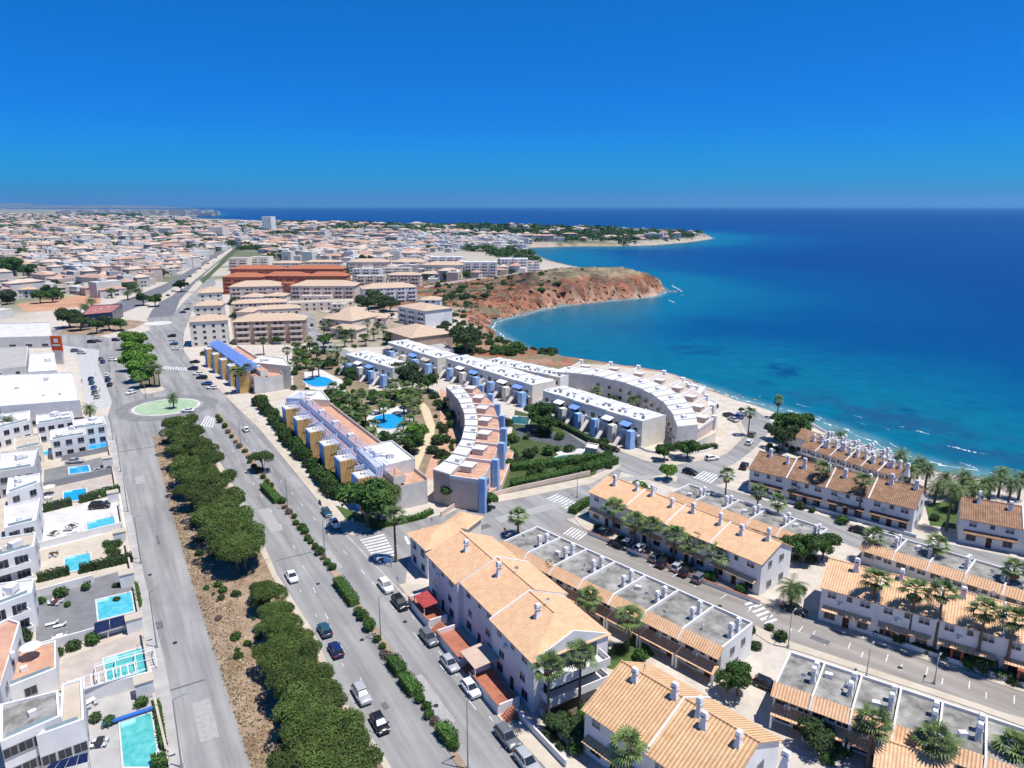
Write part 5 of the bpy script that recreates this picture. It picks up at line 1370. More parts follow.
# ------------------------------------------------------------------ plants
def leaf_cloud(mb, lobes, n, size, rr, mi=0, inner=.55, flat=.6):
    """Leaf clumps as small bent faces spread through the lobes' volume (denser outside)."""
    wts = [l[3] * l[4] for l in lobes]; tot = sum(wts)
    for l, wt in zip(lobes, wts):
        for _ in range(int(n * wt / tot)):
            th = rr.random() * 2 * math.pi; cz = rr.uniform(-.55, 1); s_ = math.sqrt(1 - cz * cz)
            k = inner + (1 - inner) * rr.random() ** .5 + rr.gauss(0, .05) + (rr.uniform(.05, .28) if rr.random() < .12 else 0)
            d = Vector((s_ * math.cos(th), s_ * math.sin(th), cz))
            p = Vector((l[0] + d.x * l[3] * k, l[1] + d.y * l[3] * k, l[2] + d.z * l[4] * k))
            nrm = (d + Vector((rr.gauss(0, flat), rr.gauss(0, flat), rr.gauss(.3, flat)))).normalized()
            u = nrm.cross(Vector((rr.random() - .5, rr.random() - .5, rr.random() - .5))).normalized(); v = nrm.cross(u)
            s = size * rr.uniform(.6, 1.4); u = u * s; v = v * s * .7
            mb.add([p - u, p - v * .6 + nrm * s * .12, p + u, p + v * .6 + nrm * s * .12], [(0, 1, 2, 3)], mi)
def make_tree(name, rad, hgt, n, size, leaf, seed, lobes=9, shape='pine', trunk=True, clear=.45):
    """Meshes of one tree kind: tapered trunk with limbs, and a crown of leaf clumps."""
    rr = random.Random(seed); ls = []
    for i in range(lobes):
        a = 2 * math.pi * i / lobes * 1.0 + rr.random(); q = rad * (rr.uniform(.2, .76) if i else 0)
        if shape == 'pine': z = hgt * rr.uniform(.66, .82) - q * .12
        elif shape == 'cone': z = hgt * rr.uniform(.25, .8); q *= 1.15 * (1 - z / hgt)
        else: z = hgt * rr.uniform(.45, .8)
        lr = rad * (rr.uniform(.24, .38) if shape == 'pine' else rr.uniform(.34, .52))
        if shape == 'pine': z += rr.uniform(-.5, .7)
        ls.append((q * math.cos(a), q * math.sin(a), z, lr, lr * rr.uniform(.55, .85)))
    cm = MB(); leaf_cloud(cm, ls, n, size, rr, inner=.72 if shape == 'pine' else .55)
    tm = MB()
    b = hgt * clear
    tm.tube([(0, 0, -.1), (.05 * rad, 0, b * .5), (0, .04 * rad, b), (0, 0, hgt * .75)], [rad * .07 + .06, rad * .055 + .04, rad * .045 + .03, .04], 7)
    for l in ls[1:6]:
        tm.tube([(0, 0, b * .85), (l[0] * .5, l[1] * .5, (b + l[2]) * .52), (l[0], l[1], l[2])], [rad * .03 + .03, rad * .022 + .02, .02], 5)
    return cm.mesh('crown', leaf), tm.mesh('trunk', BARK)
def plant(name, kind, meshes, label, cat, group, x, y, z, s=1.0, rz=0, ref=None, sz=None):
    t = thing(name, label, cat, (x, y, z), rz, group, ref)
    t.scale = (s, s, sz or s)
    obj('crown', meshes[0], None, t)
    if meshes[1]: obj('trunk', meshes[1], None, t)
    return t
PINES = [make_tree('p', 5.0, 8.6, 13000, .21, PINE, k, 22, 'pine') for k in range(4)]
BROAD = [make_tree('b', 3.6, 6.5, 3600, .34, LEAF, 20 + k, 9, 'round', clear=.3) for k in range(3)]
DARKT = [make_tree('d', 4.0, 7.5, 3000, .40, LEAFD, 30 + k, 10, 'round', clear=.25) for k in range(2)]
LIGHTT = [make_tree('l', 3.4, 6.0, 3000, .36, LEAFL, 40 + k, 9, 'round', clear=.3) for k in range(2)]
SMALL = [make_tree('s', 3.4, 5.6, 420, .8, [LEAFD, LEAF, PINE][k % 3], 50 + k, 7, 'round', clear=.2) for k in range(4)]
def bush_mesh(r, h, n, size, leaf, seed):
    rr = random.Random(seed); mb = MB()
    leaf_cloud(mb, [(rr.uniform(-.3, .3) * r, rr.uniform(-.3, .3) * r, h * rr.uniform(.35, .55), r * rr.uniform(.6, .8), h * .5) for _ in range(5)], n, size, rr, inner=.5)
    return mb.mesh('bush', leaf)
BUSH = [bush_mesh(1.0, 1.3, 700, .17, LEAF, k) for k in range(3)]
BUSHD = [bush_mesh(1.0, 1.2, 600, .18, LEAFD, 5 + k) for k in range(2)]
BUSHP = [bush_mesh(1.0, 1.0, 420, .14, M('purple_bush_leaves', (.09, .07, .06), col2=(.16, .12, .10), island=.5), 9)]

pine_px = [(176, 424, 1.0), (188, 432, .9), (176, 436, .95), (192, 446, 1.0), (181, 450, .9), (202, 462, 1.0), (186, 466, .95), (197, 478, .95), (211, 482, .95), (190, 490, .85), (207, 500, .95), (223, 502, .9), (214, 518, .95), (230, 522, 1.0), (222, 538, .95), (241, 540, .95), (233, 552, .8),
           (270, 594, .75), (262, 600, .5), (286, 640, .75), (275, 654, .7), (300, 652, .85), (292, 676, .95), (312, 680, .8), (283, 668, .6), (322, 706, .9), (305, 708, .95), (338, 736, .95), (318, 738, .95), (350, 764, .95), (328, 770, .95), (306, 744, .7), (296, 762, .8), (186, 476, .9), (198, 455, .9), (218, 508, .9), (240, 548, .85), (300, 690, .8), (345, 748, .8), (262, 588, .55), (296, 664, .85), (318, 694, .85), (316, 726, .9), (340, 775, .9), (276, 612, .7), (284, 624, .7), (272, 628, .6), (296, 640, .7)]
for i, (px, py, s) in enumerate(pine_px):
    s *= .92
    if py > 580: px -= 1; s *= .94
    else: px += 3; s *= 1.12
    q = P(px, py, 5.6 * s)
    plant('pine_tree', 'pine', PINES[i % 4], 'dense green pine crown on the dry verge, {n} from the roundabout', 'tree', 'pines between the side road and the boulevard', q.x, q.y, 0, s, rng.random() * 6)
lone = P(261, 452, 5.6); plant('pine_tree', 'pine', PINES[1], 'lone umbrella pine standing in the boulevard median', 'tree', None, lone.x, lone.y, .1, .70, 1)
# other trees: (crown px, py, height of crown centre, scale, kind, label)
tree_px = [(366, 494, 8, 1.75, BROAD, 'big dark round tree at the corner of the blank grey end block'), (378, 500, 5, 1.1, PINES, 'dark pine beside the big round tree at the corner'),
           (130, 340, 5, 1.6, LIGHTT, 'bright green tree at the far left end of the traffic island'), (139, 341, 5, 1.5, LIGHTT, 'bright green tree at the far right end of the traffic island'), (131, 350, 5, 1.6, LIGHTT, 'bright green tree second from the far end on the left of the traffic island'), (141, 351, 5, 1.5, LIGHTT, 'bright green tree second from the far end on the right of the traffic island'), (133, 360, 5, 1.6, LIGHTT, 'bright green tree in the middle of the traffic island, left side'), (143, 362, 5, 1.5, LIGHTT, 'bright green tree in the middle of the traffic island, right side'), (137, 370, 5, 1.6, LIGHTT, 'bright green tree next to the dark palm trio on the traffic island'), (140, 378, 4, 1.2, LIGHTT, 'smaller bright green tree at the near end of the traffic island'),
           (68, 318, 6, 1.7, DARKT, 'large dark tree at the left of the park island'), (80, 322, 5, 1.5, DARKT, 'dark tree second in the park island'), (96, 325, 5, 1.3, BROAD, 'green tree in the middle of the park island'), (108, 322, 5, 1.3, DARKT, 'dark tree near the right of the park island'), (120, 324, 4, 1.2, BROAD, 'green tree at the right end of the park island'),
           (412, 380, 5, 1.6, DARKT, 'dark spreading tree beside the crescent top'), (404, 372, 5, 1.4, DARKT, 'dark feathery tree behind the crescent garden palms'), (428, 382, 4, 1.2, BROAD, 'green tree touching the crescent wall'), (466, 343, 5, 1.9, DARKT, 'round dark tree alone on the shore scrub'), (419, 432, 4, 1.1, LIGHTT, 'light green tree beside the yellow garden path'), (412, 440, 4, 1.0, BROAD, 'green tree under the cypress by the pool'),
           (540, 415, 5, 1.5, BROAD, 'tall green tree in the hedge garden beside the white terrace'), (546, 424, 4, 1.1, BROAD, 'smaller tree under the tall hedge garden tree'), (688, 446, 4, .95, BROAD, 'round tree on the dry lot corner'), (664, 454, 2, .8, BROAD, 'low bushy tree on the dry lot kerb'), (667, 473, 2, .75, LIGHTT, 'small round tree on the junction island'),
           (801, 553, 2, 1.0, BROAD, 'leafy garden tree beside the end of the long tan terrace'), (823, 551, 2, .9, BROAD, 'second leafy tree right of the long tan terrace'), (738, 686, 1.5, .8, BROAD, 'broad rounded shrub tree below the flat roofed terrace end'), (818, 738, 2, .65, DARKT, 'dark round tree in front of the bottom right flat terrace'), (788, 432, 3, 1.5, BROAD, 'green tree clump at the beach road bend'), (797, 428, 3, 1.3, BROAD, 'second green tree at the beach road bend'), (783, 441, 3, 1.1, DARKT, 'dark tree at the near side of the beach road bend'),
           (378, 302, 5, 2.0, DARKT, 'dark tree mass below the white apartment block'), (368, 306, 5, 1.8, DARKT, 'left dark tree below the white apartment block'), (390, 305, 5, 1.6, DARKT, 'right dark tree below the white apartment block'), (14, 268, 8, 3.2, BROAD, 'huge green tree at the left edge of the town'), (4, 272, 8, 3.0, BROAD, 'second huge green tree at the left edge of the town'), (28, 272, 6, 2.2, BROAD, 'big green tree right of the huge pair'), (64, 250, 6, 2.6, DARKT, 'dark green round tree standing among the town roofs'),
           (40, 298, 4, 1.6, BROAD, 'green tree by the red field'), (52, 297, 4, 1.6, BROAD, 'second green tree by the red field'), (6, 299, 4, 1.5, DARKT, 'dark tree below the white two storey house'), (181, 287, 4, 1.5, DARKT, 'round dark tree beside the highway ramp'), (155, 301, 4, 1.4, BROAD, 'green shrub tree on the highway verge bend'), (143, 300, 4, 1.4, DARKT, 'dark shrub tree on the highway verge bend'), (640, 490, 2, .7, LIGHTT, 'tiny tree at the hedge corner') ,
           (488, 505, 1, .7, BROAD, 'round bush tree at the near end of the crescent wall'), (452, 500, 1, .8, BROAD, 'low tree at the crescent end wall'), (572, 738, 1, .5, DARKT, 'dark shady bush tree in the front garden below the palms'), (556, 728, 1, .45, DARKT, 'dark bush tree behind the front garden wall'), (586, 716, 1, .42, BROAD, 'green bush tree beside the taller front palm'), (984, 664, 1.5, .42, DARKT, 'clipped dark bush tree behind the white garden wall')]
for i, (px, py, h, s, kind, lb) in enumerate(tree_px):
    q = P(px, py, h)
    plant('garden_tree' if kind is not PINES else 'pine_tree', '', kind[i % len(kind)], lb, 'tree', None, q.x, q.y, 0, s, rng.random() * 6)

# ---- palms
def fan_palm_meshes(seed, hgt, dead=True, nf=27, lean=.0, fl=2.25):
    rr = random.Random(seed); top = Vector((lean * hgt, lean * .4 * hgt, hgt))
    tm = MB(); tm.tube([(0, 0, -.1), (.2 * top.x, .2 * top.y, hgt * .3), (.6 * top.x, .6 * top.y, hgt * .7), top], [.30, .22, .18, .17], 7)
    cm = MB(); dm = MB()
    def frond(b, az, el, ln, tgt):
        d = Vector((math.cos(az) * math.cos(el), math.sin(az) * math.cos(el), math.sin(el)))
        s = Vector((-math.sin(az), math.cos(az), 0)); n_ = d.cross(s) * -1
        p1 = b + d * ln * .52
        tgt.add([b - s * .03, b + s * .03, p1 + s * .02, p1 - s * .02], [(0, 1, 2, 3)])
        for k in range(-4, 5):                                      # the fan: separate blades that droop at the tip
            a = k * .30; e = (d * math.cos(a) + s * math.sin(a)); L = ln * .62 * (1 - .03 * k * k / 2); w_ = .10
            m_ = p1 + e * L * .55; t_ = p1 + e * L + Vector((0, 0, -.28 * L)); sd = s * math.cos(a) - d * math.sin(a)
            tgt.add([p1, m_ - sd * w_, t_, m_ + sd * w_], [(0, 1, 2, 3)])
    for i in range(nf):
        frond(top + Vector((0, 0, .1)), i * 2.399 + rr.random() * .3, lerp(1.25, -.45, i / nf) + rr.gauss(0, .1), fl * rr.uniform(.75, 1.2), cm)
    if dead:
        for i in range(12):
            frond(top - Vector((0, 0, .25)), i * 2.399, -1.05 + rr.gauss(0, .15), fl * .6, dm)
    return cm.mesh('fronds', FROND), tm.mesh('trunk', BARK), (dm.mesh('dead_fronds', DEADF) if dead else None)
def date_palm_meshes(seed, hgt, nf=38, fl=3.6):
    rr = random.Random(seed); tm = MB(); tm.tube([(0, 0, -.1), (0, 0, hgt * .5), (0, 0, hgt)], [.38, .32, .34], 8)
    cm = MB()
    for i in range(nf):
        az = i * 2.399 + rr.random() * .3; el = lerp(1.3, -.5, (i / nf) ** .9); ln = fl * rr.uniform(.8, 1.1)
        prev = Vector((0, 0, hgt)); e = el; s = Vector((-math.sin(az), math.cos(az), 0)); k = 7
        for j in range(k):
            d = Vector((math.cos(az) * math.cos(e), math.sin(az) * math.cos(e), math.sin(e))); nx = prev + d * ln / k
            up_ = d.cross(s)
            cm.add([prev - s * .03, prev + s * .03, nx + s * .025, nx - s * .025], [(0, 1, 2, 3)])
            ll = ln * .20 * math.sin(math.pi * (j + 1.2) / (k + 1.6)) + .12
            for sg in (-1, 1):
                for m_ in range(2):
                    b = prev.lerp(nx, m_ * .5); t_ = b + s * sg * ll + d * ll * .7 - Vector((0, 0, ll * .35))
                    cm.add([b, b + d * .16, t_ + d * .03, t_], [(0, 1, 2, 3)])
            prev = nx; e -= .24
    return cm.mesh('fronds', FROND), tm.mesh('trunk', BARK), None
_pc = {}
def palm(kind, base, crown, label, group=None, s=1.0, z=0.0, ref=None, dead=True):
    """base and crown centre as seen in the photo; the trunk's height follows from the two."""
    g = P(base[0], base[1], z)
    lo, hi = 1.0, 22.0
    for _ in range(30):
        m_ = (lo + hi) / 2; d = Vector((g.x, g.y, z + m_ - CAM_H)); zf = d.y * cp - d.z * sp; dn = -d.y * sp - d.z * cp
        if 384 + FPX * dn / zf > crown[1]: lo = m_
        else: hi = m_
    h = max(2.0, round(lo * 2) / 2)
    k = (kind, h, dead, rng.randrange(2))
    if k not in _pc:
        _pc[k] = fan_palm_meshes(len(_pc), h, dead) if kind == 'fan' else date_palm_meshes(len(_pc), h)
    t = thing('fan_palm' if kind == 'fan' else 'date_palm', label, 'palm', (g.x, g.y, z), rng.random() * 6, group, ref)
    t.scale = (s, s, 1)
    obj('fronds', _pc[k][0], None, t); obj('trunk', _pc[k][1], None, t)
    if _pc[k][2]: obj('dead_fronds', _pc[k][2], None, t)
    return t
palm('fan', (396, 562), (396, 516), 'tall fan palm at the boulevard corner before the corner house', s=1.15)
palm('fan', (518, 536), (518, 516), 'fan palm in the cross street beside the pavilion', s=1.15)
palm('fan', (548, 728), (549, 669), 'front left palm of the pair over the bottom garden', s=1.05)
palm('fan', (579, 718), (580, 657), 'front right palm of the pair over the bottom garden', s=1.05)
palm('fan', (628, 652), (628, 619), 'palm on the small lawn between two tan roofs', s=1.1)
palm('fan', (588, 622), (587, 598), 'palm in the courtyard behind the stepped roofs', s=1.1)
palm('fan', (553, 590), (552, 571), 'shorter palm behind the far stepped roof', s=1.1)
palm('fan', (625, 800), (622, 748), 'palm in front of the bright tile roof at the bottom', s=1.05)
palm('fan', (676, 800), (674, 768), 'low palm cut by the bottom edge before the bright tile roof')
for b, c_ in [((613, 535), (613, 507)), ((634, 547), (634, 522)), ((649, 553), (649, 527)), ((673, 562), (673, 535)), ((692, 567), (692, 545)), ((717, 578), (718, 554))]:
    palm('fan', b, c_, 'street palm before the long tan terrace, {n} from the hedge corner', 'palms along the long tan terrace', 1.25, ref=P(575, 520), dead=False)
for b, c_ in [((724, 511), (731, 476)), ((756, 521), (760, 492)), ((776, 529), (779, 503)), ((748, 436), (748, 413)), ((777, 418), (778, 401))]:
    palm('fan', b, c_, 'slim palm between the beach road and the flat terrace, {n} from the brown topped one', 'slim palms near the beach road', .95, ref=P(777, 418))
palm('fan', (819, 506), (822, 468), 'tall palm before the dark roofs, the left one', s=1.0)
palm('fan', (858, 520), (864, 481), 'tall palm before the dark roofs, the right one', s=1.05)
palm('fan', (795, 502), (795, 489), 'short palm before the dark roofed terrace, the left one', s=.8)
palm('fan', (836, 512), (837, 497), 'short palm before the dark roofed terrace, the right one', s=.8)
palm('fan', (870, 562), (873, 538), 'palm at the left end of the narrow street behind the wide tan roof')
palm('fan', (933, 575), (939, 545), 'palm halfway behind the wide tan roof', s=1.05)
palm('fan', (1008, 602), (1012, 569), 'palm at the right edge behind the wide tan roof', s=1.05)
for b, c_ in [((869, 634), (878, 580)), ((907, 646), (915, 592)), ((933, 654), (944, 593)), ((975, 668), (985, 611)), ((1004, 677), (1014, 620))]:
    palm('fan', b, c_, 'tall street palm against the wide tan terrace, {n} from the zebra crossing', 'palms along the wide tan terrace', 1.12, ref=P(760, 612))
palm('date', (790, 608), (792, 588), 'bushy date palm clump at the end of the long tan terrace', s=.9)
palm('fan', (867, 770), (871, 723), 'left palm rising over the bottom right flat terrace', s=1.15)
palm('fan', (927, 785), (928, 742), 'middle palm rising over the bottom right flat terrace', s=1.25)
palm('fan', (1008, 790), (1009, 750), 'right palm rising over the bottom right flat terrace', s=1.25)
for b, c_ in [((898, 476), (899, 455)), ((916, 486), (918, 463)), ((925, 488), (928, 468)), ((946, 531), (953, 490)), ((966, 503), (968, 482)), ((981, 504), (980, 483)), ((998, 497), (998, 473)), ((934, 504), (934, 487)), ((956, 512), (958, 490)), ((886, 480), (886, 464)), ((908, 490), (908, 470)), ((972, 510), (973, 488)), ((988, 502), (989, 480)), ((1008, 506), (1009, 482)), ((1018, 500), (1020, 478)), ((942, 498), (941, 478)), ((960, 500), (961, 476))]:
    palm('date', b, c_, 'feathery date palm in the seaside garden, {n} from the beach sand bend', 'date palms behind the beach', .85, ref=P(880, 455))
palm('date', (839, 448), (839, 436), 'low dark date palm at the edge of the sand', s=.8)
palm('date', (394, 514), (394, 492), 'date palm in front of the blank grey end block', s=.85)
palm('fan', (694, 396), (694, 386), 'palm at the shore end of the curved white terrace', s=.9)
for i, (b, c_) in enumerate([((11, 440), (11, 421)), ((60, 421), (60, 411)), ((72, 420), (72, 408)), ((91, 421), (91, 408))]):
    palm('date', b, c_, 'date palm by the villas, {n} from the roundabout', 'date palms of the villas', .85)
palm('date', (174, 409), (174, 397), 'single small palm on the green roundabout', s=.75)
for b, c_ in [((150, 386), (149, 370)), ((155, 387), (155, 366)), ((160, 387), (161, 370))]:
    palm('fan', b, c_, 'dark palm of the trio at the traffic island tip, {n} from the roundabout', 'palm trio on the traffic island', 1.1)
yard = [(264, 341), (288, 351), (299, 346), (310, 341), (317, 350), (319, 363), (332, 355), (345, 361), (297, 360), (338, 350), (313, 366), (306, 354), (290, 366)]
for i, (px, py) in enumerate(yard):
    palm('fan', (px, py + 14), (px, py), 'fan palm in the palm courtyard, {n} from its freeform pool', 'palms of the courtyard', 1.15, ref=P(319, 382))
for i, (px, py) in enumerate([(249, 369), (243, 371), (237, 372)]):
    palm('fan', (px, py + 22), (px, py), 'fan palm close to the ochre towers, {n} from the cream end block', 'palms beside the ochre towers', 1.1, ref=P(270, 385))
for i, (px, py) in enumerate([(361, 319), (368, 323), (378, 325), (384, 330), (374, 332), (352, 333), (345, 338), (340, 330), (366, 337), (388, 336), (330, 322), (324, 327)]):
    palm('fan', (px, py + 9), (px, py), 'fan palm of the upper palm garden, {n} from its small pool', 'palms of the upper garden', 1.2, ref=P(371, 356))
for i, (px, py) in enumerate([(391, 391), (418, 399), (374, 425), (398, 439), (356, 402), (408, 388), (414, 410), (366, 412), (350, 398), (420, 390), (404, 400), (380, 400), (346, 412), (362, 394), (408, 402), (384, 408), (410, 420), (404, 428), (372, 436), (358, 418), (340, 396), (334, 388), (396, 384), (410, 394)]):
    palm('fan', (px, py + 14), (px, py), 'fan palm of the oval pool garden, {n} from the oval pool', 'palms around the oval pool', 1.25, ref=P(389, 422))
for i, (px, py) in enumerate([(640, 398), (632, 402), (655, 400), (610, 384), (596, 392)]):
    palm('fan', (px, py + 9), (px, py), 'fan palm inside the curved white terrace, {n} from its near end', 'palms inside the curved terrace', 1.1, ref=P(690, 435))
for i, (px, py) in enumerate([(26, 250), (38, 262), (102, 258), (60, 264), (66, 266), (40, 252), (112, 290), (136, 284), (139, 290), (128, 292), (92, 300), (86, 306)]):
    palm('date', (px, py + 8), (px, py), 'palm standing among the town roofs, {n} from the highway bend', 'palms in the left town', 1.5, ref=P(160, 302))

# ---- median bushes and hedges
med = [((216, 415), (264, 481), 13, .85), ((264, 481), (322, 557), 15, .8), ((322, 557), (334, 572), 3, .7), ((356, 612), (372, 632), 4, .9), ((376, 640), (392, 662), 4, .8), ((414, 690), (438, 728), 5, .75), ((440, 732), (456, 752), 3, .8)]
for (a_, b_, n_, s_) in med:
    for i in range(n_):
        t_ = (i + .5) / n_; q = P(lerp(a_[0], b_[0], t_), lerp(a_[1], b_[1], t_))
        u = rng.random()
        o = obj('median_bush', BUSHP[0] if u < .22 else rng.choice(BUSH), None, None, (q.x + rng.uniform(-.3, .3), q.y + rng.uniform(-.3, .3), .12), rng.random() * 6)
        k = s_ * rng.uniform(.95, 1.55); o.scale = (k, k, k * rng.uniform(.8, 1.1))
        tag(o, ('purple brown' if u < .22 else 'green') + ' bush in the boulevard median, {n} from the roundabout', 'bush', 'bushes of the boulevard median')
def hedge(label, px, wd, h, mat=None, n_per=60, size=.2, cat='hedge', z=0.0, group=None):
    rr = random.Random(len(label)); pts = [P(x, y, z) for x, y in px]; mb = MB()
    for p, q in zip(pts[:-1], pts[1:]):
        d = q - p; L = d.length; d = d / L; n = Vector((-d.y, d.x, 0)); core = .82
        mb.prism([p - n * wd / 2 * core, q - n * wd / 2 * core, q + n * wd / 2 * core, p + n * wd / 2 * core], z, z + h * core)
        for _ in range(int(n_per * L * (wd + 2 * h) / 3)):
            s_ = rr.random() * (wd + 2 * h); t_ = rr.random() * L
            if s_ < h: o_, zz, nn = -wd / 2, s_, -n
            elif s_ < h + wd: o_, zz, nn = s_ - h - wd / 2, h, Vector((0, 0, 1))
            else: o_, zz, nn = wd / 2, s_ - h - wd, n
            c_ = p + d * t_ + n * o_ + Vector((0, 0, zz)) + Vector((rr.gauss(0, .06), rr.gauss(0, .06), rr.gauss(0, .06)))
            nm = (nn + Vector((rr.gauss(0, .5), rr.gauss(0, .5), rr.gauss(0, .5)))).normalized(); u = nm.cross(Vector((rr.random(), rr.random(), .3))).normalized() * size * rr.uniform(.6, 1.3); v = nm.cross(u)
            mb.add([c_ - u, c_ - v * .6, c_ + u, c_ + v * .6], [(0, 1, 2, 3)])
    return tag(obj('hedge', mb, mat or LEAF), label, cat, group)
HM = [('clipped green hedge block in the median, {n} from the roundabout', [(338, 583), (355, 606)]), ('clipped green hedge block in the median, {n} from the roundabout', [(392, 662), (402, 676)]), ('clipped green hedge block in the median, {n} from the roundabout', [(404, 680), (416, 696)]), ('clipped green hedge block in the median, {n} from the roundabout', [(441, 730), (453, 745)]), ('clipped green hedge block in the median, {n} from the roundabout', [(264, 488), (278, 503)])]
for lb, px in HM: hedge(lb, px, 2.0, 1.5, z=.12, size=.15, n_per=90, group='clipped hedge blocks of the median')
hedge('dark hedge between the beige terrace and the dark grey deck', [(38, 582), (70, 574)], 1.2, 1.8, LEAFD); hedge('dark hedge beside the beige terrace along the grey deck, right part', [(80, 573), (133, 561)], 1.2, 1.8, LEAFD)
hedge('dark hedge behind the white terrace, left of the glass gap', [(44, 512), (72, 505)], 1.2, 2.0, LEAFD); hedge('dark hedge behind the white terrace, right of the glass gap', [(80, 503), (120, 492)], 1.2, 2.0, LEAFD)
hedge('thin hedge along the bottom left pool', [(157, 706), (164, 750)], .8, 1.2); hedge('thin hedge beside the grey deck pool wall', [(136, 588), (140, 608)], .7, 1.4); hedge('green box hedge at the bottom edge by the pool', [(152, 768), (170, 762)], 2.0, 1.4)
hedge('long dark clipped hedge along the pink boundary wall, upper part', [(512, 488), (560, 478), (616, 463)], 2.6, 2.0); hedge('curved dark hedge bordering the hedge garden road', [(560, 426), (590, 442), (612, 452)], 1.6, 1.6, LEAFD)
hedge('second dark hedge inside the hedge garden', [(512, 470), (552, 466), (600, 458)], 3.0, 1.8)
hedge('low hedge around the corner garden lawn', [(378, 527), (420, 519), (432, 513)], 1.4, 1.2); hedge('hedge at the start of the long tan terrace', [(572, 514), (584, 506), (592, 503)], 2.0, 1.6); hedge('hedge on the dry lot kerb', [(694, 451), (716, 448)], 1.8, 1.4, LEAFD)
for i, (px, py, s_, z_) in enumerate([(60, 597, 1.4, 0), (41, 603, .9, 0), (86, 590, 1.0, 0), (87, 583, .8, 0), (73, 649, 1.3, 0), (92, 643, 1.4, 0), (60, 655, .9, 0), (48, 651, .9, 0), (24, 640, 1.6, 0), (96, 720, 1.0, 0), (110, 724, 1.0, 0), (142, 706, 1.0, 0), (110, 552, 1.2, 0), (115, 556, 1.3, 0), (118, 546, 1.2, 0), (108, 546, 1.0, 0), (48, 664, .8, 0), (68, 606, .7, 0), (116, 587, .7, 0), (117, 601, .7, 0), (52, 434, 1, 0), (70, 420, 1, 0), (110, 470, .9, 0)]):
    q = P(px, py); o = obj('garden_shrub', (BUSH + BUSHD)[i % 5], None, None, (q.x, q.y, 0), i); o.scale = (s_, s_, s_)
    tag(o, 'round shrub in a villa garden, {n} from the roundabout', 'shrub', 'shrubs of the villa gardens')
for i in range(80):
    t_ = i / 79; q = P(lerp(256, 336, t_) + rng.uniform(-2, 5), lerp(404, 500, t_) + rng.uniform(-4, 2)); o = obj('street_shrub', (BUSHD + BUSH)[i % 5], None, None, (q.x, q.y, 0), i); k = rng.uniform(1.3, 2.4); o.scale = (k, k, k * 1.35)
    tag(o, 'leafy shrub before the ochre stair towers, {n} from the roundabout', 'shrub', 'shrubs before the stair towers')
for i in range(24):
    t_ = i / 23; q = P(lerp(204, 250, t_) + rng.uniform(-1, 3), lerp(356, 394, t_) + rng.uniform(-3, 1)); o = obj('street_shrub', (BUSHD + BUSH)[i % 5], None, None, (q.x, q.y, 0), i); k = rng.uniform(1.1, 2.0); o.scale = (k, k, k * 1.2)
    tag(o, 'leafy shrub before the blue roofed terrace, {n} from the roundabout', 'shrub', 'shrubs before the blue roofed terrace')
gp = [(500 + rng.random() * 110, 425 + rng.random() * 58) for _ in range(40)] + [(432 + rng.random() * 24, 395 + rng.random() * 75) for _ in range(34)] + [(345 + rng.random() * 70, 392 + rng.random() * 60) for _ in range(60)] + [(294 + rng.random() * 62, 346 + rng.random() * 50) for _ in range(60)] + [(rng.uniform(560, 660), rng.uniform(376, 404)) for _ in range(50)]
for i, (px, py) in enumerate(gp):
    if ((px - 389) / 24) ** 2 + ((py - 422) / 13) ** 2 < 1: continue
    if 505 < px < 555 and py < 412 + (px - 505) * .36: continue
    if ((px - 319) / 22) ** 2 + ((py - 382) / 9) ** 2 < 1 or (py > 430 and px < 330): continue
    q = P(px, py); o = obj('garden_shrub', (BUSH + BUSHD)[i % 5], None, None, (q.x, q.y, 0), i); k = rng.uniform(.8, 2.2); o.scale = (k, k, k)
    tag(o, 'shrub in the pool and hedge gardens around the crescent, {n} from the oval pool', 'shrub', 'shrubs of the crescent gardens', ref=P(389, 422))
for i, (px, py, s_) in enumerate([(334, 392, .75), (344, 396, .8), (352, 400, .75), (330, 398, .7), (360, 408, .7), (300, 354, .9), (306, 362, .8), (350, 372, .8), (340, 404, .7), (372, 396, .7), (384, 394, .7), (398, 392, .7), (352, 414, .6)]):
    q = P(px, py, 3); plant('garden_tree', '', (LIGHTT + BROAD)[i % 5], 'leafy courtyard tree between the freeform and oval pools, {n} from the freeform pool', 'tree', 'trees of the pool courtyards', q.x, q.y, 0, s_, i, P(319, 382))
gr = [(796, 560), (812, 562), (770, 630), (780, 640), (745, 640), (750, 632), (756, 649), (742, 652), (826, 614), (838, 620), (848, 625), (862, 630), (876, 636), (898, 643), (916, 649), (928, 653), (942, 658), (966, 667), (984, 673), (998, 678), (1012, 683), (800, 508), (812, 512), (842, 524), (876, 534), (890, 538), (935, 520), (948, 512), (985, 510), (598, 531), (621, 541), (664, 560), (686, 570), (708, 580), (742, 592), (560, 748), (548, 738), (590, 735), (575, 752), (640, 660), (618, 652), (800, 592), (792, 452), (770, 448), (776, 452), (784, 420), (806, 440), (768, 428), (842, 756), (826, 762), (700, 396), (716, 408), (742, 412)]
for i, (px, py) in enumerate(gr):
    q = P(px, py); o = obj('terrace_shrub', (BUSHD + BUSH)[i % 5], None, None, (q.x, q.y, 0), i); k = rng.uniform(.8, 1.5); o.scale = (k, k, k)
    tag(o, 'garden shrub beside the terraces, {n} from the cross street palm', 'shrub', 'shrubs of the terrace gardens', ref=P(518, 536))
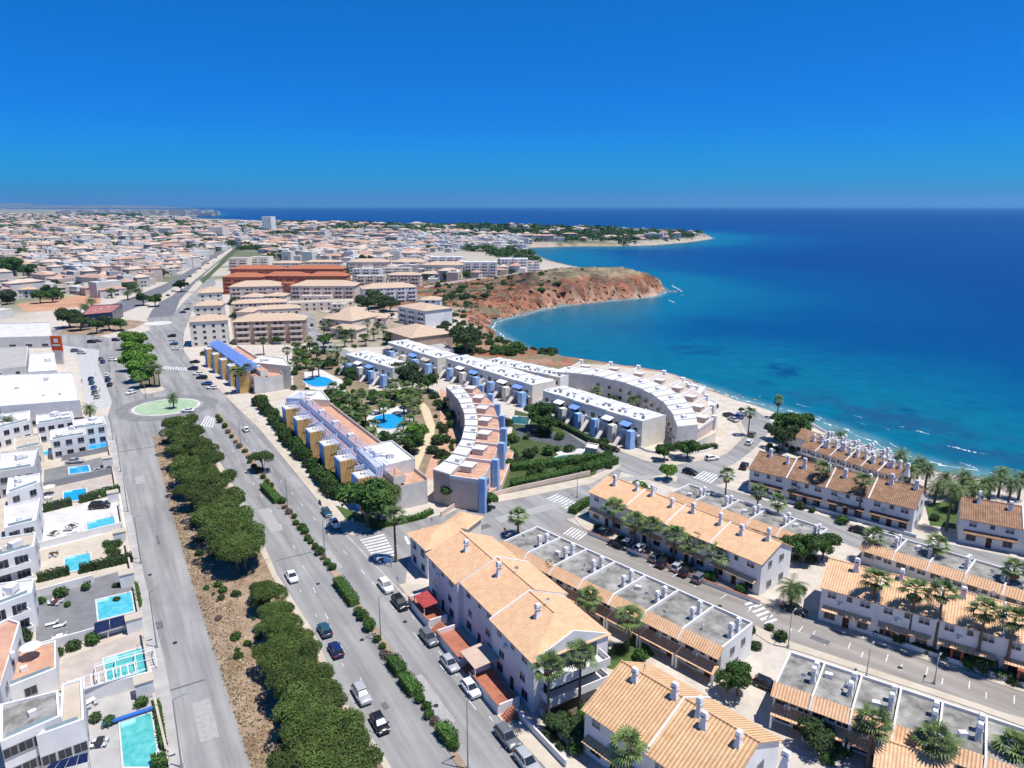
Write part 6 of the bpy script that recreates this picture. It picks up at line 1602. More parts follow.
# scrub on the headland and along the shore
k = 0; hp = [P(x, y, 4) for x, y in [(440, 288), (500, 280), (560, 300), (500, 322), (470, 345), (440, 330), (520, 348), (400, 330)]]
while k < 280:
    px, py = rng.uniform(432, 600), rng.uniform(280, 352); q = P(px, py, 2)
    d_ = float(shore_dist(np.array([q.x]), np.array([q.y]))[0])
    if d_ < 14 or (q.x > 30 and rng.random() < .75): continue
    if py > 352 and px < 520: continue
    z = gz(q.x, q.y); o = obj('scrub_bush', (BUSHD + BUSH)[k % 5], None, None, (q.x, q.y, z - .2), k); s_ = rng.uniform(.8, 2.4) if rng.random() < .85 else rng.uniform(2.6, 4.0); o.scale = (s_, s_, s_ * .75)
    tag(o, 'scrub bush on the red headland slope, {n} from the cove', 'bush', 'scrub of the headland', ref=P(489, 327, SEA_Z)); k += 1
# low grey-green scrub covering the slopes: countless tufts
sc_mb = MB(); k = 0; r5 = random.Random(5)
pxs = np.array([(r5.uniform(425, 640), r5.uniform(272, 356)) for _ in range(9000)])
qs = [P(a_, b_, 4) for a_, b_ in pxs]; dq = shore_dist([q.x for q in qs], [q.y for q in qs]); hq = seg_dist(np.array([q.x for q in qs]), np.array([q.y for q in qs]), HL); zq = land_height(np.array([q.x for q in qs]), np.array([q.y for q in qs]), dq); nq = fbm(np.array([q.x / 22 for q in qs]), np.array([q.y / 22 for q in qs]))
for q, d_, h_, z_, n_, (px, py) in zip(qs, dq, hq, zq, nq, pxs):
    if d_ < 12 or h_ > 120 or r5.random() > (1.25 if px < 520 else .45) * (n_ - .28) * 2.2: continue
    s_ = r5.uniform(.4, 1.3)
    leaf_cloud(sc_mb, [(q.x, q.y, z_ + s_ * .2, s_, s_ * .6)], 9, s_ * .5, r5)
tag(obj('scrub', sc_mb, M('grey_green_scrub', (.06, .07, .035), col2=(.14, .14, .08), island=.4)), 'low grey green scrub over the headland slopes', 'scrub', None, 'stuff')
# dry grass and weeds of the verge: countless tufts
mb = MB(); rr = random.Random(3); md = MB()
V1 = [P(x, y) for x, y in [(152, 436), (172, 514), (190, 576), (221, 672), (251, 768), (300, 880)]]; V2 = [P(x, y) for x, y in [(203, 438), (226, 474), (255, 528), (277, 576), (340, 697), (430, 850)]]
for i in range(11000):
    t_ = rr.random() * 4.999; j = int(t_); f_ = t_ - j; e = rr.random()
    q = V1[j].lerp(V1[j + 1], f_).lerp(V2[j].lerp(V2[j + 1], f_), e if rr.random() < .5 else e * .35)
    hgt = rr.uniform(.08, .30); a = rr.random() * 6.28; u = Vector((math.cos(a), math.sin(a), 0)) * rr.uniform(.05, .16); ln = Vector((rr.gauss(0, .2), rr.gauss(0, .2), 0))
    (mb if e * 1.6 > rr.random() else md).add([q - u, q + u, q + u * .6 + ln + Vector((0, 0, hgt)), q - u * .6 + ln + Vector((0, 0, hgt))], [(0, 1, 2, 3)])
tag(obj('dry_grass', mb, DRYG), 'straw coloured dry grass of the verge under the pines', 'grass', None, 'stuff')
tag(obj('weeds', md, OLIVEG), 'olive weeds along the edge of the side road', 'weeds', None, 'stuff')
rk = MB()
for i in range(260):
    j = rr.random() * 4.99; a = int(j); f_ = j - a; q = V1[a].lerp(V1[a + 1], f_).lerp(V2[a].lerp(V2[a + 1], f_), .24 + rr.gauss(0, .02) + (rr.random() * .2 if rr.random() < .3 else 0)); s_ = rr.uniform(.08, .28)
    rk.frustum(q.x - s_, q.x + s_ * rr.uniform(.5, 1), q.y - s_ * .8, q.y + s_, -.05, s_ * .8, .35)
tag(obj('stones', rk, M('pale_stones', (.36, .29, .23), col2=(.52, .44, .36), island=.3)), 'pale broken stones of a low wall along the verge', 'stones', None, 'stuff')
for i in range(46):                                             # low shrubs of the verge between the pines and the side road
    j = rr.random() * 4.9; a = int(j); f_ = j - a; q = V1[a].lerp(V1[a + 1], f_).lerp(V2[a].lerp(V2[a + 1], f_), rr.uniform(.08, .6)); o = obj('verge_bush', (BUSH + BUSHD + BUSHP)[i % 6], None, None, (q.x, q.y, 0), i); k = rr.uniform(.4, 1.1); o.scale = (k, k, k * .8)
    tag(o, 'small scrubby bush on the dry verge, {n} from the roundabout', 'bush', 'bushes of the dry verge')
# shore rocks
rk = MB()
for (x0, y0, x1, y1, n_, s0) in [(495, 345, 560, 362, 70, 2.2), (715, 391, 770, 408, 60, 1.5), (640, 298, 668, 290, 40, 2.4), (500, 319, 560, 306, 70, 2.2), (560, 306, 640, 298, 120, 2.6), (668, 290, 690, 297, 12, 2.5), (690, 240, 716, 238, 12, 6)]:
    for i in range(n_):
        t_ = rr.random(); q = P(lerp(x0, x1, t_), lerp(y0, y1, t_), SEA_Z); q += Vector((rr.gauss(0, 3), rr.gauss(2, 3), 0)); s_ = s0 * rr.uniform(.3, 1); g_ = max(SEA_Z - .5, gz(q.x, q.y)) - s_ * .35; q += Vector((0, 0, 0))
        rk.frustum(q.x - s_, q.x + s_ * rr.uniform(.6, 1.2), q.y - s_ * .8, q.y + s_, g_ - .8, g_ + s_ * rr.uniform(.4, 1.0), rr.uniform(.3, .6))
pr = [(rr.uniform(470, 664), rr.uniform(272, 326)) for _ in range(5200)]; qr = [P(a_, b_, 0) for a_, b_ in pr]; dr = shore_dist([q.x for q in qr], [q.y for q in qr]); zr = land_height(np.array([q.x for q in qr]), np.array([q.y for q in qr]), dr)
cr = MB()
for q, d_, z_ in zip(qr, dr, zr):                                # broken ledges and fallen blocks of the cliff face
    if d_ < 1 or d_ > 44 or z_ > 6.0 or z_ < -8.5 or rr.random() > .62: continue
    s_ = rr.uniform(.5, 2.3) * (1.2 if d_ < 8 else 1); w_ = rr.uniform(.8, 2.2)
    cr.frustum(q.x - s_ * w_, q.x + s_ * w_, q.y - s_ * .7, q.y + s_ * .9, z_ - 1.2, z_ + s_ * rr.uniform(.2, .75), rr.uniform(.15, .55))
tag(obj('cliff_ledges', cr, M('cliff_rock', (.20, .080, .045), col2=(.36, .19, .12), island=.4, scale=.2)), 'broken red brown ledges and blocks on the cliff face', 'rocks', None, 'stuff')
tag(obj('shore_rocks', rk, M('red_shore_rock', (.30, .13, .07), col2=(.50, .30, .20), island=.35, scale=.4)), 'red brown rocks scattered along the waterline', 'rocks', None, 'stuff')

# ------------------------------------------------------------------ cars
def car_meshes(kind):
    L, W, H = {'hatch': (4.1, 1.78, 1.5), 'saloon': (4.5, 1.8, 1.45), 'suv': (4.5, 1.88, 1.68), 'van': (4.9, 1.95, 1.95)}[kind]
    h = L / 2; belt = H * .60; bon = {'hatch': .98, 'saloon': .95, 'suv': 1.08, 'van': 1.2}[kind]
    st = [(h, .80, .38, bon - .32), (h - .12, .90, .26, bon - .12), (h - .9, .98, .22, bon), (h - 1.25, 1, .22, belt + .02), (0, 1, .22, belt + .03), (-h + .7, 1, .22, belt + .05), (-h + .15, .95, .24, belt - (.0 if kind != 'saloon' else .05)), (-h, .84, .36, belt - .22)]
    b = MB(); ring = []
    for (x, k, z0, z1) in st:
        w_ = W / 2 * k; ring.append([(x, -w_ * .94, z0), (x, -w_, (z0 + z1) / 2), (x, -w_ * .96, z1 - .06), (x, -w_ * .84, z1), (x, w_ * .84, z1), (x, w_ * .96, z1 - .06), (x, w_, (z0 + z1) / 2), (x, w_ * .94, z0)])
    vs = [p for r in ring for p in r]; fs = []
    for i in range(len(ring) - 1):
        for k in range(8): fs.append((i * 8 + k, i * 8 + (k + 1) % 8, (i + 1) * 8 + (k + 1) % 8, (i + 1) * 8 + k))
    fs += [tuple(reversed(range(8))), tuple((len(ring) - 1) * 8 + k for k in range(8))]
    b.add(vs, [tuple(reversed(f)) for f in fs])
    xr = {'hatch': -h + .55, 'saloon': -h + 1.35, 'suv': -h + .5, 'van': -h + .3}[kind]; xb = {'hatch': -h + .12, 'saloon': -h + .75, 'suv': -h + .12, 'van': -h + .12}[kind]
    xf, xt = h - 1.2, h - {'hatch': 1.95, 'saloon': 2.0, 'suv': 2.0, 'van': 1.75}[kind]
    wb, wt = W / 2 * .90, W / 2 * .70
    zb, zt = belt, H - .05
    g = MB(); base = [(xf, -wb * .92, zb), (xf, wb * .92, zb), (xb, wb * .94, zb), (xb, -wb * .94, zb)]; top = [(xt, -wt, zt), (xt, wt, zt), (xr, wt, zt), (xr, -wt, zt)]
    g.add(base + top, [(0, 1, 5, 4), (1, 2, 6, 5), (2, 3, 7, 6), (3, 0, 4, 7)])
    r = MB(); r.add([(xt + .05, -wt - .02, zt - .02), (xt + .05, wt + .02, zt - .02), (xr - .05, wt + .02, zt - .02), (xr - .05, -wt - .02, zt - .02), (xt - .15, -wt + .12, zt + .05), (xt - .15, wt - .12, zt + .05), (xr + .15, wt - .12, zt + .05), (xr + .15, -wt + .12, zt + .05)],
                    [(0, 1, 5, 4), (1, 2, 6, 5), (2, 3, 7, 6), (3, 0, 4, 7), (4, 5, 6, 7)])
    for s in (-1, 1):                                              # pillars
        r.bar((xf - .02, s * wb * .92, zb), (xt, s * wt, zt), .045); r.bar((xb, s * wb * .94, zb), (xr, s * wt, zt), .07); r.bar((-.1, s * wb, zb), (-.1, s * wt, zt), .05)
    ty = MB(); ty.tube([(0, -.11, 0), (0, .11, 0)], .33, 14); rim = MB(); rim.tube([(0, -.118, 0), (0, .118, 0)], .2, 10)
    hl = MB(); hl.box(-.12, .04, -.2, .2, -.07, .09); mir = MB(); mir.box(-.1, .08, -.1, .1, -.06, .08)
    return dict(L=L, W=W, belt=belt, bon=bon, body=b, roof=r, glass=g.mesh('windows', GLASS), tyre=ty.mesh('tyre', BLACK), rim=rim.mesh('rim', METAL), lamp=hl.mesh('headlight', FRAME), tail=hl.mesh('tail_light', M('red_lens', (.35, .01, .01), rough=.2)), mirror=mir)
CK = {k: car_meshes(k) for k in ('hatch', 'saloon', 'suv', 'van')}
PAINTS = {n: M('car_paint_' + n, c_, rough=.28, var=.03, spec=.6) for n, c_ in dict(white=(.72, .72, .72), black=(.014, .014, .016), silver=(.36, .37, .39), grey=(.13, .14, .15), dark_blue=(.012, .02, .10), blue=(.03, .09, .26), red=(.28, .02, .015), teal=(.02, .08, .12), beige=(.42, .36, .28)).items()}
_cm = {}
def car(kind, paint, px, py, ang, label, group=None, full=True, ref=None, z=.05, sc_=1.0):
    k = CK[kind]; q = P(px, py)
    t = thing('parked_car', label, 'car', (q.x, q.y, z), ang, group, ref); t.scale = (sc_,) * 3
    if (kind, paint) not in _cm:
        _cm[kind, paint] = (k['body'].mesh('body', PAINTS[paint], True), k['roof'].mesh('roof', PAINTS[paint]), k['mirror'].mesh('mirror', PAINTS[paint]))
    b_, r_, m_ = _cm[kind, paint]
    obj('body', b_, None, t); obj('roof', r_, None, t); obj('windows', k['glass'], None, t)
    if 'sun shade' in label:                                       # a white folded shade behind the windscreen
        h_ = k['L'] / 2; sm = MB(); sm.quad((h_ - 1.22, -.68, k['belt'] + .07), (h_ - 1.22, .68, k['belt'] + .07), (h_ - 1.82, .56, k['belt'] + .50), (h_ - 1.82, -.56, k['belt'] + .50)); obj('sun_shade', sm, FRAME, t)
    for sx in (1, -1):
        for sy in (1, -1):
            loc = (sx * k['L'] * .305, sy * (k['W'] / 2 - .1), .33)
            if full:
                w_ = obj('wheel', k['tyre'], None, t, loc); obj('rim', k['rim'], None, w_)
            elif sy * math.sin(ang) < 2: obj('wheel', k['tyre'], None, t, loc)
    if full:
        for s in (1, -1):
            obj('headlight', k['lamp'], None, t, (k['L'] / 2 - .06, s * k['W'] * .33, k['bon'] - .26)); obj('tail_light', k['tail'], None, t, (-k['L'] / 2 + .05, s * k['W'] * .36, k['belt'] - .18)); obj('mirror', m_, None, t, (k['L'] * .2, s * (k['W'] / 2 + .06), k['belt'] + .02))
    return t
HB = R(90 + 31)                                                    # along the boulevard, away from the camera
DN = HB + math.pi
car('suv', 'white', 386, 589, DN, 'white car parked at the kerb nearest the corner palm'); car('suv', 'black', 400, 606, DN, 'black car parked behind the white one near the corner house')
car('suv', 'grey', 429, 641, DN, 'grey blue estate car parked below the red awning'); car('hatch', 'silver', 450, 667, DN, 'silver hatchback parked below the beige canopy'); car('hatch', 'white', 471, 692, DN, 'white hatchback with a black rear window at the kerb')
car('suv', 'grey', 507, 741, DN, 'dark grey car parked at the bottom of the boulevard kerb'); car('suv', 'silver', 527, 766, DN, 'silver car cut by the bottom edge at the kerb')
car('hatch', 'teal', 325, 633, HB, 'dark teal car parked at the pine verge above a blue one'); car('hatch', 'dark_blue', 336, 653, HB, 'bright dark blue car parked at the pine verge')
car('suv', 'silver', 362, 698, DN, 'silver blue car with a white sun shade parked at the pine verge'); car('hatch', 'black', 380, 727, DN, 'black car with a white sun shade parked at the pine verge')
car('saloon', 'white', 292, 579, DN, 'white car driving down the left carriageway'); car('hatch', 'teal', 327, 515, DN, 'dark car stopped at the kerb above the crossing'); car('hatch', 'white', 335, 526, DN, 'white car stopped at the kerb beside the crossing')
car('hatch', 'white', 246, 431, HB, 'white car driving toward the roundabout'); car('saloon', 'white', 188, 412, R(180), 'white car circling the green roundabout'); car('hatch', 'white', 131, 394, R(250), 'white car leaving the car park toward the roundabout')
for i, (px, py, kd, pc) in enumerate([(195, 363, 'saloon', 'black'), (193, 370, 'suv', 'dark_blue'), (198, 375, 'hatch', 'white'), (202, 379, 'suv', 'black'), (207, 385, 'hatch', 'blue'), (212, 389, 'hatch', 'white'), (172, 337, 'suv', 'black'), (173, 341, 'hatch', 'white'), (174, 345, 'hatch', 'blue'), (176, 350, 'hatch', 'white'), (183, 313, 'saloon', 'dark_blue'), (187, 310, 'hatch', 'black'), (190, 304, 'hatch', 'white')]):
    car(kd, pc, px, py, R(175), pc.replace('_', ' ') + ' car in the angled bays along the upper boulevard, {n} from the roundabout', 'cars in the boulevard bays', False)
for i, (px, py, kd, pc) in enumerate([(91, 380, 'saloon', 'dark_blue'), (92, 384, 'hatch', 'teal'), (94, 389, 'hatch', 'blue'), (95, 394, 'suv', 'grey'), (97, 398, 'hatch', 'silver'), (107, 376, 'hatch', 'white'), (108, 381, 'suv', 'dark_blue'), (110, 386, 'hatch', 'black'), (101, 360, 'hatch', 'grey'), (103, 363, 'hatch', 'dark_blue'), (113, 361, 'hatch', 'white'), (76, 352, 'suv', 'grey'), (82, 354, 'hatch', 'silver'), (36, 343, 'hatch', 'white'), (42, 344, 'hatch', 'teal'), (48, 343, 'suv', 'blue'), (92, 343, 'suv', 'black'), (98, 342, 'hatch', 'grey'), (116, 341, 'hatch', 'black')]):
    car(kd, pc, px, py, R(112) if px < 112 and py > 355 else R(5), pc.replace('_', ' ') + ' car in the car park by the white hall, {n} from the roundabout', 'cars in the car park', False)
HT = R(-41)
car('saloon', 'black', 618, 547, HT, 'black car parked alone in front of the long tan terrace')
for i, (px, py, kd, pc) in enumerate([(603, 534, 'hatch', 'grey'), (628, 545, 'hatch', 'silver'), (640, 550, 'hatch', 'white'), (656, 560, 'hatch', 'grey'), (664, 565, 'suv', 'black'), (678, 569, 'hatch', 'silver'), (686, 574, 'hatch', 'black'), (700, 580, 'suv', 'grey')]):
    car(kd, pc, px, py, R(49), pc + ' car on the forecourt under the street palms, {n} from the hedge corner', 'cars under the street palms', True, P(575, 520))
for (px, py, a_, kd, pc, lb) in [(595, 443, R(150), 'hatch', 'silver', 'silver car on the small road beside the white terrace'), (612, 451, R(150), 'saloon', 'black', 'black car at the mouth of the small terrace road'), (712, 460, R(20), 'hatch', 'white', 'white car beside the dry lot pavement'), (690, 474, R(-40), 'hatch', 'black', 'black car near the upper zebra crossing'),
                             (744, 468, R(60), 'suv', 'black', 'black car parked beside the first dark roof'), (752, 436, R(60), 'hatch', 'grey', 'grey car on the beach road'), (749, 444, R(60), 'hatch', 'white', 'white car on the beach road'), (733, 421, R(110), 'saloon', 'silver', 'silver car at the promenade car park, first'), (728, 417, R(110), 'suv', 'black', 'black car at the promenade car park'), (738, 418, R(110), 'hatch', 'blue', 'blue car at the promenade car park'), (742, 415, R(110), 'hatch', 'white', 'white car at the promenade car park'), (770, 430, R(110), 'saloon', 'black', 'black car at the beach road bend'),
                             (794, 612, HT, 'saloon', 'black', 'black car by the date palm clump'), (1005, 548, R(-41), 'suv', 'black', 'black car before the right edge dark roofed house'), (860, 533, R(-41), 'saloon', 'black', 'black car in the garden road by the small flat roof'), (775, 497, R(-41), 'hatch', 'grey', 'grey car on the garden road before the dark roofs'), (882, 474, R(-30), 'suv', 'black', 'dark car on the promenade behind the beach block'),
                             (75, 463, R(14), 'saloon', 'silver', 'silver car on the villa grey deck'), (100, 508, R(14), 'suv', 'black', 'black car on the villa white terrace'), (40, 413, R(10), 'hatch', 'black', 'black car between the white hall and the villas'), (767, 688, HT, 'hatch', 'black', 'black car by the end of the flat roofed terrace'),
                             (310, 330, R(100), 'hatch', 'white', 'white car driving on the apartment street'), (312, 326, R(100), 'hatch', 'black', 'black car driving on the apartment street')]:
    car(kd, pc, px, py, a_, lb, None, py > 400)
hw = [(216, 258), (208, 264), (200, 269), (196, 273), (190, 277), (184, 281), (176, 285), (173, 292), (206, 270), (214, 263), (222, 254), (226, 249), (168, 296), (187, 284)]
for i, (px, py) in enumerate(hw):
    car('van' if i in (6, 7) else rng.choice(('hatch', 'saloon', 'suv')), 'white' if i in (6, 7) else rng.choice(('white', 'black', 'silver', 'red', 'grey')), px, py, R(140), 'small vehicle on the highway, {n} from the highway bend', 'vehicles on the highway', False, P(150, 305))
cp_l = MB()
q = P(320, 504); t = thing('motorcycle', 'dark motorcycle at the boulevard kerb above the dark car', 'motorcycle', (q.x, q.y, .05), HB)
m1 = MB(); m1.box(-.5, .5, -.14, .14, .45, .85); m1.bar((.5, 0, .6), (.75, 0, .35), .05); m1.bar((.45, -.3, 1.0), (.45, .3, 1.0), .03); obj('frame', m1, DARKM, t)
for x in (-.7, .7): m1 = MB(); m1.tube([(x, -.07, .3), (x, .07, .3)], .3, 12); obj('wheel', m1, BLACK, t)

# ------------------------------------------------------------------ street lamps, signs, people
def lamp(base, top, label, group, ang, ref=None):
    g = P(*base); lo, hi = 2, 14
    for _ in range(30):
        m_ = (lo + hi) / 2; d = Vector((g.x, g.y, m_ - CAM_H)); zf = d.y * cp - d.z * sp; dn = -d.y * sp - d.z * cp
        if 384 + FPX * dn / zf > top[1]: lo = m_
        else: hi = m_
    h = max(4, round(lo)); k = ('lamp', h)
    if k not in _mc:
        a_ = MB(); a_.tube([(0, 0, 0), (0, 0, h * .5), (0, 0, h)], [.11, .08, .06], 8); a_.tube([(0, 0, h), (.5, 0, h + .25), (1.5, 0, h + .35)], .05, 6)
        b_ = MB(); b_.frustum(1.3, 2.0, -.16, .16, h + .28, h + .42, .3); c_ = MB(); c_.box(-.2, .2, -.2, .2, 0, .35)
        _mc[k] = (a_.mesh('pole', METAL), b_.mesh('lamp_head', GREYF), c_.mesh('base', METAL))
    t = thing('street_lamp', label, 'street lamp', (g.x, g.y, .1), ang, group, ref)
    obj('pole', _mc[k][0], None, t); obj('lamp_head', _mc[k][1], None, t); obj('base', _mc[k][2], None, t)
for b, tp in [((182, 768), (172, 702)), ((157, 648), (150, 594)), ((141, 564), (134, 518)), ((128, 512), (122, 476)), ((121, 472), (114, 438)), ((113, 440), (109, 414))]:
    lamp(b, tp, 'grey street lamp on the villa pavement, {n} from the roundabout', 'lamps of the side road', R(32))
for b, tp in [((468, 770), (467, 703)), ((381, 641), (379, 598)), ((325, 556), (323, 522)), ((288, 510), (286, 480)), ((241, 447), (239, 420)), ((266, 480), (265, 452))]:
    lamp(b, tp, 'thin street lamp in the boulevard median, {n} from the roundabout', 'lamps of the boulevard', R(32))
for b, tp in [((934, 684), (937, 660)), ((788, 648), (789, 615)), ((577, 498), (577, 476)), ((640, 551), (640, 525)), ((700, 624), (700, 600)), ((866, 678), (868, 652))]:
    lamp(b, tp, 'grey street lamp along the terrace road, {n} from the hedge corner', 'lamps of the terrace road', R(49), P(575, 520))
for b, tp in [((93, 336), (93, 321)), ((128, 336), (128, 316)), ((110, 372), (110, 354)), ((60, 350), (60, 330)), ((184, 352), (184, 336)), ((146, 398), (146, 380))]:
    lamp(b, tp, 'street lamp around the car park, {n} from the roundabout', 'lamps around the roundabouts', R(200))
for (px, py, lb, c_) in [(353, 528, 'blue and white crossing sign at the corner kerb', BLUEW), (398, 588, 'square direction sign at the corner palm', FRAME), (505, 538, 'small red sign post beside the pavilion', ROSE), (432, 528, 'white road sign at the corner garden', FRAME)]:
    q = P(px, py); t = thing('road_sign', lb, 'sign', (q.x, q.y, 0), R(-40)); m1 = MB(); m1.tube([(0, 0, 0), (0, 0, 2.4)], .04, 6); obj('pole', m1, METAL, t); m1 = MB(); m1.box(-.35, .35, -.05, -.04, 1.7, 2.4); obj('panel', m1, c_, t)
q = P(388, 566); t = thing('notice_board', 'small blue and white board cluster on the corner by the palm', 'board', (q.x, q.y, 0), R(-30)); m1 = MB(); m1.box(-1, 1, -.05, .05, .8, 1.8); obj('panel', m1, BLUEW, t); each('post', [(-.9, -.8, -.04, .04, 0, .8), (.8, .9, -.04, .04, 0, .8)], METAL, t)
for i, (px, py) in enumerate([(453, 646), (463, 657), (481, 678), (500, 701), (517, 722), (488, 690)]):
    q = P(px, py); o = MB(); o.tube([(0, 0, 0), (0, 0, .75)], [.09, .07], 8); o.tube([(0, 0, .75), (0, 0, .85)], [.1, .05], 8)
    b_ = obj('bollard', o, DARKM, None, (q.x, q.y, .13)); tag(b_, 'short dark bollard on the boulevard pavement, {n} from the corner house', 'bollard', 'bollards of the boulevard pavement', ref=P(412, 560))
def person_mesh(seed):
    m_ = bpy.data.meshes.new('person'); V_ = [(0, 0, .95), (0, 0, 1.2), (0, 0, 1.45), (0, .01, 1.56), (0, .02, 1.70), (.1, 0, .9), (.12, .06, .48), (.12, 0, .05), (.12, .12, .03), (-.1, 0, .9), (-.12, -.08, .48), (-.12, -.16, .05), (-.12, -.04, .03), (.2, 0, 1.42), (.26, .03, 1.15), (.25, .14, .92), (-.2, 0, 1.42), (-.27, .0, 1.15), (-.25, -.06, .90)]
    E_ = [(0, 1), (1, 2), (2, 3), (3, 4), (0, 5), (5, 6), (6, 7), (7, 8), (0, 9), (9, 10), (10, 11), (11, 12), (2, 13), (13, 14), (14, 15), (2, 16), (16, 17), (17, 18)]
    rad = [.15, .14, .15, .06, .10, .10, .06, .045, .04, .10, .06, .045, .04, .06, .045, .035, .06, .045, .035]
    m_.from_pydata(V_, E_, []); o = bpy.data.objects.new('person', m_); C.objects.link(o)
    o.modifiers.new('skin', 'SKIN'); sv = m_.skin_vertices or None
    if not m_.skin_vertices: m_.attributes.new('x', 'FLOAT', 'POINT')
    for v_, r_ in zip(m_.skin_vertices[0].data, rad): v_.radius = (r_, r_)
    m_.skin_vertices[0].data[0].use_root = True
    s_ = o.modifiers.new('sub', 'SUBSURF'); s_.levels = 1; s_.render_levels = 1
    return o
SKIN = M('skin', (.42, .24, .16), var=.05)
def dress(o, top, bottom):
    pass
pp = None
cloth = [M('clothing_' + n_, c_, var=.05) for n_, c_ in (('red', (.4, .04, .04)), ('white', (.7, .7, .7)), ('navy', (.02, .03, .1)), ('yellow', (.5, .35, .05)))]
dg = None
protos = []
for k_ in range(4):
    o = person_mesh(k_)
    bpy.context.view_layer.update()
    dgr = bpy.context.evaluated_depsgraph_get(); me = bpy.data.meshes.new_from_object(o.evaluated_get(dgr)); bpy.data.objects.remove(o)
    me.materials.clear(); me.materials.append(SKIN); me.materials.append(cloth[k_])
    for p_ in me.polygons: p_.material_index = 1 if .55 < p_.center.z < 1.45 and abs(p_.center.x) < .2 else 0; p_.use_smooth = True
    protos.append(me)
ppl = [(870, 447, 'red'), (876, 450, ''), (884, 456, ''), (892, 459, ''), (846, 432, ''), (852, 436, ''), (858, 441, ''), (868, 443, ''), (906, 464, ''), (826, 427, ''), (816, 421, ''), (918, 468, '')]
for i, (px, py, _) in enumerate(ppl):
    q = P(px, py, -5); zz = gz(q.x, q.y); o = obj('person', protos[i % 4], None, None, (q.x, q.y, zz), i)
    tag(o, 'person in ' + ('red', 'white', 'navy', 'yellow')[i % 4] + ' clothes walking on the sand, {n} from the beach road bend', 'person', 'people on the beach', ref=P(790, 420))
for i, (px, py, lb) in enumerate([(471, 531, 'person in red on the pavement behind the pavilion'), (96, 376, 'person in white crossing the car park'), (100, 392, 'person in navy beside the parked cars'), (82, 383, 'person in yellow near the white hall')]):
    q = P(px, py); o = obj('person', protos[i % 4], None, None, (q.x, q.y, .13 if i == 0 else .02), i); tag(o, lb, 'person')

# ------------------------------------------------------------------ the town beyond
def in_poly(x, y, pl):
    r_ = False
    for i in range(len(pl)):
        (ax, ay), (bx, by) = pl[i - 1], pl[i]
        if (ay > y) != (by > y) and x < ax + (y - ay) / (by - ay) * (bx - ax): r_ = not r_
    return r_
ZONES = [('left', [(-60, 213), (190, 219), (226, 226), (236, 243), (226, 248), (186, 272), (150, 291), (100, 306), (-60, 306)], 1.0), ('centre', [(226, 226), (262, 224), (400, 228), (520, 236), (520, 245), (430, 252), (345, 258), (300, 262), (228, 262), (240, 244)], 1.0),
         ('inner', [(240, 246), (400, 250), (470, 268), (520, 266), (530, 272), (440, 284), (350, 274), (348, 264), (270, 258), (250, 262)], .5), ('cape', [(260, 224), (560, 229.5), (690, 234), (706, 238), (640, 243), (530, 245), (520, 238), (400, 231), (262, 228)], .8), ('complex', [(396, 240), (440, 236), (520, 240), (532, 250), (500, 254), (430, 252), (400, 256)], .8), ('edge', [(-60, 306), (-8, 304), (-8, 326), (-60, 328)], .4)]
KEEP = [[(50, 312), (133, 292), (186, 267), (229, 243), (244, 242), (242, 254), (224, 276), (206, 300), (186, 328), (130, 328), (60, 322)], [(4, 276), (40, 276), (40, 296), (4, 296)], [(16, 300), (104, 292), (104, 312), (20, 314)], [(222, 262), (346, 260), (356, 300), (222, 300)], [(346, 262), (424, 260), (424, 272), (346, 272)], [(356, 278), (424, 280), (424, 300), (356, 300)], [(428, 253), (545, 250), (545, 270), (428, 272)], [(225, 250), (270, 248), (270, 266), (225, 268)], [(426, 256), (464, 256), (464, 270), (426, 270)], [(256, 212), (276, 212), (276, 230), (256, 230)]]
def house_mb(mb, x, y, z, rz, w_, d_, h_, kind):
    c_, s_ = math.cos(rz), math.sin(rz); T = lambda a, b, zz: (x + a * c_ - b * s_, y + a * s_ + b * c_, z + zz)
    W_, D_ = w_ / 2, d_ / 2
    mb.add([T(-W_, -D_, 0), T(W_, -D_, 0), T(W_, D_, 0), T(-W_, D_, 0), T(-W_, -D_, h_), T(W_, -D_, h_), T(W_, D_, h_), T(-W_, D_, h_)], [(0, 1, 5, 4), (1, 2, 6, 5), (2, 3, 7, 6), (3, 0, 4, 7)] + ([(4, 5, 6, 7)] if kind == 'flat' else []), 0)
    if kind != 'flat':
        r_ = h_ + min(w_, d_) * .22; e = .5
        mb.add([T(-W_ - e, -D_ - e, h_), T(W_ + e, -D_ - e, h_), T(W_ + e, D_ + e, h_), T(-W_ - e, D_ + e, h_), T(-W_ * .35, 0, r_), T(W_ * .35, 0, r_)], [(0, 1, 5, 4), (1, 2, 5), (2, 3, 4, 5), (3, 0, 4), (3, 2, 1, 0)], 1)
    else:
        mb.add([T(-W_ * .4, -D_ * .4, h_), T(W_ * .1, -D_ * .4, h_), T(W_ * .1, D_ * .5, h_), T(-W_ * .4, D_ * .5, h_), T(-W_ * .4, -D_ * .4, h_ + 2), T(W_ * .1, -D_ * .4, h_ + 2), T(W_ * .1, D_ * .5, h_ + 2), T(-W_ * .4, D_ * .5, h_ + 2)], [(0, 1, 5, 4), (1, 2, 6, 5), (2, 3, 7, 6), (3, 0, 4, 7), (4, 5, 6, 7)], 0)
    for sgn in (-1, 1):
        for a in (-.28, .22):
            for zz in ([1.0, 4.0] if h_ > 5 else [1.0]):
                mb.add([T(W_ * (a - .16), sgn * (D_ + .03), zz), T(W_ * (a + .16), sgn * (D_ + .03), zz), T(W_ * (a + .16), sgn * (D_ + .03), zz + 1.4), T(W_ * (a - .16), sgn * (D_ + .03), zz + 1.4)], [(0, 1, 2, 3)], 2)
rr = random.Random(11); cand = []
tries = 0
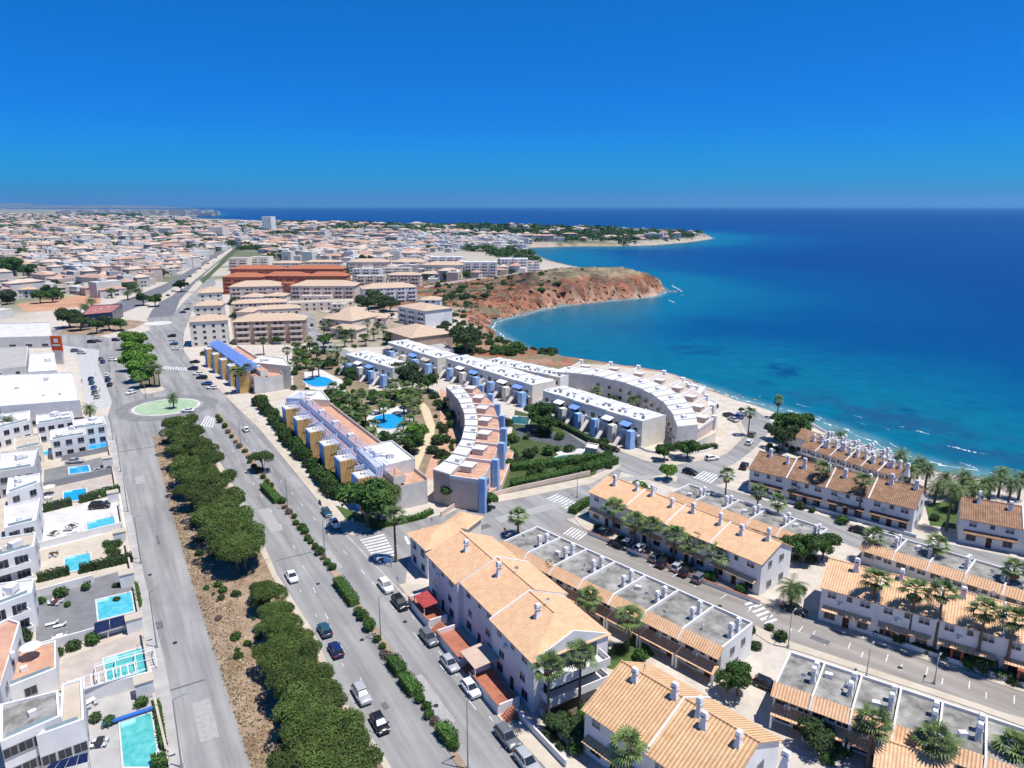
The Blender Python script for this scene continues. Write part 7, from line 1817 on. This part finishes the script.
while len(cand) < 12500 and tries < 150000:
    tries += 1
    zn, pl, wgt = rr.choices(ZONES, [5.2, 2.8, 2.0, 3.0, 1.8, .25])[0]
    xs = [p[0] for p in pl]; ys_ = [p[1] for p in pl]
    px = rr.uniform(min(xs), max(xs)); u = rr.random(); py = lerp(min(ys_), max(ys_), u ** 1.5)
    if not in_poly(px, py, pl) or any(in_poly(px, py, k_) for k_ in KEEP): continue
    q = P(px, py); cand.append((q.x, q.y, zn))
XY = np.array([(c_[0], c_[1]) for c_ in cand]); sdv = shore_dist(XY[:, 0], XY[:, 1])
grid = {}; houses = []; trees_far = []
for (x, y, zn), d_ in zip(cand, sdv):
    if d_ < 14: continue
    dist_ = math.hypot(x, y); cell = 12 if dist_ < 1500 else 17
    key = (int(x // cell), int(y // cell))
    if key in grid: continue
    grid[key] = 1
    green = float(fbm(np.array([x / 130]), np.array([y / 130]))[0])
    tp = .15 + .30 * (green > .54) + (.50 if zn == 'cape' else 0) - (.12 if zn == 'complex' else 0)
    (trees_far if rr.random() < tp else houses).append((dist_, x, y, zn))
houses.sort(); trees_far.sort()
WALLS = [('white', M('far_white_walls', (.50, .49, .47), col2=(.62, .60, .57), scale=.1)), ('cream', M('far_cream_walls', (.44, .39, .33), col2=(.54, .49, .42), scale=.1)), ('pale pink', M('far_pink_walls', (.44, .35, .30), col2=(.54, .45, .39), scale=.1)), ('grey white', M('far_grey_walls', (.36, .35, .34), col2=(.46, .45, .44), scale=.1))]
ROOFS = [('tan', M('far_tan_roof', (.46, .36, .28), col2=(.58, .47, .38), scale=.2)), ('terracotta', M('far_terracotta', (.38, .23, .165), col2=(.50, .33, .25), scale=.2)), ('flat', M('far_flat_roofs', (.44, .42, .40), col2=(.60, .57, .53), scale=.1))]
FARM = [[None] * 3 for _ in range(4)]
zname = {'left': 'town left of the highway', 'centre': 'town beyond the red apartments', 'inner': 'quarter behind the palm park', 'cape': 'green cape by the far bay', 'complex': 'white complex behind the headland', 'edge': 'quarter at the left edge'}
zref = {'left': P(160, 302), 'centre': P(232, 246), 'inner': P(350, 275), 'cape': P(706, 238), 'complex': P(540, 262), 'edge': P(60, 330)}
NI = 270
proto_h = {}
stuff_mb = [[MB(), (w_, r_)] for w_ in range(3) for r_ in range(3)]
def pick(zn):
    w_ = rr.choices((0, 1, 2, 3), (9, .3, .5, .6) if zn == 'complex' else (5.5, 2.5, 2, 1))[0]; r_ = rr.choices((0, 1, 2), {'left': (2.4, 2.2, 4.6), 'centre': (2, 2, 5), 'inner': (2, 2, 4), 'cape': (2, 2.5, 4), 'complex': (0, .5, 8), 'edge': (2, 1, 3)}[zn])[0]
    return w_, r_
for i, (dist_, x, y, zn) in enumerate(houses):
    w_, r_ = pick(zn); big = 1.0 if dist_ < 900 else (1.25 if dist_ < 2000 else 1.8)
    rz = rr.choice((0, 1)) * math.pi / 2 + (R(-32) if zn == 'left' else R(-10)) + rr.gauss(0, .12)
    g_ = gz(x, y) if zn == 'inner' else 0
    ww, dd_, hh = rr.choice((9, 11, 14, 20) if rr.random() < .72 else (26, 34)) * big, rr.choice((9, 11)) * big, rr.choice((3.4, 6.2, 6.2, 9, 12.2)) * (1 if big < 1.5 else 1.3)
    if i < NI:
        key = (w_, r_, ww, dd_, hh)
        if key not in proto_h:
            mb = MB(); house_mb(mb, 0, 0, 0, 0, ww, dd_, hh, 'flat' if r_ == 2 else 'hip')
            wa, ra = MB(), MB()
            for f_, m_ in zip(mb.f, mb.m): (ra if m_ == 1 else wa).add([mb.v[j] for j in f_], [tuple(range(len(f_)))], 0 if m_ != 2 else 1)
            proto_h[key] = (wa.mesh('wall', [WALLS[w_][1], GLASS]), ra.mesh('roof', ROOFS[r_][1]) if r_ != 2 else None)
        t = thing('town_house', WALLS[w_][0] + (' flat roofed' if r_ == 2 else ' ' + ROOFS[r_][0] + ' roofed') + ' house, {n} from the ' + {'left': 'highway bend in the left town', 'centre': 'highway end in the central town', 'inner': 'red apartments in the palm quarter', 'cape': 'cape tip on the green cape', 'complex': 'headland in the white complex', 'edge': 'car park at the left edge'}[zn], 'house', (x, y, g_ - .1), rz, 'houses in the ' + zname[zn], zref[zn])
        obj('wall', proto_h[key][0], None, t)
        if proto_h[key][1]: obj('roof', proto_h[key][1], None, t)
    else:
        mb = stuff_mb[(w_ % 3) * 3 + r_][0]; house_mb(mb, x, y, 0, rz, ww, dd_, hh, 'flat' if r_ == 2 else 'hip')
tot = MB(); far_mats = [WALLS[0][1], WALLS[1][1], WALLS[2][1], ROOFS[0][1], ROOFS[1][1], ROOFS[2][1], GLASS]
for mb, (w_, r_) in stuff_mb:
    o_ = len(tot.v); tot.v += mb.v; tot.f += [tuple(j + o_ for j in f_) for f_ in mb.f]; tot.m += [w_ if m_ == 0 else (3 + r_ if m_ == 1 else 6) for m_ in mb.m]
tag(obj('distant_town', tot, far_mats), 'countless small distant houses fading into the blue haze', 'town', None, 'stuff')
ft = MB()
for i, (dist_, x, y, zn) in enumerate(trees_far):
    if i < 200:
        t = plant('town_tree', '', SMALL[i % 4], 'dark green tree among the houses, {n} from the ' + {'left': 'highway bend in the left town', 'centre': 'highway end in the central town', 'inner': 'red apartments in the palm quarter', 'cape': 'cape tip', 'complex': 'headland in the white complex', 'edge': 'car park at the left edge'}[zn], 'tree', 'trees in the ' + zname[zn], x, y, gz(x, y) if zn == 'inner' else 0, rr.uniform(.9, 1.7), rr.random() * 6, zref[zn])
    else:
        R0 = rr.uniform(4, 7) * (1 if dist_ < 2000 else 1.8)
        leaf_cloud(ft, [(x + rr.gauss(0, R0 * .6), y + rr.gauss(0, R0 * .6), R0 * .7, R0, R0 * .75) for _ in range(3)], 60, R0 * .42, rr)
# belts of dark trees: park strips seen in the photo
for (x0, y0, x1, y1, n_, R0) in [(66, 240, 132, 237, 26, 6), (60, 262, 90, 258, 10, 5), (-10, 292, 60, 300, 10, 4), (90, 268, 120, 266, 8, 5), (58, 284, 126, 282, 16, 4), (110, 244, 132, 240, 8, 6), (212, 244, 234, 246, 4, 6), (420, 262, 520, 272, 26, 4.5), (340, 277, 362, 270, 10, 4), (330, 232, 420, 231, 20, 8), (420, 236, 520, 240, 22, 7), (560, 236, 700, 237.5, 36, 9), (480, 233, 700, 234.5, 30, 9), (300, 229, 420, 229, 20, 9), (500, 243, 700, 241, 26, 7), (236, 233, 300, 232, 12, 8), (150, 240, 200, 236, 16, 7), (-20, 226, 80, 224, 18, 10), (80, 217, 150, 216, 18, 14), (300, 245, 330, 252, 10, 6), (496, 255, 536, 263, 26, 5), (470, 251, 530, 255, 24, 5), (270, 256, 345, 257, 22, 5), (240, 250, 345, 252, 20, 5), (100, 262, 200, 258, 20, 4), (0, 250, 90, 246, 16, 5)]:
    for i in range(n_):
        t_ = rr.random(); q = P(lerp(x0, x1, t_), lerp(y0, y1, t_) + rr.gauss(0, .5)); 
        if float(shore_dist(np.array([q.x]), np.array([q.y]))[0]) < 6: continue
        leaf_cloud(ft, [(q.x + rr.gauss(0, R0), q.y + rr.gauss(0, R0), R0 * .7 + gz(q.x, q.y), R0, R0 * .8) for _ in range(3)], 130, R0 * .34, rr)
tag(obj('distant_trees', ft, LEAF), 'dark belts of distant trees between the far houses', 'trees', None, 'stuff')
# palm park and belt of trees between the apartments and the headland
for i in range(70):
    px, py = rr.uniform(398, 532), rr.uniform(264, 283)
    if py > 268 + (532 - px) * .16: continue
    q = P(px, py)
    if i % 3 == 0:
        palm('date', (px, py), (px, py - 5), 'palm of the park before the white blocks, {n} from the headland', 'palms of the white complex park', 1.3, ref=P(540, 266))
    else:
        plant('park_tree', '', SMALL[i % 4], 'dark tree of the park before the white blocks, {n} from the headland', 'tree', 'trees of the white complex park', q.x, q.y, gz(q.x, q.y), rr.uniform(.9, 1.5), i, P(540, 266))
wp = [P(x, y) for x, y in [(424, 290), (450, 285), (486, 280), (520, 274), (538, 270)]]; wm = MB()
for a_, b_ in zip(wp[:-1], wp[1:]):
    n_ = Vector((-(b_ - a_).y, (b_ - a_).x, 0)).normalized() * .3; wm.prism([a_ - n_, b_ - n_, b_ + n_, a_ + n_], gz(a_.x, a_.y) - 2, gz(b_.x, b_.y) + 1.6)
tag(obj('promenade_wall', wm, PINKW), 'long pale promenade wall along the top of the headland slope', 'wall')
# the far shore city: pale slabs low above the water
fc = MB()
for i in range(90):
    q = P(rr.uniform(60, 213), rr.uniform(213.2, 215.6)); s_ = rr.uniform(40, 110); fc.box(q.x - s_ * .5, q.x + s_ * .5, q.y - 30, q.y + 30, -5, rr.uniform(10, 42))
tag(obj('far_city', fc, M('far_city_walls', (.34, .33, .32), col2=(.5, .48, .46), scale=.004)), 'pale block city low on the far shore of the bay', 'city', None, 'stuff')
hl_ = MB()
for (px, w_, h_, dd_) in [(20, 3600, 170, 26000), (110, 3000, 120, 24000), (-90, 5000, 260, 29000)]:
    cx_ = (px - 512) / FPX * cp * dd_ * 1.03; n_ = 40
    prev = None
    for i in range(n_ + 1):
        t_ = i / n_; x = cx_ + (t_ - .5) * 2 * w_; z = h_ * math.sin(math.pi * t_) ** .8 * (.7 + .5 * float(fbm(np.array([x / 900.]), np.array([dd_ / 700.]))[0])) - 3
        cur = [(x, dd_ - 900, -5), (x, dd_, z), (x, dd_ + 900, -5)]
        if prev: hl_.quad(prev[0], cur[0], cur[1], prev[1]); hl_.quad(prev[1], cur[1], cur[2], prev[2])
        prev = cur
struct('hills', hl_, M('far_hills', (.12, .12, .09), col2=(.2, .19, .15), scale=.002))

# more apartment blocks filling the ground left of the cliff
for i, (x0, x1, y, h_, lb, k_) in enumerate([(272, 300, 263, 12, 'pink block on the left just behind the brick red rows', 'hip'), (304, 340, 262, 12, 'cream block on the right just behind the brick red rows', 'hip'), (420, 440, 300, 9, 'small pale block at the foot of the scrub slope', 'hip'), (356, 384, 276, 12, 'pale block between the red group and the palm park', 'flat'), (388, 420, 275, 12, 'cream block in front of the palm park', 'hip'), (352, 380, 269, 12, 'second pale block behind the red group', 'flat'), (384, 410, 268, 12, 'white block beside the palm park', 'flat'), (300, 330, 296, 7, 'low cream terrace under the long tan roof', 'flat'), (240, 262, 297, 9, 'narrow cream block beside the highway apartments', 'hip'), (264, 284, 296, 9, 'narrow pink block under the left long tan roof', 'hip'), (236, 252, 312, 8, 'small cream house block above the brown sided block', 'hip'), (340, 362, 311, 8, 'cream house with tan roof above the tile roofed hall', 'hip'), (330, 344, 304, 6, 'low white house under the terrace wall building', 'flat'), (366, 386, 318, 6, 'low cream house left of the blank sided block', 'hip')]):
    APT(lb, (x0, y), (x1, y), h_, 14, wall=[CREAM, PINKW, WHITE][i % 3], kind=k_, rise=2, balc=[0], wins={1: 2}, floors=max(2, int(h_ / 3)), roof=PAVE, clutter=2)
for i in range(60):
    px, py = rr.choice([(rr.uniform(350, 430), rr.uniform(300, 345)), (rr.uniform(232, 330), rr.uniform(322, 350)), (rr.uniform(228, 300), rr.uniform(298, 320)), (rr.uniform(300, 360), rr.uniform(318, 348))])
    if 300 < px < 322 and py < 350: continue
    if in_poly(px, py, [(228, 320), (308, 318), (308, 342), (240, 342)]) or in_poly(px, py, [(395, 300), (440, 300), (440, 326), (395, 326)]) or in_poly(px, py, [(380, 320), (432, 330), (432, 346), (384, 344)]): continue
    q = P(px, py); plant('courtyard_tree', '', (SMALL + SMALL)[i % 4], 'small dark tree between the apartment courts, {n} from the blue roofed terrace', 'tree', 'trees of the apartment courts', q.x, q.y, 0, rr.uniform(.6, 1.1), i, P(226, 357))
# villa details: tables with chairs, planters, glass railings on the roof terraces
for i, (px, py, z0) in enumerate([(100, 497, 0), (106, 490, 0), (56, 604, 0), (60, 640, 0), (72, 528, 0), (54, 556, 0), (90, 705, 0), (100, 745, 0), (70, 690, 0), (48, 500, 0), (98, 472, 0), (54, 535, 0)]):
    q = P(px, py, z0); t = thing('garden_table', 'small outdoor table set on a villa deck, {n} from the roundabout', 'table', (q.x, q.y, z0), i * .7, 'outdoor tables of the villas')
    m1 = MB(); m1.box(-.8, .8, -.45, .45, .70, .75); obj('table_top', m1, [FRAME, DARKM, DOORW][i % 3], t); each('leg', [(x, x + .06, y, y + .06, 0, .7) for x in (-.75, .69) for y in (-.4, .34)], METAL, t)
    for j, (cx_, cy_) in enumerate([(-.5, -.8), (.5, -.8), (-.5, .8), (.5, .8)]):
        q2 = t.matrix_basis @ Vector((cx_, cy_, 0)); a_ = i * .7 + (0 if cy_ < 0 else math.pi)
        c_ = math.cos(i * .7); s_ = math.sin(i * .7)
        ch = thing('garden_chair', 'outdoor chair at a villa table, {n} from the roundabout', 'chair', (q.x + cx_ * c_ - cy_ * s_, q.y + cx_ * s_ + cy_ * c_, z0), a_, 'outdoor chairs of the villas')
        if 'chair' not in _mc:
            u = MB(); u.box(-.25, .25, -.25, .25, .42, .47); b_ = MB(); b_.box(-.25, .25, -.27, -.22, .47, .9); _mc['chair'] = [(n_, m_.mesh(n_, FRAME)) for n_, m_ in [('seat', u), ('backrest', b_)] + [('leg', MB().box(x, x + .04, y, y + .04, 0, .42)) for x in (-.24, .2) for y in (-.24, .2)]]
        for n_, m_ in _mc['chair']: obj(n_, m_, None, ch)
for v in [o for o in C.objects if o.name.startswith('villa') and o.type == 'EMPTY']:
    w_ = [c_ for c_ in v.children if c_.name.startswith('wall')]
    if not w_: continue
    if v.name not in OUTL: continue
    inn, zt = OUTL[v.name]; n_ = len(inn); k_ = min(range(n_), key=lambda q_: (v.matrix_basis @ ((inn[q_] + inn[(q_ + 1) % n_]) / 2)).y)
    a_, b_ = inn[k_], inn[(k_ + 1) % n_]; d = (b_ - a_).normalized(); nn = Vector((-d.y, d.x, 0)) * .02; L = (b_ - a_).length
    m1 = MB(); m1.prism([a_ + d * .4 - nn, b_ - d * .4 - nn, b_ - d * .4 + nn, a_ + d * .4 + nn], zt - .4, zt + .55); obj('glass_railing', m1, M('railing_glass', (.30, .40, .42), var=.1, rough=.1, spec=.6), v)
    q_ = a_.lerp(b_, rr.uniform(.3, .7)) + nn * 150
    m1 = MB(); m1.box(-.45, .45, -.3, .3, 0, .7); obj('air_conditioner', m1, FRAME, v, (q_.x, q_.y, zt - .39), math.atan2(d.y, d.x))
# ------------------------------------------------------------------ haze: one closed box of even air
HAZE_DENSITY = 0.000034
hz = MB(); hz.box(-64000, 64000, -64000, 64000, -24, 620)
hm_ = bpy.data.materials.new('haze'); hm_.use_nodes = True; t_ = hm_.node_tree
for n_ in list(t_.nodes):
    if n_.type == 'BSDF_PRINCIPLED': t_.nodes.remove(n_)
pv = N(t_, 'ShaderNodeVolumePrincipled'); pv.inputs['Color'].default_value = (.22, .58, 1, 1); pv.inputs['Density'].default_value = HAZE_DENSITY; pv.inputs['Anisotropy'].default_value = 0.2
t_.links.new(pv.outputs[0], [n_ for n_ in t_.nodes if n_.type == 'OUTPUT_MATERIAL'][0].inputs['Volume'])
tag(obj('haze', hz, hm_), 'thin blue sea haze over the far town and water', 'haze', None, 'stuff')

# ------------------------------------------------------------------ say which one: ordinals counted from a landmark
ONES = ['', 'first', 'second', 'third', 'fourth', 'fifth', 'sixth', 'seventh', 'eighth', 'ninth', 'tenth', 'eleventh', 'twelfth', 'thirteenth', 'fourteenth', 'fifteenth', 'sixteenth', 'seventeenth', 'eighteenth', 'nineteenth']
TENS = [('', ''), ('', ''), ('twentieth', 'twenty'), ('thirtieth', 'thirty'), ('fortieth', 'forty'), ('fiftieth', 'fifty'), ('sixtieth', 'sixty'), ('seventieth', 'seventy'), ('eightieth', 'eighty'), ('ninetieth', 'ninety')]
def ordinal(n):
    if n < 20: return ONES[n]
    if n < 100: return TENS[n // 10][0] if n % 10 == 0 else TENS[n // 10][1] + '-' + ONES[n % 10]
    return 'hundredth' if n == 100 else ('hundred-and-' + ordinal(n - 100))
RBT = P(166.5, 407)
groups = {}
for o, lb, ref in LABELS: groups.setdefault(lb, []).append((o, ref))
for lb, items in groups.items():
    def key(it):
        o, ref = it; ref = ref if ref is not None else RBT
        p = Vector((0, 0, 0))
        if o.type == 'MESH' and o.location.length < 1e-6: p = sum((Vector(v) for v in o.bound_box), Vector()) / 8
        else: p = o.location
        return math.hypot(p.x - ref[0], p.y - ref[1])
    items.sort(key=key)
    for i, (o, _) in enumerate(items): o['label'] = lb.replace('{n}', 'nearest' if len(items) == 1 else ordinal(i + 1))
